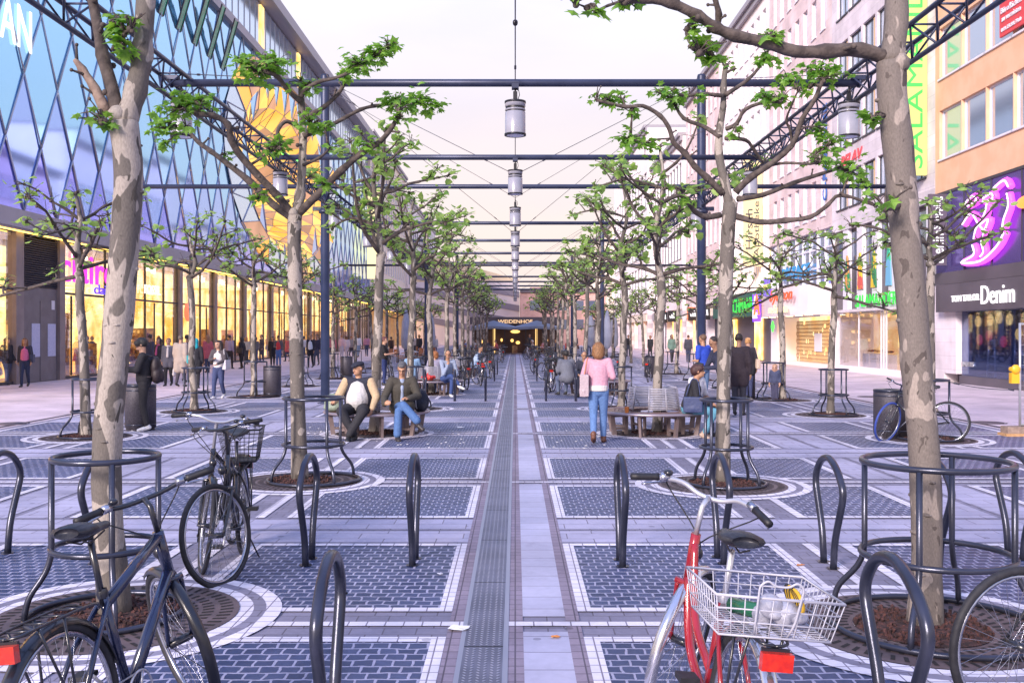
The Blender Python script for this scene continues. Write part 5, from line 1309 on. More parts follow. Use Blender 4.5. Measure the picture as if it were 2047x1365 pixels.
M['mud_silver']=mat('polished_mudguard',(.62,.62,.67),(.52,.52,.58),scale=3,rough=.18,metal=.9)
def wheel(mb_r,mb_t,c,Q,r=.345,hi=True,tw=.019):
    # Q: local (axle along y) to bike
    Mx=Matrix.Translation(c)@Q.to_4x4()
    n=48 if hi else 28
    mb_t.M=Mx; mb_t.tube([(r*math.cos(2*PI*i/n),0,r*math.sin(2*PI*i/n)) for i in range(n)],tw,8 if hi else 5,0,closed=True)
    mb_r.M=Mx; rr=r-tw-.008
    mb_r.tube([(rr*math.cos(2*PI*i/n),0,rr*math.sin(2*PI*i/n)) for i in range(n)],.0105,6 if hi else 4,0,closed=True)
    ns=32 if hi else 18
    for i in range(ns):
        a=2*PI*i/ns; s=1 if i%2 else -1; b=a+(.35 if (i//2)%2 else -.35)
        mb_r.tube([(.02*math.cos(b),s*.03,.02*math.sin(b)),(rr*math.cos(a),0,rr*math.sin(a))],.0014 if hi else .002,3,0,cap=False)
    mb_r.tube([(0,-.055,0),(0,.055,0)],.02,8,1); mb_r.tube([(0,-.075,0),(0,.075,0)],.007,6,1)
def arc_guard(mb,c,Q,r,a0,a1,w,n=20,m=0):
    mb.M=Matrix.Translation(c)@Q.to_4x4(); vs=[]; fs=[]
    prof=[(-1,-.012),(-.75,.006),(0,.012),(.75,.006),(1,-.012)]
    for i in range(n+1):
        a=a0+(a1-a0)*i/n
        for s,dr in prof: vs.append(((r+dr)*math.cos(a),s*w,(r+dr)*math.sin(a)))
    for i in range(n+1):
        a=a0+(a1-a0)*i/n
        for s,dr in prof: vs.append(((r+dr-.004)*math.cos(a),s*w*.97,(r+dr-.004)*math.sin(a)))
    k=len(prof); o=(n+1)*k
    for i in range(n):
        for j in range(k-1):
            q=i*k+j; fs.append((q,q+k,q+k+1,q+1)); fs.append((o+q,o+q+1,o+q+k+1,o+q+k))
    mb.add(vs,fs,m,True)
def bike(label,loc,heading,steer=0,lean=0,frame='frame_black',step=False,guards='blackp',tyre='tyre',basket=None,rack=True,light=True,hi=True,bar='flat',tube=.016,group='parked bicycles',bars='blackp',seat_z=.98,bar_z=1.04,r=.345,rtyre=None):
    t=thing('bicycle',label,'bicycle',loc,0,group)
    t.rotation_euler=Euler((lean,0,heading),'XYZ'); t.rotation_mode='XYZ'
    n=10 if hi else 6
    RH,FH=V((-.53,0,r)),V((.53,0,r)); BB=V((-.09,0,.29)); ST=V((-.20,0,.74)); HB=V((.335,0,.68)); HT=V((.275,0,.90)); 
    f=MB(); fr=M[frame]
    if step:
        f.tube(spline([HB+V((0,0,.03)),V((.2,0,.42)),BB],4),tube*1.15,n); f.tube(spline([HT-V((-.01,0,.03)),V((.16,0,.55)),V((-.12,0,.42))],4),tube*1.05,n)
    else:
        f.tube([HT-V((-.006,0,.02)),ST-V((-.01,0,.05))],tube*1.15,n); f.tube([HB+V((-.01,0,.02)),BB],tube*1.35,n)
    f.tube([BB,ST],tube,n); f.tube([HB,HT],tube*1.25,n); f.tube([BB-V((0,.04,0)),BB+V((0,.04,0))],.024,n)
    for s in (-1,1):
        f.tube([BB+V((0,s*.03,0)),V((-.3,s*.05,.32)),RH+V((0,s*.065,0))],tube*.62,6); f.tube([ST+V((0,s*.02,-.04)),V((-.36,s*.05,.56)),RH+V((0,s*.065,0))],tube*.55,6)
    f.build('frame',fr,t)
    # rear wheel
    I3=Matrix.Identity(3)
    a,b=MB(),MB(); wheel(a,b,RH,I3,r,hi); w=a.build('rear_wheel',[M['chrome'],M['blackp']],t); b.build('tyre',M[rtyre or tyre],w)
    # steered group
    ax=(HT-HB).normalized(); Qs=Matrix.Rotation(steer,3,ax)
    def S(p): return HB+Qs@(V(p)-HB)
    fc=S(FH)
    a,b=MB(),MB(); wheel(a,b,fc,Qs,r,hi); w=a.build('front_wheel',[M['chrome'],M['blackp']],t); b.build('tyre',M[tyre],w)
    k=MB()
    for s in (-1,1): k.tube(spline([S(HB+V((0,s*.045,-.02))),S(V((.43,s*.055,.5))),S(FH+V((0,s*.06,0)))],3),.0115,6)
    k.tube([S(HB+V((0,-.055,-.02))),S(HB+V((0,.055,-.02)))],.016,6); k.tube([S(HB),S(HB+V((.008,0,-.05)))],.02,8); k.build('fork',fr if not step else M[frame],t)
    # handlebar
    h=MB(); top=V((HT.x-.02,0,bar_z)); st=[S(HT),S(top+V((.0,0,-.04))),S(top+V((.05,0,0)))]
    h.tube(st,.0135,8); c=top+V((.05,0,0))
    if bar=='sweep': bp=[(c.x-.13,.32,c.z+.0),(c.x-.07,.25,c.z+.02),(c.x+.0,.14,c.z+.03),(c.x+.02,.05,c.z),(c.x+.02,-.05,c.z),(c.x,-.14,c.z+.03),(c.x-.07,-.25,c.z+.02),(c.x-.13,-.32,c.z)]
    else: bp=[(c.x-.07,.31,c.z+.02),(c.x-.03,.2,c.z+.02),(c.x+.01,.08,c.z),(c.x+.01,-.08,c.z),(c.x-.03,-.2,c.z+.02),(c.x-.07,-.31,c.z+.02)]
    bp=[S(p) for p in bp]; h.tube(spline(bp,4),.0115,8)
    hb=h.build('handlebar',M[bars],t)
    for e,e2 in ((0,1),(-1,-2)):
        g=MB(); d=(bp[e2]-bp[e]).normalized(); g.tube([bp[e]-d*.015,bp[e]+d*.02,bp[e]+d*.10,bp[e]+d*.115],[.016,.0175,.0165,.019],10); g.build('grip',M['black'],hb)
        if hi:
            g=MB(); q=bp[e]+d*.135; fw=Qs@V((1,0,0)); g.tube([q-d*.01,q+d*.03],.02,8); g.tube(spline([q+fw*.02,q+fw*.05-V((0,0,.02)),bp[e]+d*.02+fw*.05-V((0,0,.035))],3),.006,6); g.build('brake_lever',M['chrome'],hb)
            cb=MB(); cb.tube(spline([q+fw*.03,q+fw*.10+V((0,0,-.05)),S(HT+V((.10,0,-.05))),S(HB+V((.03,0,.0)))],5),.0035,5); cb.build('cable',M['black'],hb)
    if hi:
        g=MB(); q=bp[1]+(bp[2]-bp[1])*.5; g.sph(q+V((0,0,.03)),(.022,.022,.016),10,6); g.build('bell',M['blackp'],hb)
    # saddle
    sp=V((ST.x-.045,0,seat_z)); p=MB(); p.tube([ST-V((0,0,.05)),V((ST.x-.04,0,seat_z-.05))],.0135,8); p.lathe([(.02,-.02),(.026,0),(.02,.02)],ST,10); p.build('seat_post',M['blackp'] if frame!='frame_red' else M['silver'],t)
    s_=MB(); secs=[(-.145,.055,.035),(-.12,.09,.05),(-.06,.088,.05),(.0,.055,.04),(.06,.03,.032),(.12,.024,.028),(.14,.012,.015)]; vs=[]; ns_=12
    for (x,wy,hz) in secs:
        for j in range(ns_):
            an=2*PI*j/ns_; vs.append(sp+V((x,wy*math.cos(an),hz*.6*math.sin(an)+(.014 if x<-.05 else 0))))
    fs=[]
    for i in range(len(secs)-1):
        for j in range(ns_): fs.append((i*ns_+j,i*ns_+(j+1)%ns_,(i+1)*ns_+(j+1)%ns_,(i+1)*ns_+j))
    fs+= [tuple(range(ns_)),tuple(reversed(range((len(secs)-1)*ns_,len(secs)*ns_)))]
    s_.add(vs,fs,0,True)
    if hi:
        for s in (-1,1): s_.tube([sp+V((-.1,s*.035,-.025)),sp+V((-.03,s*.02,-.05)),sp+V((.09,s*.012,-.02))],.004,5)
    s_.build('saddle',M['saddle'],t)
    # cranks
    c=MB(); c.M=Matrix.Identity(4)
    c.tube([BB+V((0,-.075,0)),BB+V((0,.075,0))],.012,8)
    c.tube([BB+V((.09*math.cos(2*PI*i/24),-.055,.09*math.sin(2*PI*i/24))) for i in range(24)],.006,4,closed=True)
    for i in range(5): c.bar(BB+V((0,-.055,0)),BB+V((.09*math.cos(i*1.2566),-.055,.09*math.sin(i*1.2566))),.006,4)
    c.tube([BB+V((0,-.07,0)),BB+V((.12,-.08,-.12))],.009,6); c.tube([BB+V((0,.07,0)),BB+V((-.12,.08,.12))],.009,6)
    for dz in (.088,-.088): c.bar(BB+V((0,-.055,dz)),RH+V((0,-.055,dz*.4)),.004,4)
    cr=c.build('crankset',M['silver'],t)
    for s in (-1,1):
        q=BB+V((.12,-.12,-.12)) if s<0 else BB+V((-.12,.12,.12)); c=MB(); c.box(q.x-.045,q.x+.045,q.y-.04,q.y+.04,q.z-.011,q.z+.011); c.build('pedal',M['black'],cr)
    if guards:
        gm=M[guards]; g=MB(); arc_guard(g,RH,I3,r+.022,R(15),R(205),.028); g.M=None
        for s in (-1,1): g.tube([RH+V((0,s*.05,0)),RH+V((-.33,s*.026,.14))],.003,4)
        g.build('mudguard',gm,t)
        g=MB(); arc_guard(g,fc,Qs,r+.022,R(62),R(212),.028); g.M=None
        for s in (-1,1): g.tube([S(FH+V((0,s*.06,0))),S(FH+V((-.34,s*.027,-.10)))],.003,4)
        g.build('mudguard',gm,t)
    if rack:
        k=MB()
        for s in (-1,1):
            k.tube(spline([V((-.28,s*.03,.70)),V((-.36,s*.06,.735)),V((-.7,s*.06,.74)),V((-.78,s*.045,.735)),V((-.79,0,.73))],3),.006,6); k.tube([RH+V((0,s*.07,.0)),V((-.55,s*.062,.735))],.0055,6); k.tube([RH+V((0,s*.07,.0)),V((-.70,s*.062,.735))],.0055,6)
        for x in (-.42,-.52,-.62,-.72): k.tube([(x,-.06,.737),(x,.06,.737)],.005,5)
        k.build('rack',M['blackp'],t)
    if light:
        g=MB(); g.box(-.832,-.802,-.055,.055,.655,.715); g.box(-.802,-.79,-.05,.05,.66,.725,1); g.build('tail_light',[M['tail'],M['blackp']],t)
        g=MB(); q=S(HT+V((.09,0,-.10))); fw=Qs@V((1,0,0)); g.sph(q,(.03,.03,.034),10,7); g.bar(q-fw*.01,S(HT+V((.0,0,-.05))),.006,5); g.build('headlight',M['blackp'],t)
    if hi:
        k=MB(); k.tube([(-.14,.07,.26),(-.22,.16,.02)],.007,6); k.build('kickstand',M['blackp'],t)
    if basket=='wire':
        bm=MB(); x0,x1,y0_,y1_,z0,z1=-.78,-.44,-.20,.20,.755,.895
        def at(u,v,wz): # flared box
            k=1+.14*(wz); cx=(x0+x1)/2; return V((cx+(u-.5)*(x1-x0)*k,(v-.5)*(y1_-y0_)*k,z0+(z1-z0)*wz))
        for i in range(13):
            u=i/12
            bm.tube([at(u,0,1),at(u,0,0),at(u,1,0),at(u,1,1)],.0024,4)
        for i in range(10):
            v=i/9; bm.tube([at(0,v,1),at(0,v,0),at(1,v,0),at(1,v,1)],.0024,4)
        for wz,rad in ((0,.004),(.35,.003),(.68,.003),(1,.0055)):
            bm.tube([at(0,0,wz),at(1,0,wz),at(1,1,wz),at(0,1,wz)],rad,5,closed=True)
        bm.tube(fillet([at(.05,.38,-.05),at(-.02,.36,.4),at(-.05,.36,1.35),at(-.05,.42,1.5),at(-.05,.47,1.35),at(-.05,.58,1.35),at(-.05,.63,1.5),at(-.05,.69,1.35),at(-.02,.69,.4),at(.05,.67,-.05)],.02,3),.0042,6)
        bm.build('basket',M['white_wire'],t)
    if basket=='mesh':
        bm=MB(); q=[]
        for (sx,sz) in ((.13,.76),(.175,1.02)): q.append([V((-.56+a*sx*1.15,b*sx*.95,sz)) for a,b in ((-1,-1),(1,-1),(1,1),(-1,1))])
        for i in range(4):
            a0,a1,b1,b0=q[0][i],q[0][(i+1)%4],q[1][(i+1)%4],q[1][i]
            for j in range(9):
                u=j/8; bm.tube([a0.lerp(a1,u),b0.lerp(b1,u)],.002,3); bm.tube([a0.lerp(b0,u),a1.lerp(b1,u)],.002,3)
        for rg_ in q: bm.tube(rg_,.008,6,closed=True)
        bm.add([p for p in q[0]],[(0,1,2,3)]); bm.build('basket',M['black'],t)
    return t
def hd(x,y): return math.atan2(y,x)
# near left: dark blue bicycle
b1=bike('dark blue bicycle in the left foreground with black saddle and red tail light',(-1.58,4.2,0),R(81),R(48),R(-7),'frame_blue',guards='blackp',tube=.021,seat_z=1.01,bar_z=1.06)
b2=bike('black bicycle behind the dark blue one, big front wheel towards the camera, rear basket',(-2.17,7.55,0),hd(.15,-1),R(-32),R(1),'frame_black',basket='mesh',guards=None,bar='flat',seat_z=1.0,bar_z=1.10,r=.355)
b2b=bike('silver forked bicycle parked against the black one with the rear basket',(-2.42,7.95,0),hd(.05,-1),R(20),R(-2),'frame_black',guards='blackp',bars='silver',bar='sweep',seat_z=.97,bar_z=1.12,rack=False)
b3=bike('red step through bicycle with silver mudguards and white wire basket in the right foreground',(.75,4.14,0),R(95),R(-36),R(6),'frame_red',step=True,guards='mud_silver',basket='wire',bar='sweep',bars='silver',tube=.018,seat_z=.99,bar_z=1.07)
b4=bike('black bicycle cut by the right photo edge, its wheel beside the right tree guard',(2.84,4.72,0),hd(1,-.06)+.35,R(10),R(2),'frame_black',guards=None,rack=False,light=False,seat_z=1.0,r=.35)
b5=bike('bicycle with blue tyres leaning beside the dark bin, half hidden by the right tree',(6.72,16.35,0),hd(-1,.25),R(50),R(-2),'frame_black',guards=None,rack=False,light=False,tyre='bluetyre',rtyre='tyre',bars='frame_blue',r=.36)
b5.scale=(.93,.93,.93)
# things in and around the basket of the red bicycle
M['cloth_w']=mat('white_plastic_bag',(.42,.42,.49),(.26,.27,.34),scale=14,rough=.4,bump=.8,bscale=14)
def basket_item(nm,lab,cat,fn,ms):
    mb=MB(); fn(mb); o=mb.build(nm,ms); tag(o,lab,cat); o.matrix_world=Matrix.Translation(b3.location)@Euler((R(6),0,R(95))).to_matrix().to_4x4(); return o
def f_bag(mb):
    rg=random.Random(2); 
    for i in range(9): mb.sph((-.66+rg.uniform(-.07,.05),-.06+rg.uniform(-.06,.05),.81+rg.uniform(-.02,.03)),(rg.uniform(.03,.06),rg.uniform(.03,.05),rg.uniform(.02,.05)),8,6)
basket_item('plastic_bag','crumpled white plastic bag lying in the white wire bicycle basket','bag',f_bag,M['cloth_w'])
def f_lock(mb):
    for k in range(6): mb.ring((-.70+.012*k,-.10,.87),.05,.04,.007,6,20,k%2,Matrix.Rotation(R(70),3,'X'))
basket_item('cable_lock','coiled yellow and black cable lock in the white wire bicycle basket','lock',f_lock,[mat('yellow_lock_sleeve',(.62,.38,.02),rough=.4),M['black']])
def f_can(mb): mb.tube([(-.45,.05,.775),(-.56,.0,.79),(-.62,-.06,.80)],[.03,.03,.015],10)
basket_item('bottle','dark green bottle lying in the white wire bicycle basket','bottle',f_can,[mat('green_bottle',(.02,.12,.06),rough=.2)])
# parked bicycles far along the path
cols=['frame_black','frame_silver','frame_blue','frame_red','frame_white']
protos=[bike('parked bicycle placeholder',(0,-20,0),0,R(s),0,c,step=st,guards=g,hi=False,basket=bk,bars='blackp') for s,c,st,g,bk in
  ((12,'frame_black',False,'blackp',None),(-18,'frame_silver',True,'blackp','mesh'),(20,'frame_blue',False,None,None),(-8,'frame_black',True,'mud_silver','mesh'),(25,'frame_white',False,None,None))]
rb=random.Random(77)
adj=['black','grey step through','dark blue','black step through','white framed']
spots=[]
for side in (-1,1):
    k=0
    for y in (31,32.2,34.6,37.2,37.9,40.2,43.0,43.9,46.6,49,50.4,53,56,59,62,65,69,73):
        x=side*rb.choice((.95,1.3,1.7,2.1,2.9)); spots.append((x,y,side))
spots+= [(-4.4,34.5,-1),(-3.7,36,-1),(-3.3,33.4,-1),(-5.2,38.5,-1),(5.1,37,1),(4.3,40,1),(3.5,33,1),(.98,30.4,1)]
used={}
for i,(x,y,side) in enumerate(spots):
    kk=i%5; dupe=used.get(kk)
    lab='%s bicycle parked %s of the path, %d metres away, %.1f metres aside'%(adj[kk],'left' if side<0 else 'right',round(y),abs(x))
    q=protos[kk] if dupe is None else dup(protos[kk]); used[kk]=1
    q.location=(x,y,0); q.rotation_euler=(R(rb.uniform(-4,4)),0,rb.choice((1,-1))*PI/2+rb.uniform(-.35,.35)); q['label']=lab; q['group']='bicycles parked along the path'
# ---------------------------------------------------------------- people
def capsule(mb,a,ra,b,rb,n=12,fa=1.0,fdir=None):
    # tapered limb with rounded ends; fdir/fa flatten the section along a direction
    a,b=V(a),V(b); d=b-a; L=d.length
    if L<1e-5: mb.sph(a,ra,n,8); return
    t=d.normalized(); 
    u=(V(fdir)-t*V(fdir).dot(t)) if fdir is not None else t.orthogonal()
    if u.length<1e-4: u=t.orthogonal()
    u.normalize(); w=t.cross(u); rings=[]
    for i in range(1,4): ph=-PI/2+PI/2*i/4; rings.append((a+t*ra*math.sin(ph),ra*math.cos(ph)))
    for i in range(4): k=i/3; rings.append((a+d*k,ra+(rb-ra)*k))
    for i in range(1,4): ph=PI/2*i/4; rings.append((b+t*rb*math.sin(ph),rb*math.cos(ph)))
    vs=[a-t*ra]
    for c,r in rings:
        for j in range(n): an=2*PI*j/n; vs.append(c+(u*math.cos(an)*fa+w*math.sin(an))*r)
    vs.append(b+t*rb); fs=[]; k=len(rings)
    for j in range(n): fs.append((0,1+(j+1)%n,1+j))
    for i in range(k-1):
        for j in range(n):
            p=1+i*n+j; q=1+i*n+(j+1)%n; fs.append((p,q,q+n,p+n))
    o=1+(k-1)*n
    for j in range(n): fs.append((o+j,o+(j+1)%n,len(vs)-1))
    mb.add(vs,fs,0,True)
def fuse(mb,name,ms,parent,vox,sm=4,paint=None):
    me=mb.mesh(name+'_raw',ms); o=bpy.data.objects.new('tmp',me)
    rm=o.modifiers.new('r','REMESH'); rm.mode='VOXEL'; rm.voxel_size=vox; rm.use_smooth_shade=True
    s=o.modifiers.new('s','SMOOTH'); s.iterations=sm; s.factor=.5
    me2=eval_mesh(o); me2.name=name
    bpy.data.objects.remove(o); bpy.data.meshes.remove(me)
    me2.materials.clear()
    for mt in (ms if isinstance(ms,(list,tuple)) else [ms]): me2.materials.append(mt)
    for p in me2.polygons: p.use_smooth=True
    if paint:
        for p in me2.polygons: p.material_index=paint(p.center)
    return link(name,me2,parent)
_cm={}
def cloth(c,rough=.85,sc=16):
    k=tuple(round(x,3) for x in c)
    if k not in _cm: _cm[k]=mat('cloth_%d'%len(_cm),tuple(x*.93 for x in c),tuple(min(1,x*1.07+.002) for x in c),scale=sc*2,rough=rough,bump=.35,bscale=22)
    return _cm[k]
_sk={}
def skin(c):
    if c not in _sk: _sk[c]=mat('skin_%d'%len(_sk),tuple(x*.92 for x in c),c,scale=10,rough=.5)
    return _sk[c]
FAIR=(.50,.29,.20); TAN=(.40,.215,.13); BROWN=(.14,.075,.05)
M['eye']=mat('eye_dark',(.03,.02,.02),rough=.2); M['lip']=mat('lip',(.32,.12,.10),rough=.5)
def lerp(a,b,t): return V(a).lerp(V(b),t)
def build_person(label,loc,face,J,w):
    """J: joint positions in metres, x right, y forward, z up; w: look options"""
    hi=w.get('hi',1); vox={2:.0095,1:.016,0:.026}[hi]; k=w.get('bulk',1.0); hs=w.get('head',1.0)
    lod=hi
    skm=skin(w.get('skin',FAIR)); S=J
    body=MB(); H_=S['head']; nk=S['neck']; fw=V(w.get('look',(0,1,0))).normalized(); up=V(w.get('headup',(0,0,1))); sd=fw.cross(up).normalized(); up=sd.cross(fw)
    Q=Matrix((sd,fw,up)).transposed()
    def hp(x,y,z): return H_+Q@V((x,y,z))*hs
    # head: skull, jaw, nose, ears, brow
    body.sph(hp(0,-.012,.03),(.077*hs,.095*hs,.098*hs),18,12,0,Q); body.sph(hp(0,.022,-.045),(.058*hs,.07*hs,.072*hs),16,10,0,Q)
    capsule(body,hp(0,-.015,-.03),.05*hs,nk,.056*hs); capsule(body,nk,.056*hs,S['chest'],.08)
    capsule(body,hp(0,.088,.012),.011*hs,hp(0,.106,-.022),.0155*hs); body.sph(hp(0,.088,-.075),(.02*hs,.016*hs,.015*hs),8,6,0,Q)
    for s in (-1,1):
        body.sph(hp(s*.078,-.008,.0),(.012*hs,.022*hs,.032*hs),8,6,0,Q); capsule(body,hp(s*.012,.088,.032),.011*hs,hp(s*.045,.074,.035),.010*hs)
    # torso core, limbs
    capsule(body,S['pelvis'],.115*k,S['chest'],.12*k,14,1.2,(1,0,0))
    for s,L in ((-1,'l'),(1,'r')):
        sh,el,wr=S['sh'+L],S['el'+L],S['wr'+L]
        capsule(body,S['chest'],.08,sh,.05); capsule(body,sh,.047*k,el,.036); capsule(body,el,.036,wr,.025)
        hd_=S.get('hand'+L); d=((V(hd_)-V(wr)) if hd_ is not None else (V(wr)-V(el))).normalized()
        sdv=d.cross(V(S.get('palm'+L,(0,1,0)))).normalized() if d.cross(V(S.get('palm'+L,(0,1,0)))).length>.05 else d.orthogonal()
        pl=sdv.cross(d).normalized(); palm=V(wr)+d*.045
        capsule(body,V(wr)+d*.01,.022,V(wr)+d*.075,.026,10,1.45,sdv)
        if hi==2:
            for i,ln in enumerate((.070,.08,.076,.06)):
                b0=V(wr)+d*.088+sdv*(.030-.020*i); c1=b0+d*ln*.5+pl*.012; c2=c1+d*ln*.25+pl*ln*.38
                capsule(body,b0,.0095,c1,.0088,8); capsule(body,c1,.0088,c2,.0075,8)
            b0=V(wr)+d*.03+sdv*.026; capsule(body,b0,.012,b0+d*.03+sdv*.02+pl*.012,.0105,8); capsule(body,b0+d*.03+sdv*.02+pl*.012,.0105,b0+d*.062+sdv*.022+pl*.026,.009,8)
        else:
            capsule(body,V(wr)+d*.085,.022,V(wr)+d*.15+pl*.025,.014,8,1.5,sdv); capsule(body,V(wr)+d*.03+sdv*.026,.012,V(wr)+d*.08+sdv*.045+pl*.015,.009,8)
        hp_,kn,an=S['hip'+L],S['kn'+L],S['an'+L]
        capsule(body,S['pelvis'],.1*k,hp_,.085*k); capsule(body,hp_,.082*k,kn,.05*k); capsule(body,kn,.05*k,an,.034)
    o=fuse(body,'person',[skm],None,vox,4); o.location=loc; o.rotation_euler=(0,0,face)
    tag(o,label,'person',w.get('group'))
    # face details
    if hi>=1:
        fd=MB()
        for s in (-1,1): fd.sph(hp(s*.030,.084,.014),(.012*hs,.006*hs,.0065*hs),8,6,0,Q); capsule(fd,hp(s*.015,.094,.036),.005*hs,hp(s*.046,.082,.037),.0045*hs,6)
        fd.build('eyes',M['eye'],o); fd=MB(); capsule(fd,hp(-.02,.088,-.048),.006*hs,hp(.02,.088,-.048),.006*hs,8,1.0); fd.build('mouth',M['lip'],o)
    # hair
    hc=w.get('hair'); st=w.get('style','short')
    if hc:
        hm_=mat('hair_%s'%len(bpy.data.materials),hc,tuple(x*1.7+.004 for x in hc),scale=60,rough=.55,bump=.5,bscale=70); h=MB(); r=.0
        h.sph(hp(0,-.034,.047),(.085*hs,.092*hs,.09*hs),16,10,0,Q)
        if st!='crop':
            for s in (-1,1): h.sph(hp(s*.06,-.03,.015),(.03*hs,.065*hs,.06*hs),10,8,0,Q)
            h.sph(hp(0,.05,.095),(.062*hs,.04*hs,.032*hs),10,8,0,Q)
        if st in('bob','long','curly'):
            zz={'bob':-.06,'long':-.24,'curly':-.085}[st]; rr=.06 if st!='curly' else .075
            capsule(h,hp(0,-.06,.03),.085*hs,hp(0,-.085,zz),rr*hs,12,1.25,sd)
            for s in (-1,1): capsule(h,hp(s*.065,-.03,.03),.04*hs,hp(s*.078,-.035,zz*.9),.034*hs)
        if st=='bun': h.sph(hp(0,-.12,.08),.045*hs,10,8)
        if st=='tail': capsule(h,hp(0,-.10,.05),.035*hs,hp(0,-.15,-.14),.025*hs)
        if st=='mop':
            for s in (-1,1): h.sph(hp(s*.055,.02,.06),(.045*hs,.07*hs,.06*hs),10,8,0,Q)
            h.sph(hp(0,-.06,.02),(.095*hs,.085*hs,.10*hs),12,9,0,Q)
        # keep the face clear
        fuse(h,'hair',[hm_],o,vox*1.1,3)
    if w.get('cap'):
        c=MB(); c.sph(hp(0,-.012,.082),(.096*hs,.115*hs,.05*hs),16,10,0,Q); capsule(c,hp(-.05,.085,.062),.018*hs,hp(.05,.085,.062),.018*hs,8,1); capsule(c,hp(0,.07,.07),.045*hs,hp(0,.115,.058),.03*hs,10,1.5,sd); fuse(c,'cap',[cloth(w['cap'])],o,vox,3)
    if w.get('hood'):
        c=MB(); c.sph(hp(0,-.03,.03),(.10*hs,.105*hs,.118*hs),14,10,0,Q); capsule(c,hp(0,-.04,-.05),.085*hs,nk+V((0,-.02,-.03)),.10); fuse(c,'headscarf',[cloth(w['hood'])],o,vox,3)
    if w.get('glasses'):
        c=MB()
        for s in (-1,1): c.ring(hp(s*.033,.098,.014),.024*hs,.02*hs,.0028,5,16,0,Q@Matrix.Rotation(PI/2,3,'X')); c.bar(hp(s*.057,.095,.018),hp(s*.08,.0,.015),.0028,4)
        c.bar(hp(-.01,.104,.016),hp(.01,.104,.016),.0028,4); c.build('glasses',M['wdark'],o)
    # top garment
    g=w.get('gap',.012); tc=w['top']; T=MB(); slv=w.get('sleeve',1.0); hem=w.get('hem',0.0); bl=w.get('belly',0)
    pv,ch=V(S['pelvis']),V(S['chest']); ax=(pv-ch)
    op=w.get('open'); of=V((0,-.05 if op else 0,0)); xf=.16 if op else 0
    capsule(T,ch+of*.7,.125*k+g,lerp(ch,pv,.55)+of,.118*k+g+bl*.03,16,1.28+xf,(1,0,0)); capsule(T,lerp(ch,pv,.55)+of,.118*k+g+bl*.03,lerp(ch,pv,.92+hem*.3)+of,.125*k+g+bl*.02,16,1.22+xf,(1,0,0))
    if bl and not op: T.sph(lerp(ch,pv,.55)+V((0,.05*bl,0)),(.17*k,.14*k+.03*bl,.19),14,10)
    capsule(T,lerp(ch,nk,.1),.10*k+g*.5,lerp(ch,nk,.72),.062+g*.3)
    for s,L in ((-1,'l'),(1,'r')):
        sh,el,wr=V(S['sh'+L]),V(S['el'+L]),V(S['wr'+L])
        capsule(T,lerp(ch,nk,.35),.085*k+g*.4,sh,.055*k+g,12)
        if slv>=.9: capsule(T,sh,.056*k+g,el,.043*k+g); capsule(T,el,.043*k+g,lerp(el,wr,slv-.02 if slv<=1 else .95),.032+g)
        else: capsule(T,sh,.056*k+g,lerp(sh,el,slv*1.4),.048*k+g)
    if hem>0:
        for L in 'lr': capsule(T,V(S['hip'+L])+V((0,0,.03)),.115*k+g,lerp(S['hip'+L],S['kn'+L],hem*.75),.10*k+g+.02*hem)
    fuse(T,w.get('topname','jacket'),[cloth(tc)],o,vox*1.1,5)
    if w.get('sleeves'):   # sleeves of another colour laid over the arms
        for L in 'lr':
            sh,el,wr=V(S['sh'+L]),V(S['el'+L]),V(S['wr'+L]); T=MB(); capsule(T,lerp(sh,el,.05),.060*k+g,el,.050*k+g); capsule(T,el,.050*k+g,lerp(el,wr,.95),.038+g); fuse(T,'sleeve',[cloth(w['sleeves'])],o,vox,4)
    if op:
        T=MB(); capsule(T,lerp(ch,nk,.05),.118*k+.004,lerp(ch,pv,.55)+V((0,.01+.02*bl,0)),.118*k+.006+bl*.03,16,1.15,(1,0,0)); capsule(T,lerp(ch,pv,.55)+V((0,.01+.02*bl,0)),.118*k+.006+bl*.03,lerp(ch,pv,.92),.122*k+.006+bl*.02,16,1.15,(1,0,0))
        if bl: T.sph(lerp(ch,pv,.6)+V((0,.055*bl,0)),(.155*k,.14*k+.03*bl,.18),14,10)
        capsule(T,lerp(ch,nk,.2)+V((0,.03,0)),.075,lerp(ch,nk,.7)+V((0,.012,0)),.056); fuse(T,'shirt',[cloth(w['shirt'])],o,vox,4)
    elif w.get('shirt'):
        T=MB(); f=w.get('shirtw',.07); yo=.045+.02*bl
        capsule(T,lerp(ch,pv,-.05)+V((0,.085*k+g*.5,0)),.062,lerp(ch,pv,.45)+V((0,.092*k+g*.5+.075*bl,0)),.064+.012*bl,14,f/.055,(1,0,0)); capsule(T,lerp(ch,pv,.45)+V((0,.092*k+g*.5+.075*bl,0)),.064+.012*bl,lerp(ch,pv,.92)+V((0,.088*k+g*.5+.08*bl,0)),.064,14,f/.05,(1,0,0))
        capsule(T,lerp(ch,nk,.2)+V((0,.05,0)),.055,lerp(ch,nk,.75)+V((0,.02,0)),.052); fuse(T,'shirt',[cloth(w['shirt'])],o,vox*.9,3)
    if w.get('scarf'):
        T=MB(); T.lathe([(.055,-.03),(.085,-.02),(.09,.02),(.06,.045)],lerp(ch,nk,.85),16,closed=True); capsule(T,lerp(ch,nk,.5)+V((0,.11,0)),.035,lerp(ch,pv,.6)+V((.0,.155,0)),.045); fuse(T,'scarf',[cloth(w['scarf'])],o,vox,3)
    if w.get('waist'):
        T=MB(); capsule(T,lerp(ch,pv,.80),.128*k,lerp(ch,pv,.96),.133*k,14,1.22,(1,0,0)); T.lathe([(.0,.0),(.165*k,.0),(.16*k,.09),(0,.09)],pv+V((0,0,-.035)),20); fuse(T,'shirt_hem',[cloth(w['waist'])],o,vox,3)
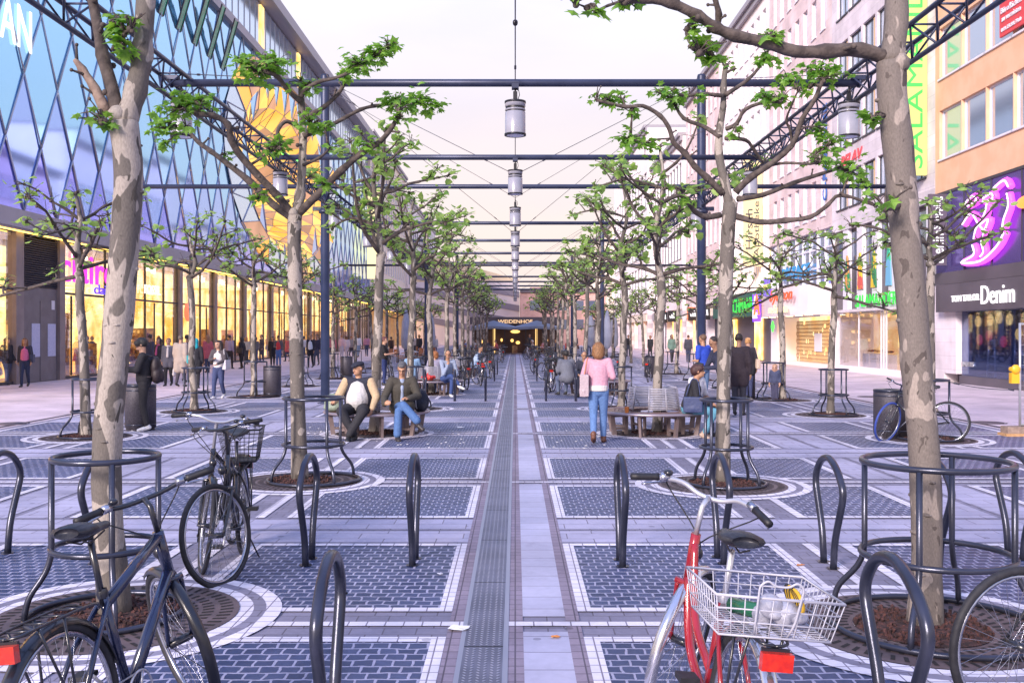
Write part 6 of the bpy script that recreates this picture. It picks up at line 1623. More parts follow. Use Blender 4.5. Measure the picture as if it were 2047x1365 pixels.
    # trousers or skirt
    B=MB(); tg=w.get('tgap',.010); bc=w['bottom']
    capsule(B,pv+V((0,0,.05)),.112*k+tg,pv+V((0,-.005,-.02)),.118*k+tg,14,1.22,(1,0,0))
    fl=w.get('flare',.0)
    for L in 'lr':
        hp_,kn,an=V(S['hip'+L]),V(S['kn'+L]),V(S['an'+L]); capsule(B,lerp(pv,hp_,.5),.10*k+tg,hp_,.088*k+tg); capsule(B,hp_,.088*k+tg,kn,.056*k+tg); capsule(B,kn,.056*k+tg,lerp(kn,an,.93),.041+tg+fl)
    fuse(B,'trousers',[cloth(bc)],o,vox,4)
    # shoes
    for L in 'lr':
        an=V(S['an'+L]); td=V(S.get('toe'+L,(0,1,-.12))).normalized(); fl_=V((td.x,td.y,0)).normalized() if abs(td.z)<.9 else V((0,1,0)); sdv=td.cross(V((0,0,1))).normalized(); dn=sdv.cross(td)*-1
        if dn.z>0: dn=-dn
        sh=MB(); heel=an+dn*.045-td*.035; capsule(sh,heel,.036,heel+td*.11+dn*.006,.040,10,1.05,sdv); capsule(sh,heel+td*.10,.04,heel+td*.20+dn*.008,.031,10,1.25,sdv); capsule(sh,heel+td*.02,.04,an+V((0,0,.03)),.045 if w.get('boots') else .04)
        if w.get('boots'): capsule(sh,an,.05,lerp(an,S['kn'+L],.3),.052)
        if hi==2: sh2=MB(); capsule(sh2,heel+dn*.030,.03,heel+td*.2+dn*.028,.03,8,1.4,sdv)
        fuse(sh,'shoe',[cloth(w.get('shoe',(.02,.02,.02)),.5)],o,vox*.8,2)
    if w.get('bag'):
        bagf(o,S,w)
    return o
def bagf(o,S,w):
    kind,c,side=w['bag']; s=1 if side=='r' else -1; T=MB(); ch,pv=V(S['chest']),V(S['pelvis'])
    m_=[cloth(c,.6)]
    if kind=='back':
        T.sph(lerp(ch,pv,.25)+V((0,-.21,.02)),(.155,.10,.2),14,10); T.sph(lerp(ch,pv,.65)+V((0,-.23,0)),(.165,.115,.17),14,10); T.sph(lerp(ch,pv,.75)+V((0,-.32,.0)),(.11,.05,.11),12,8)
        b=fuse(T,'backpack',m_,None,.014,3)
        T=MB()
        for q in (-1,1): T.tube(spline([V((q*.10,-.15,ch.z+.12)),V((q*.12,.02,ch.z+.15)),V((q*.13,.13,ch.z-.02)),V((q*.14,.06,ch.z-.22)),V((q*.13,-.14,ch.z-.25))],4),.018,6)
        T.build('strap',m_,b)
        lab='backpack worn by the '; nm='backpack'
    elif kind=='shoulder':
        sh=V(S['sh'+side]); c0=V((sh.x+s*.06,sh.y-.02,pv.z+.10)); bk=w.get('bagk',1.0); T.obox(c0+V((0,0,-.03*bk)),.11*bk,.33*bk,.27*bk); T.sph(c0+V((0,0,-.10*bk)),(.07*bk,.18*bk,.08*bk),12,9)
        b=fuse(T,'shoulder_bag',m_,None,.014,3); T=MB()
        T.tube(spline([c0+V((0,-.12,.12)),V((sh.x+s*.02,sh.y-.06,sh.z+.03)),V((sh.x,sh.y,sh.z+.068)),V((sh.x+s*.02,sh.y+.06,sh.z+.02)),c0+V((0,.12,.12))],4),.011,6); T.build('strap',[cloth(w.get('strap',c),.6)],b)
        lab='shoulder bag carried by the '; nm='shoulder_bag'
    else:
        wr=V(S['wr'+side]); c0=wr+V((0,0,-.36)); T.sph(c0,(.06,.14,.15),12,9); T.sph(c0+V((0,0,-.08)),(.07,.15,.09),12,9)
        b=fuse(T,'carrier_bag',m_,None,.014,3); T=MB()
        for q in (-1,1): T.tube(spline([c0+V((q*.02,-.08,.12)),wr+V((q*.008,0,-.075)),c0+V((q*.02,.08,.12))],3),.006,5)
        T.build('handle',m_,b); lab='carrier bag held by the '; nm='carrier_bag'
    b.name=nm; b.location=o.location; b.rotation_euler=o.rotation_euler; b.scale=o.scale; tag(b,w.get('baglabel') or (lab+w['who']),'bag')
def std(h=1.72,stride=0.0,arm='down',sw=0.0,lean=0.0,k=1.0):
    """standing or walking skeleton"""
    J={}; q=h/1.75; f=lean
    J['pelvis']=V((0,0,.95*q)); J['chest']=V((0,f*.6,1.28*q)); J['neck']=V((0,f*.9+.005,1.49*q)); J['head']=V((0,f+.03,1.625*q))
    for s,L in ((-1,'l'),(1,'r')):
        J['sh'+L]=V((s*.175*q*k,f*.75-.005,1.42*q)); st=stride*(1 if L=='r' else -1)
        J['hip'+L]=V((s*.085*q,0,.90*q)); 
        kn=V((s*.085*q,st*.28+(.03 if stride else .01),.49*q)); an=V((s*.085*q,st*.5,.085*q))
        if st<0: kn=V((s*.085*q,st*.10+.02,.49*q)); an=V((s*.08*q,st*.62,.10*q+.07*abs(st)/.4)); J['toe'+L]=V((0,1,-.12-.9*abs(st)))
        else: J['toe'+L]=V((s*.12,1,-.10))
        J['kn'+L]=kn; J['an'+L]=an
        a=-st*.5
        J['el'+L]=V((s*.225*q*k,f*.6-.04+a*.35,1.14*q)); J['wr'+L]=V((s*.24*q*k,f*.6+.04+a*.8,.90*q)); J['palm'+L]=V((-s,.2,0))
    return J
def hold(J,L,el,wr,hand=None,palm=None):
    J['el'+L]=V(el); J['wr'+L]=V(wr)
    if hand is not None: J['hand'+L]=V(hand)
    if palm is not None: J['palm'+L]=V(palm)
    return J
def sit(h=1.74,seat=.43,lean=.12,kn=((-.14,.47),(.14,.47)),an=((-.12,.46),(.12,.46)),k=1.0):
    q=h/1.75; J={}; z=seat+.09
    J['pelvis']=V((0,0,z)); J['chest']=V((0,lean*.65,z+.34*q)); J['neck']=V((0,lean,z+.545*q)); J['head']=V((0,lean+.035,z+.68*q))
    for i,(s,L) in enumerate(((-1,'l'),(1,'r'))):
        J['sh'+L]=V((s*.18*q*k,lean*.85,z+.475*q)); J['hip'+L]=V((s*.09*q,.02,z-.01)); J['kn'+L]=V((kn[i][0],kn[i][1],.50*q)); J['an'+L]=V((an[i][0],an[i][1],.085)); J['toe'+L]=V((s*.15,1,-.1))
        J['el'+L]=V((s*.25*q*k,lean*.6+.06,z+.2*q)); J['wr'+L]=V((s*.13,lean*.5+.28,z+.13)); J['palm'+L]=V((0,0,-1))
    return J
def face_to(dx,dy): return math.atan2(-dx,dy)   # rotation that turns local +y towards (dx,dy)
def gp(px,py): q=G(px,py); return (q.x,q.y,0)
CAM=(0,-1)
# --- man in flat cap on the left bench, facing the camera
BLX,BLY,BRX,BRY=-XI,rowY(2),XI,rowY(2)
J=sit(1.74,.43,-.05,((-.20,.42),(.18,.42)),((-.05,.50),(.06,.44)),1.15)
hold(J,'l',(-.34,.05,.72),(-.30,.20,.52),None,(1,0,0)); hold(J,'r',(.33,.06,.72),(.36,.30,.62),(.33,.42,.66),(-1,0,0))
J['anl']=V((.03,.50,.085)); J['anr']=V((-.05,.40,.085))
build_person('heavy man in a dark flat cap and tan sleeved waistcoat sitting on the left bench',(BLX-.23,BLY-.72,0),face_to(-.1,-1),J,dict(hi=2,bulk=1.22,head=1.0,skin=TAN,look=(.55,.8,-.12),cap=(.012,.014,.03),hair=(.05,.04,.04),style='crop',top=(.016,.018,.035),sleeves=(.42,.31,.19),shirt=(.48,.47,.47),open=True,belly=1.0,bottom=(.016,.016,.022),shoe=(.015,.015,.018),topname='waistcoat',tgap=.02))
# --- man in dark jacket, legs crossed
J=sit(1.74,.43,.16,((-.12,.47),(.05,.50)),((-.10,.46),(.22,.55)))
J['knr']=V((-.02,.50,.60)); J['anr']=V((-.26,.60,.33)); J['toer']=V((-.6,.6,-.45)); J['knl']=V((.06,.48,.50)); J['anl']=V((.08,.50,.085))
hold(J,'l',(-.27,.22,.74),(-.10,.42,.70),(.0,.52,.73),(0,0,-1)); hold(J,'r',(.30,.20,.72),(.30,.40,.62),(.24,.50,.64),(-1,0,0))
build_person('greying man in dark brown hooded jacket with crossed legs in jeans on the left bench',(BLX+.53,BLY-.66,0),face_to(.12,-1),J,dict(hi=2,bulk=1.06,skin=TAN,look=(.12,.86,-.5),hair=(.06,.06,.065),style='short',top=(.045,.04,.032),gap=.022,hem=.25,shirt=(.25,.3,.42),shirtw=.035,bottom=(.06,.13,.30),shoe=(.03,.025,.025),flare=.02,topname='jacket'))
# --- pink cardigan woman walking away
J=std(1.66,.32,lean=.03); hold(J,'r',(.24,-.02,1.10),(.16,.18,1.16),(.1,.25,1.2),(-1,0,0)); hold(J,'l',(-.25,-.06,1.10),(-.20,.12,.92),None,(1,0,0))
build_person('woman in pink cardigan and jeans walking away along the right side of the path',gp(1196,886),face_to(.10,1),J,dict(hi=2,skin=FAIR,hair=(.17,.08,.03),style='curly',top=(.56,.30,.38),waist=(.62,.58,.55),bottom=(.10,.19,.40),shoe=(.14,.055,.03),boots=True,bag=('shoulder',(.42,.33,.36),'l'),strap=(.5,.2,.12),who='woman in pink cardigan',bagk=1.35,baglabel='large beige and brown bag hanging from the pink cardigan woman',topname='cardigan'))
# --- teenagers on the right bench
J=sit(1.62,.43,.14,((-.09,.45),(.10,.46)),((-.08,.30),(.08,.28))); hold(J,'l',(-.22,.16,.68),(-.10,.38,.60),None,(0,0,-1)); hold(J,'r',(.22,.16,.68),(.10,.38,.60),None,(0,0,-1))
J['toel']=V((-.1,1,-.5)); J['toer']=V((.1,1,-.5))
build_person('teenager with short dark hair in black striped jacket and teal jeans on the right bench',(BRX+.52,BRY-.62,0),face_to(1,-.25),J,dict(hi=2,skin=TAN,look=(-.1,1,.0),hair=(.035,.012,.012),style='mop',top=(.014,.014,.02),bottom=(.09,.26,.36),shoe=(.42,.31,.24),bag=('shoulder',(.03,.045,.12),'r'),who='teenager in black striped jacket',baglabel='navy sports bag hanging behind the teenager in the black striped jacket'))
J=sit(1.66,.43,.10,((-.16,.46),(.16,.46)),((-.14,.46),(.14,.46))); hold(J,'r',(.24,.12,.68),(.08,.30,.62),None,(0,0,-1)); hold(J,'l',(-.26,.12,.66),(-.15,.42,.60),None,(0,0,-1))
build_person('boy with glasses in a white printed T-shirt sitting on the right bench',(BRX+.70,BRY-.05,0),face_to(.75,-.65),J,dict(hi=2,skin=TAN,look=(.35,.9,-.05),hair=(.012,.011,.012),style='short',glasses=True,top=(.58,.58,.62),sleeve=.55,bottom=(.018,.024,.05),shoe=(.02,.02,.03),topname='t_shirt'))
# --- others right
J=std(1.80); hold(J,'r',(.30,.1,1.16),(.16,.32,1.14),None,(-1,0,0))
build_person('man in bright blue T-shirt standing behind the round mast on the right',(4.68,24.3,0),face_to(-.6,.8),J,dict(hi=1,bulk=1.15,skin=TAN,hair=(.09,.05,.03),style='crop',top=(.02,.06,.42),sleeve=.6,bottom=(.10,.17,.30),shoe=(.05,.05,.05),topname='t_shirt'))
J=std(1.74,lean=.22); hold(J,'l',(-.2,.3,1.1),(-.05,.5,1.08),None,(0,0,1)); hold(J,'r',(.2,.3,1.1),(.03,.5,1.08),None,(0,0,1))
build_person('man bending over his phone behind the spotted right inner tree',(4.45,20.8,0),face_to(-.95,-.3),J,dict(hi=1,skin=TAN,look=(0,.8,-.6),hair=(.03,.02,.018),style='crop',top=(.03,.035,.07),bottom=(.03,.035,.06)))
J=std(1.82,.1); build_person('tall person in dark coat standing just right of the spotted right tree',(4.95,21.6,0),face_to(.3,.9),J,dict(hi=1,bulk=1.1,skin=TAN,hair=(.02,.015,.012),top=(.03,.02,.028),hem=.6,bottom=(.03,.03,.045),topname='coat'))
J=std(1.70,.12); hold(J,'l',(-.3,.02,1.2),(-.42,.22,1.22),None,(1,0,0))
build_person('woman in black with blond bun seen from behind on the right, tan belt bag',(6.35,26.6,0),face_to(-.1,1),J,dict(hi=1,bulk=1.08,skin=FAIR,hair=(.38,.20,.08),style='bun',top=(.018,.016,.024),hem=.35,bottom=(.05,.06,.14),bag=('shoulder',(.55,.42,.33),'r'),who='woman in black with blond bun',baglabel='tan shoulder bag on the back of the woman in black'))
J=std(.98); J['head']=V((0,.02,.88)); build_person('toddler in navy top standing inside the right outer tree guard area',gp(1549,801),face_to(-.4,-1),J,dict(hi=1,bulk=.72,head=.86,skin=FAIR,hair=(.3,.17,.07),style='crop',top=(.05,.06,.12),bottom=(.05,.05,.10)))
J=std(1.76,.1); build_person('man in dark jacket walking away near the far right shop pier',gp(1376,724),face_to(.2,1),J,dict(hi=0,skin=TAN,hair=(.03,.02,.02),top=(.05,.05,.07),hem=.2,bottom=(.04,.05,.1)))
J=std(1.75); build_person('man in black hooded top standing far back on the right pavement',gp(1256,712),face_to(-.3,-1),J,dict(hi=0,skin=TAN,hair=(.02,.015,.015),top=(.014,.014,.02),bottom=(.05,.06,.09)))
J=sit(1.76,.43,.18); build_person('man in grey coat sitting hunched on the right bench, seen from behind',(1.55,28.55,0),face_to(-.35,.95),J,dict(hi=1,bulk=1.12,skin=BROWN,look=(-.2,1,-.5),hair=(.02,.018,.018),style='mop',top=(.16,.17,.21),gap=.025,hem=.3,bottom=(.12,.15,.24),topname='coat'))
J=sit(1.72,.43,.22); build_person('person in dark clothes sitting beside the grey coated man on the right bench',(2.05,28.3,0),face_to(-.3,-1),J,dict(hi=1,skin=TAN,look=(-.5,.8,-.3),hair=(.05,.05,.08),style='crop',top=(.025,.028,.05),hem=.2,bottom=(.025,.028,.05)))
# --- left people
J=std(1.72,.10,lean=.02); hold(J,'l',(-.23,.10,1.14),(-.12,.32,1.16),(-.06,.40,1.2),(0,0,1)); hold(J,'r',(.24,.08,1.12),(.06,.32,1.14),(.0,.40,1.18),(0,0,1))
build_person('boy in black hooded top with backpack and white trainers looking at his phone',gp(288,862),face_to(-1,-.25),J,dict(hi=2,skin=FAIR,look=(0,.8,-.6),hair=(.012,.011,.012),style='mop',top=(.014,.013,.018),gap=.02,bottom=(.016,.015,.02),shoe=(.62,.62,.65),bag=('back',(.02,.012,.016),'r'),who='boy',baglabel='dark backpack on the boy looking at his phone',topname='hooded_top'))
J=std(1.62,.30); hold(J,'r',(.22,.08,1.08),(.02,.25,1.12),None,(0,0,1)); hold(J,'l',(-.22,.08,1.08),(-.10,.28,.98),None,(0,0,1))
build_person('woman with long dark hair and white clutch crossing in dark jacket and jeans',gp(437,797),face_to(-.15,-1),J,dict(hi=1,skin=FAIR,look=(.3,.9,0),hair=(.02,.014,.014),style='long',top=(.06,.05,.06),shirt=(.6,.58,.6),open=True,bottom=(.035,.05,.13),shoe=(.6,.6,.62),bag=('shoulder',(.6,.58,.62),'l'),strap=(.5,.48,.5),who='woman',baglabel='white bag carried by the long haired woman crossing the plaza'))
J=std(1.68,.25); build_person('woman with long auburn hair in dark jacket walking at the left photo edge',gp(14,769),face_to(.9,-.5),J,dict(hi=1,skin=FAIR,hair=(.09,.035,.025),style='long',top=(.02,.018,.026),bottom=(.04,.06,.13),bag=('carrier',(.5,.42,.5),'r'),who='auburn woman',baglabel='pale carrier bag of the auburn woman at the left edge',hem=.15))
J=std(1.66,.28); build_person('woman in pink top and open dark jacket walking before the grey service door',gp(50,773),face_to(.25,-1),J,dict(hi=1,skin=TAN,hair=(.12,.05,.025),style='long',top=(.03,.03,.05),shirt=(.55,.13,.27),open=True,bottom=(.025,.035,.08),bag=('shoulder',(.03,.04,.09),'l'),who='woman in pink top',baglabel='navy shoulder bag of the woman in pink top'))
J=std(1.66,.15); build_person('woman with dark hair and pink scarf walking behind the boy in black',gp(318,762),face_to(-.5,-1),J,dict(hi=1,skin=FAIR,hair=(.025,.015,.015),style='long',top=(.03,.028,.035),scarf=(.55,.10,.22),bottom=(.03,.03,.05)))
J=std(1.66,.2); build_person('woman with white scarf and dark legs walking before the lit shops',gp(337,771),face_to(.1,-1),J,dict(hi=1,skin=FAIR,hair=(.2,.12,.07),style='tail',top=(.10,.10,.13),scarf=(.6,.54,.53),hem=.45,bottom=(.014,.013,.018),bag=('carrier',(.6,.58,.6),'l'),who='woman with white scarf',baglabel='white carrier bag of the woman with white scarf'))
J=std(1.76,.2); build_person('grey haired man in beige trench coat walking away by the lit shops',gp(361,773),face_to(.2,1),J,dict(hi=1,bulk=1.12,skin=FAIR,hair=(.10,.08,.07),style='crop',top=(.40,.335,.29),gap=.03,hem=.95,bottom=(.05,.045,.06),topname='trench_coat'))
J=std(1.78,.15); build_person('man in navy jacket partly hidden by the beige trench coat man',gp(374,764),face_to(.6,.8),J,dict(hi=1,skin=TAN,hair=(.02,.018,.018),top=(.03,.04,.13),bottom=(.02,.02,.03)))
J=std(1.65,.1); build_person('woman in teal headscarf and black clothes near the second left outer tree',gp(391,776),face_to(-.3,1),J,dict(hi=1,skin=FAIR,hood=(.02,.36,.42),top=(.016,.016,.022),hem=.8,bottom=(.016,.016,.022),bag=('shoulder',(.02,.30,.34),'l'),who='woman in headscarf',baglabel='teal bag of the woman in teal headscarf',topname='coat'))
J=std(1.75,.25); build_person('man in mauve shirt walking away from the camera by the lit shops',gp(459,737),face_to(.15,1),J,dict(hi=1,skin=TAN,hair=(.02,.015,.015),style='crop',top=(.33,.27,.37),bottom=(.03,.025,.03),topname='shirt'))
J=std(1.62,.15); build_person('woman with very long black hair in short dark coat by the lit shops',gp(483,737),face_to(-.9,.3),J,dict(hi=1,skin=FAIR,hair=(.015,.012,.012),style='long',top=(.02,.016,.02),hem=.4,bottom=(.016,.014,.016),bag=('shoulder',(.025,.02,.022),'l'),who='woman with very long hair',baglabel='black bag of the woman with very long black hair',topname='coat'))
J=std(1.64,.1); build_person('woman in black and white scarf standing by the orange lit shop pillar',gp(511,727),face_to(-.3,-1),J,dict(hi=0,skin=FAIR,hair=(.05,.03,.02),style='bob',top=(.12,.12,.14),scarf=(.5,.5,.52),bottom=(.05,.08,.2)))
J=std(1.66,.05); build_person('curly haired woman all in black left of the man in red T-shirt',gp(545,731),face_to(.3,-1),J,dict(hi=1,skin=TAN,hair=(.015,.012,.012),style='curly',top=(.016,.014,.018),bottom=(.02,.018,.02)))
J=std(1.72,.05); hold(J,'r',(.22,.1,1.1),(.04,.28,1.08),None,(0,0,1)); build_person('man in red T-shirt and open grey jacket looking down at his hands',gp(557,732),face_to(-.2,-1),J,dict(hi=1,skin=TAN,look=(-.1,.8,-.5),hair=(.02,.015,.015),top=(.09,.085,.10),shirt=(.5,.04,.05),open=True,bottom=(.06,.13,.34)))
J=std(1.8,.2); build_person('man in dark suit and white shirt walking beyond the left inner tree',gp(621,735),face_to(-.2,-1),J,dict(hi=1,skin=TAN,hair=(.02,.016,.016),style='crop',top=(.018,.02,.035),shirt=(.55,.6,.68),open=True,bottom=(.014,.015,.022)))
J=std(1.76,.2); build_person('man in dark jacket walking right behind the suited man',gp(633,730),face_to(-.2,-1),J,dict(hi=0,skin=TAN,hair=(.02,.016,.016),top=(.025,.025,.05),bottom=(.05,.06,.1)))
for i,(px,py,h,c,b,hc,lab) in enumerate([(683,717,1.72,(.55,.40,.46),(.4,.4,.5),(.2,.1,.05),'person in pale pink top far down the left pavement'),(693,716,1.66,(.6,.5,.52),(.5,.45,.5),(.1,.05,.03),'person in pale trousers beside the one in pale pink top'),(716,714,1.78,(.62,.62,.65),(.22,.3,.42),(.02,.015,.015),'man in white T-shirt far down the left pavement'),
     (752,716,1.74,(.02,.06,.06),(.02,.02,.03),(.02,.015,.015),'man in dark green top behind the standing woman in black'),(782,715,1.6,(.05,.03,.03),(.03,.03,.03),(.02,.015,.015),'woman in brown top right of the standing woman in black'),(812,718,1.7,(.4,.36,.5),(.1,.1,.15),(.1,.06,.04),'person in lilac top near the far lit arcade'),
     (826,716,1.8,(.5,.42,.38),(.05,.05,.06),(.08,.06,.05),'man in beige shirt standing far back left of the second mast'),(838,717,1.78,(.03,.03,.04),(.03,.03,.04),(.3,.15,.06),'person in dark suit beside the beige shirted man'),(858,716,1.78,(.02,.02,.03),(.02,.02,.03),(.02,.015,.015),'dark clothed person right of the second left mast'),
     (665,722,1.7,(.5,.16,.18),(.05,.06,.1),(.03,.02,.02),'person in red top far down the left pavement'),(1318,714,1.7,(.3,.3,.36),(.04,.05,.1),(.05,.03,.02),'person in grey top far down the right pavement'),(1178,709,1.7,(.5,.5,.52),(.06,.08,.15),(.03,.02,.02),'person in white top behind the right parked bicycles'),(1150,708,1.75,(.08,.09,.13),(.04,.05,.09),(.02,.015,.015),'person in dark blue top behind the right parked bicycles')]):
    build_person(lab,gp(px,py),face_to((-1)**i*.4,(-1)**(i//2)),std(h,.2*(i%3)),dict(hi=0,skin=(FAIR,TAN,TAN)[i%3] if 'white T' not in lab else BROWN,hair=hc,style=('short','bob')[i%2] if 'man ' not in lab[:4] else 'crop',top=c,bottom=b))
J=std(1.70,.04); hold(J,'r',(.21,.10,1.08),(.10,.33,1.13),None,(0,0,1)); hold(J,'l',(-.2,.10,1.08),(-.05,.33,1.12),None,(0,0,1))
build_person('woman in black T-shirt and jeans with long red brown hair standing in profile',(-4.62,34.3,0),face_to(1,-.1),J,dict(hi=1,bulk=1.05,skin=FAIR,look=(0,1,-.15),hair=(.08,.02,.018),style='tail',top=(.014,.012,.014),sleeve=.5,bottom=(.02,.035,.13),topname='t_shirt'))
J=sit(1.72,.43,.1); build_person('bald man in pale blue shirt sitting on the red bag bench, back to camera',(-3.15,29.95,0),face_to(-.3,1),J,dict(hi=1,bulk=1.08,skin=FAIR,hair=(.35,.32,.3),style='crop',top=(.22,.36,.55),bottom=(.06,.07,.12),topname='shirt'))
J=sit(1.64,.43,.1); build_person('woman with red brown bob and lilac top sitting on red bag bench, back to camera',(-2.45,30.0,0),face_to(-.4,1),J,dict(hi=1,skin=FAIR,look=(-.6,.8,0),hair=(.24,.09,.03),style='bob',top=(.36,.33,.44),bottom=(.06,.07,.12)))
J=sit(1.76,.43,.2,((-.06,.46),(.10,.48)),((-.02,.46),(.3,.55))); J['knr']=V((-.02,.50,.60)); J['anr']=V((-.24,.62,.34)); J['toer']=V((-.6,.6,-.3)); J['toel']=V((0,1,-.1))
hold(J,'r',(.18,.40,.66),(.05,.36,.90),(.0,.33,1.0),(0,-1,0)); hold(J,'l',(-.26,.22,.68),(-.16,.42,.55),None,(0,0,-1))
build_person('man in grey blue shirt resting chin on hand with crossed legs, right of red bag',(-2.02,28.45,0),face_to(.35,-1),J,dict(hi=2,skin=TAN,look=(.3,.9,-.1),hair=(.02,.018,.018),style='crop',top=(.24,.29,.40),bottom=(.03,.06,.19),shoe=(.6,.6,.6),topname='shirt'))
J=sit(1.74,.43,.28); build_person('man in pale blue shirt hunched on the far left bench before the bicycles',(-1.72,40.3,0),face_to(.8,-.3),J,dict(hi=1,skin=TAN,look=(.1,.8,-.6),hair=(.02,.015,.015),style='crop',top=(.30,.40,.56),bottom=(.16,.24,.42)))
walk=[((.05,.05,.08),(.04,.05,.1),'navy'),((.45,.1,.12),(.04,.05,.1),'red'),((.4,.36,.3),(.05,.05,.06),'beige'),((.5,.5,.52),(.06,.08,.16),'white'),((.03,.03,.035),(.03,.03,.04),'black'),((.15,.25,.2),(.05,.05,.06),'green'),((.2,.22,.28),(.03,.03,.05),'grey'),((.4,.2,.3),(.05,.06,.12),'rose')]
rw_=random.Random(31)
for i,(px,py) in enumerate([(523,724),(575,722),(592,718),(606,720),(645,716),(660,715),(702,712),(733,712),(300,758),(415,745),(492,728),(870,712),(1300,716),(1343,724),(1226,711),(1208,708)]):
    tc_,bc_,nm_=walk[i%8]
    build_person('person in %s top, %s one among the walkers on the %s pavement'%(nm_,('closer','farther')[i//8],'left' if px<1030 else 'right'),gp(px,py),face_to(rw_.uniform(-1,1),rw_.choice((-1,1))),std(rw_.uniform(1.6,1.82),rw_.uniform(.1,.3)),dict(hi=0,skin=rw_.choice((FAIR,TAN)),hair=rw_.choice(((.03,.02,.02),(.2,.1,.05),(.05,.03,.02))),style=rw_.choice(('short','long','bob')),top=tc_,hem=rw_.choice((0,.2,.5)),bottom=bc_,group='far walkers'))
# guests of the cafe: chairs, tables and people before the restaurant
M['chairwood']=mat('cafe_chair_wood',(.34,.12,.05),(.42,.17,.08),scale=6,rough=.5)
def cafe_chair(lab,x,y,rz):
    t=thing('cafe_chair',lab,'chair',(x,y,0),rz,'cafe chairs'); 
    MB().box(-.22,.22,-.22,.22,.42,.46).build('seat',M['chairwood'],t); MB().box(-.22,.22,-.24,-.2,.55,.88).build('backrest',M['chairwood'],t)
    for sx in (-1,1):
        for sy in (-1,1): MB().tube([(sx*.2,sy*.2,0),(sx*.2,sy*.2,.42 if sy>0 else .86)],.014,5).build('leg',M['silver'],t)
    return t
def cafe_table(lab,x,y):
    t=thing('cafe_table',lab,'table',(x,y,0),0,'cafe tables'); MB().lathe([(0,.71),(.38,.71),(.38,.74),(0,.74)],n=18).build('table_top',M['silver'],t); m=MB(); m.lathe([(.22,0),(.22,.02),(.03,.04),(.03,.71)],n=12); m.build('base',M['blackp'],t); return t
c0=cafe_chair('cafe chair on the terrace before the restaurant',-3,80,0); t0=cafe_table('small round cafe table on the terrace before the restaurant',-3.6,80)
rc=random.Random(9)
tops=[(.5,.1,.1),(.03,.03,.05),(.5,.5,.53),(.15,.2,.4),(.03,.03,.03),(.45,.35,.3),(.6,.3,.34),(.05,.06,.12)]
nm=['red','black','white','blue','dark grey','beige','pink','navy']
gi=0
for side in (-1,1):
    for r_ in range(5):
        x=side*(1.6+.95*r_)*.95; y=82.0+rc.uniform(-2,2)
        dup(t0,(x+.5,y-.2,0)); dup(c0,(x,y,0),rc.uniform(0,6))
        build_person('cafe guest in %s top seated %s of the restaurant door, %s from the middle'%(nm[gi%8],'left' if side<0 else 'right',('first','second','third','fourth','fifth')[r_]),(x,y,0),rc.uniform(-2,2)+PI,sit(1.72,.45,.1),dict(hi=0,skin=(FAIR,TAN)[gi%2],hair=((.03,.02,.02),(.3,.17,.08),(.4,.38,.36))[gi%3],style=('short','bob')[gi%2],top=tops[gi%8],bottom=(.04,.05,.09),group='guests of the cafe')); gi+=1
build_person('waiter in dark clothes standing before the restaurant door',(1.25,84,0),face_to(-.3,-1),std(1.8),dict(hi=0,skin=TAN,hair=(.03,.02,.02),style='crop',top=(.02,.02,.03),bottom=(.02,.02,.03)))
for i in range(8):
    x=-5.6-.8*(i%4); y=56+5*(i//2)+rc.uniform(-1,1); dup(c0,(x,y,0),rc.uniform(0,6),'cafe chair on the left terrace by the closed parasols')
for i in range(4): dup(t0,(-6.0-.6*(i%2),58+4*i,0),None,'small round cafe table on the left terrace by the closed parasols')
# ---------------------------------------------------------------- loose things
M['redbag']=mat('red_plastic',(.62,.03,.03),(.75,.09,.07),scale=9,rough=.3,bump=.9,bscale=12)
T=MB(); rg=random.Random(6)
for i in range(16): T.sph((rg.uniform(-.16,.16),rg.uniform(-.10,.10),.06+rg.uniform(0,.09)),(rg.uniform(.04,.09),rg.uniform(.04,.08),rg.uniform(.03,.06)),8,6)
capsule(T,(-.03,0,.12),.05,(.0,.02,.24),.02); capsule(T,(.1,0,.1),.05,(.16,.0,.15),.02)
o=fuse(T,'plastic_bag',[M['redbag']],None,.012,1); o.location=(-2.55,28.45,.425); tag(o,'crumpled red plastic bag lying on the bench beside the man in grey blue shirt','bag')
# bags beside the men on the first left bench
T=MB(); T.sph((0,0,.16),(.17,.10,.17),14,10); T.sph((0,0,.08),(.19,.12,.08),14,10); o=fuse(T,'shopping_bag',[cloth((.20,.25,.19),.6)],None,.013,2); o.location=(BLX-.72,BLY-.35,.425); tag(o,'grey green bag standing on the left bench beside the capped man','bag')
T=MB(); T.sph((0,0,.18),(.15,.12,.20),14,10); T.sph((.02,-.08,.13),(.11,.06,.1),12,8); b=fuse(T,'backpack',[cloth((.018,.02,.035),.6)],None,.013,2); b.location=(BLX+.82,BLY-.30,.425); tag(b,'small dark backpack standing on the left bench right of the dark jacketed man','bag')
T=MB(); T.tube(spline([(-.08,-.05,.36),(-.08,-.16,.3),(-.07,-.16,.12),(-.06,-.1,.06)],4),.012,6); T.build('strap',[cloth((.3,.3,.33),.6)],b)
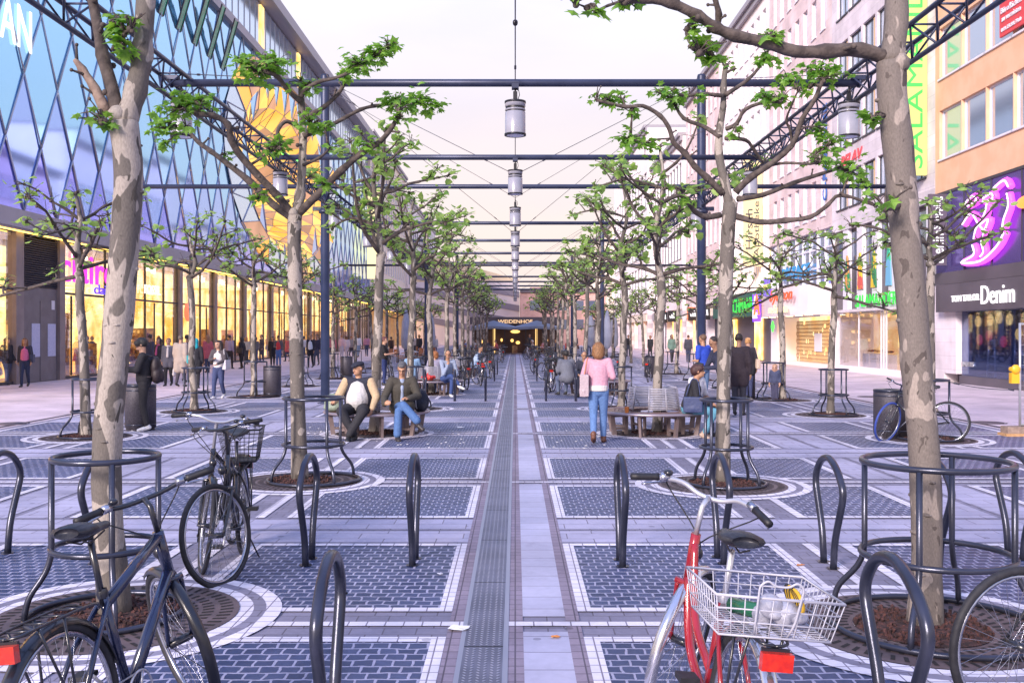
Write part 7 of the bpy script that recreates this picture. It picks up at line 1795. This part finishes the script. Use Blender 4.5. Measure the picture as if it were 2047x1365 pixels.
# phone, cup, litter
def small(nm,lab,cat,mb,m_,loc): o=mb.build(nm,m_); o.location=loc; tag(o,lab,cat); return o
M['paper']=mat('white_paper',(.62,.62,.66),rough=.7); M['leafdry']=mat('orange_leaf',(.55,.20,.04),rough=.8)
def scrap(nm,lab,cat,x,y,s,m_,seed):
    rg=random.Random(seed); T=MB(); vs=[]
    for j in range(4):
        for i in range(4): vs.append(((i/3-.5)*s+rg.uniform(-.15,.15)*s,(j/3-.5)*s*.6+rg.uniform(-.1,.1)*s,.012+rg.uniform(0,.16)*s))
    T.add(vs,[(j*4+i,j*4+i+1,j*4+i+5,j*4+i+4) for j in range(3) for i in range(3)]); small(nm,lab,cat,T,m_,(x,y,0))
q=G(917,1261); scrap('paper_scrap','crumpled white paper scrap beside the metal drain in the front','litter',q.x,q.y,.12,M['paper'],1)
q=G(1110,1277); scrap('dry_leaf','small orange leaf on the path slabs in the front','leaf',q.x,q.y,.05,M['leafdry'],2)
q=G(921,856); scrap('paper_scrap','small white paper scrap on cobbles right of the left bench','litter',q.x,q.y,.14,M['paper'],3)
q=G(1600,1132); scrap('dry_leaf','small brown leaf on cobbles left of the free bike stand','leaf',q.x,q.y,.06,M['leafdry'],4)
q=G(1697,826); scrap('paper_scrap','white paper scrap on cobbles right of the second right outer tree','litter',q.x,q.y,.22,M['paper'],5)
q=G(880,1150); scrap('dry_leaf','tiny pale leaf on the cobbles left of the path','leaf',q.x,q.y,.04,M['paper'],6)
rg=random.Random(21)
T=MB()
for i in range(120):
    x=rg.choice((-1,1))*rg.uniform(.6,4); y=rg.uniform(15.2,20); s=rg.uniform(.008,.02); T.box(x-s,x+s,y-s,y+s,.008,.014)
o=T.build('fallen_petals',M['paper']); tag(o,'scattered pale specks on the cobbles around the first benches','litter',None,'stuff')
T=MB(); T.lathe([(.032,0),(.042,.10),(.044,.102),(.04,.104)],n=14); small('paper_cup','small orange drink cup standing on the right bench left end','cup',T,mat('orange_cup',(.62,.22,.06),rough=.4),(BRX-.55,BRY-.60,.427))
# barrier post at the right edge with a yellow lamp on a rubber and wooden foot
t=thing('barrier','site fence post with yellow lamp at the right photo edge','barrier',(8.95,17.3,0))
m=MB(); m.tube([(0,0,.12),(0,0,2.0)],.022,8); m.tube([(0,0,1.98),(1.6,-.5,1.98)],.02,8); m.tube([(0,0,.2),(1.6,-.5,.2)],.02,8); m.build('post',M['silver'],t)
m=MB()
for i in range(24): m.tube([(.065*i,-.0204*i,.2),(.065*i,-.0204*i,1.98)],.003,4)
for i in range(9): m.tube([(0,0,.35+.18*i),(1.6,-.5,.35+.18*i)],.003,4)
m.build('mesh_panel',M['silver'],t)
m=MB(); m.box(-.32,.5,-.16,.16,.0,.05,1); m.box(-.28,.45,-.13,.13,.05,.17,0); m.build('foot',[mat('concrete_foot',(.22,.16,.13),(.3,.22,.18),scale=8,rough=.9,bump=.5),mat('wooden_board',(.42,.24,.11),(.5,.3,.15),scale=10,rough=.8)],t)
m=MB(); m.box(-.17,-.03,-.05,.05,.93,1.12); m.lathe([(.07,-.04),(.09,-.02),(.09,.02),(.07,.04)],(-.1,0,1.18),18); m.sph((-.1,-.05,1.18),(.085,.05,.085),14,8); m.build('lamp',mat('yellow_warning_lamp',(.78,.42,.02),rough=.35,coat=.3),t)
cable('thin cord from the right outer guard to the site fence post',(XOR+.3,16.6,1.0),(8.95,17.3,.82),.007,.05)
# phones in hands
for lab,loc in (('phone with lit screen held by the boy in the black hooded top',(gp(288,862)[0]-.44,gp(288,862)[1]-.10,1.24)),('phone held by the man bending behind the spotted right tree',(3.93,20.62,1.10))):
    T=MB(); T.obox((0,0,0),.008,.07,.14,Euler((0,R(-35),0)).to_matrix()); small('phone',lab,'phone',T,M['blackp'],loc)
bpy.data.scenes.remove(TS)
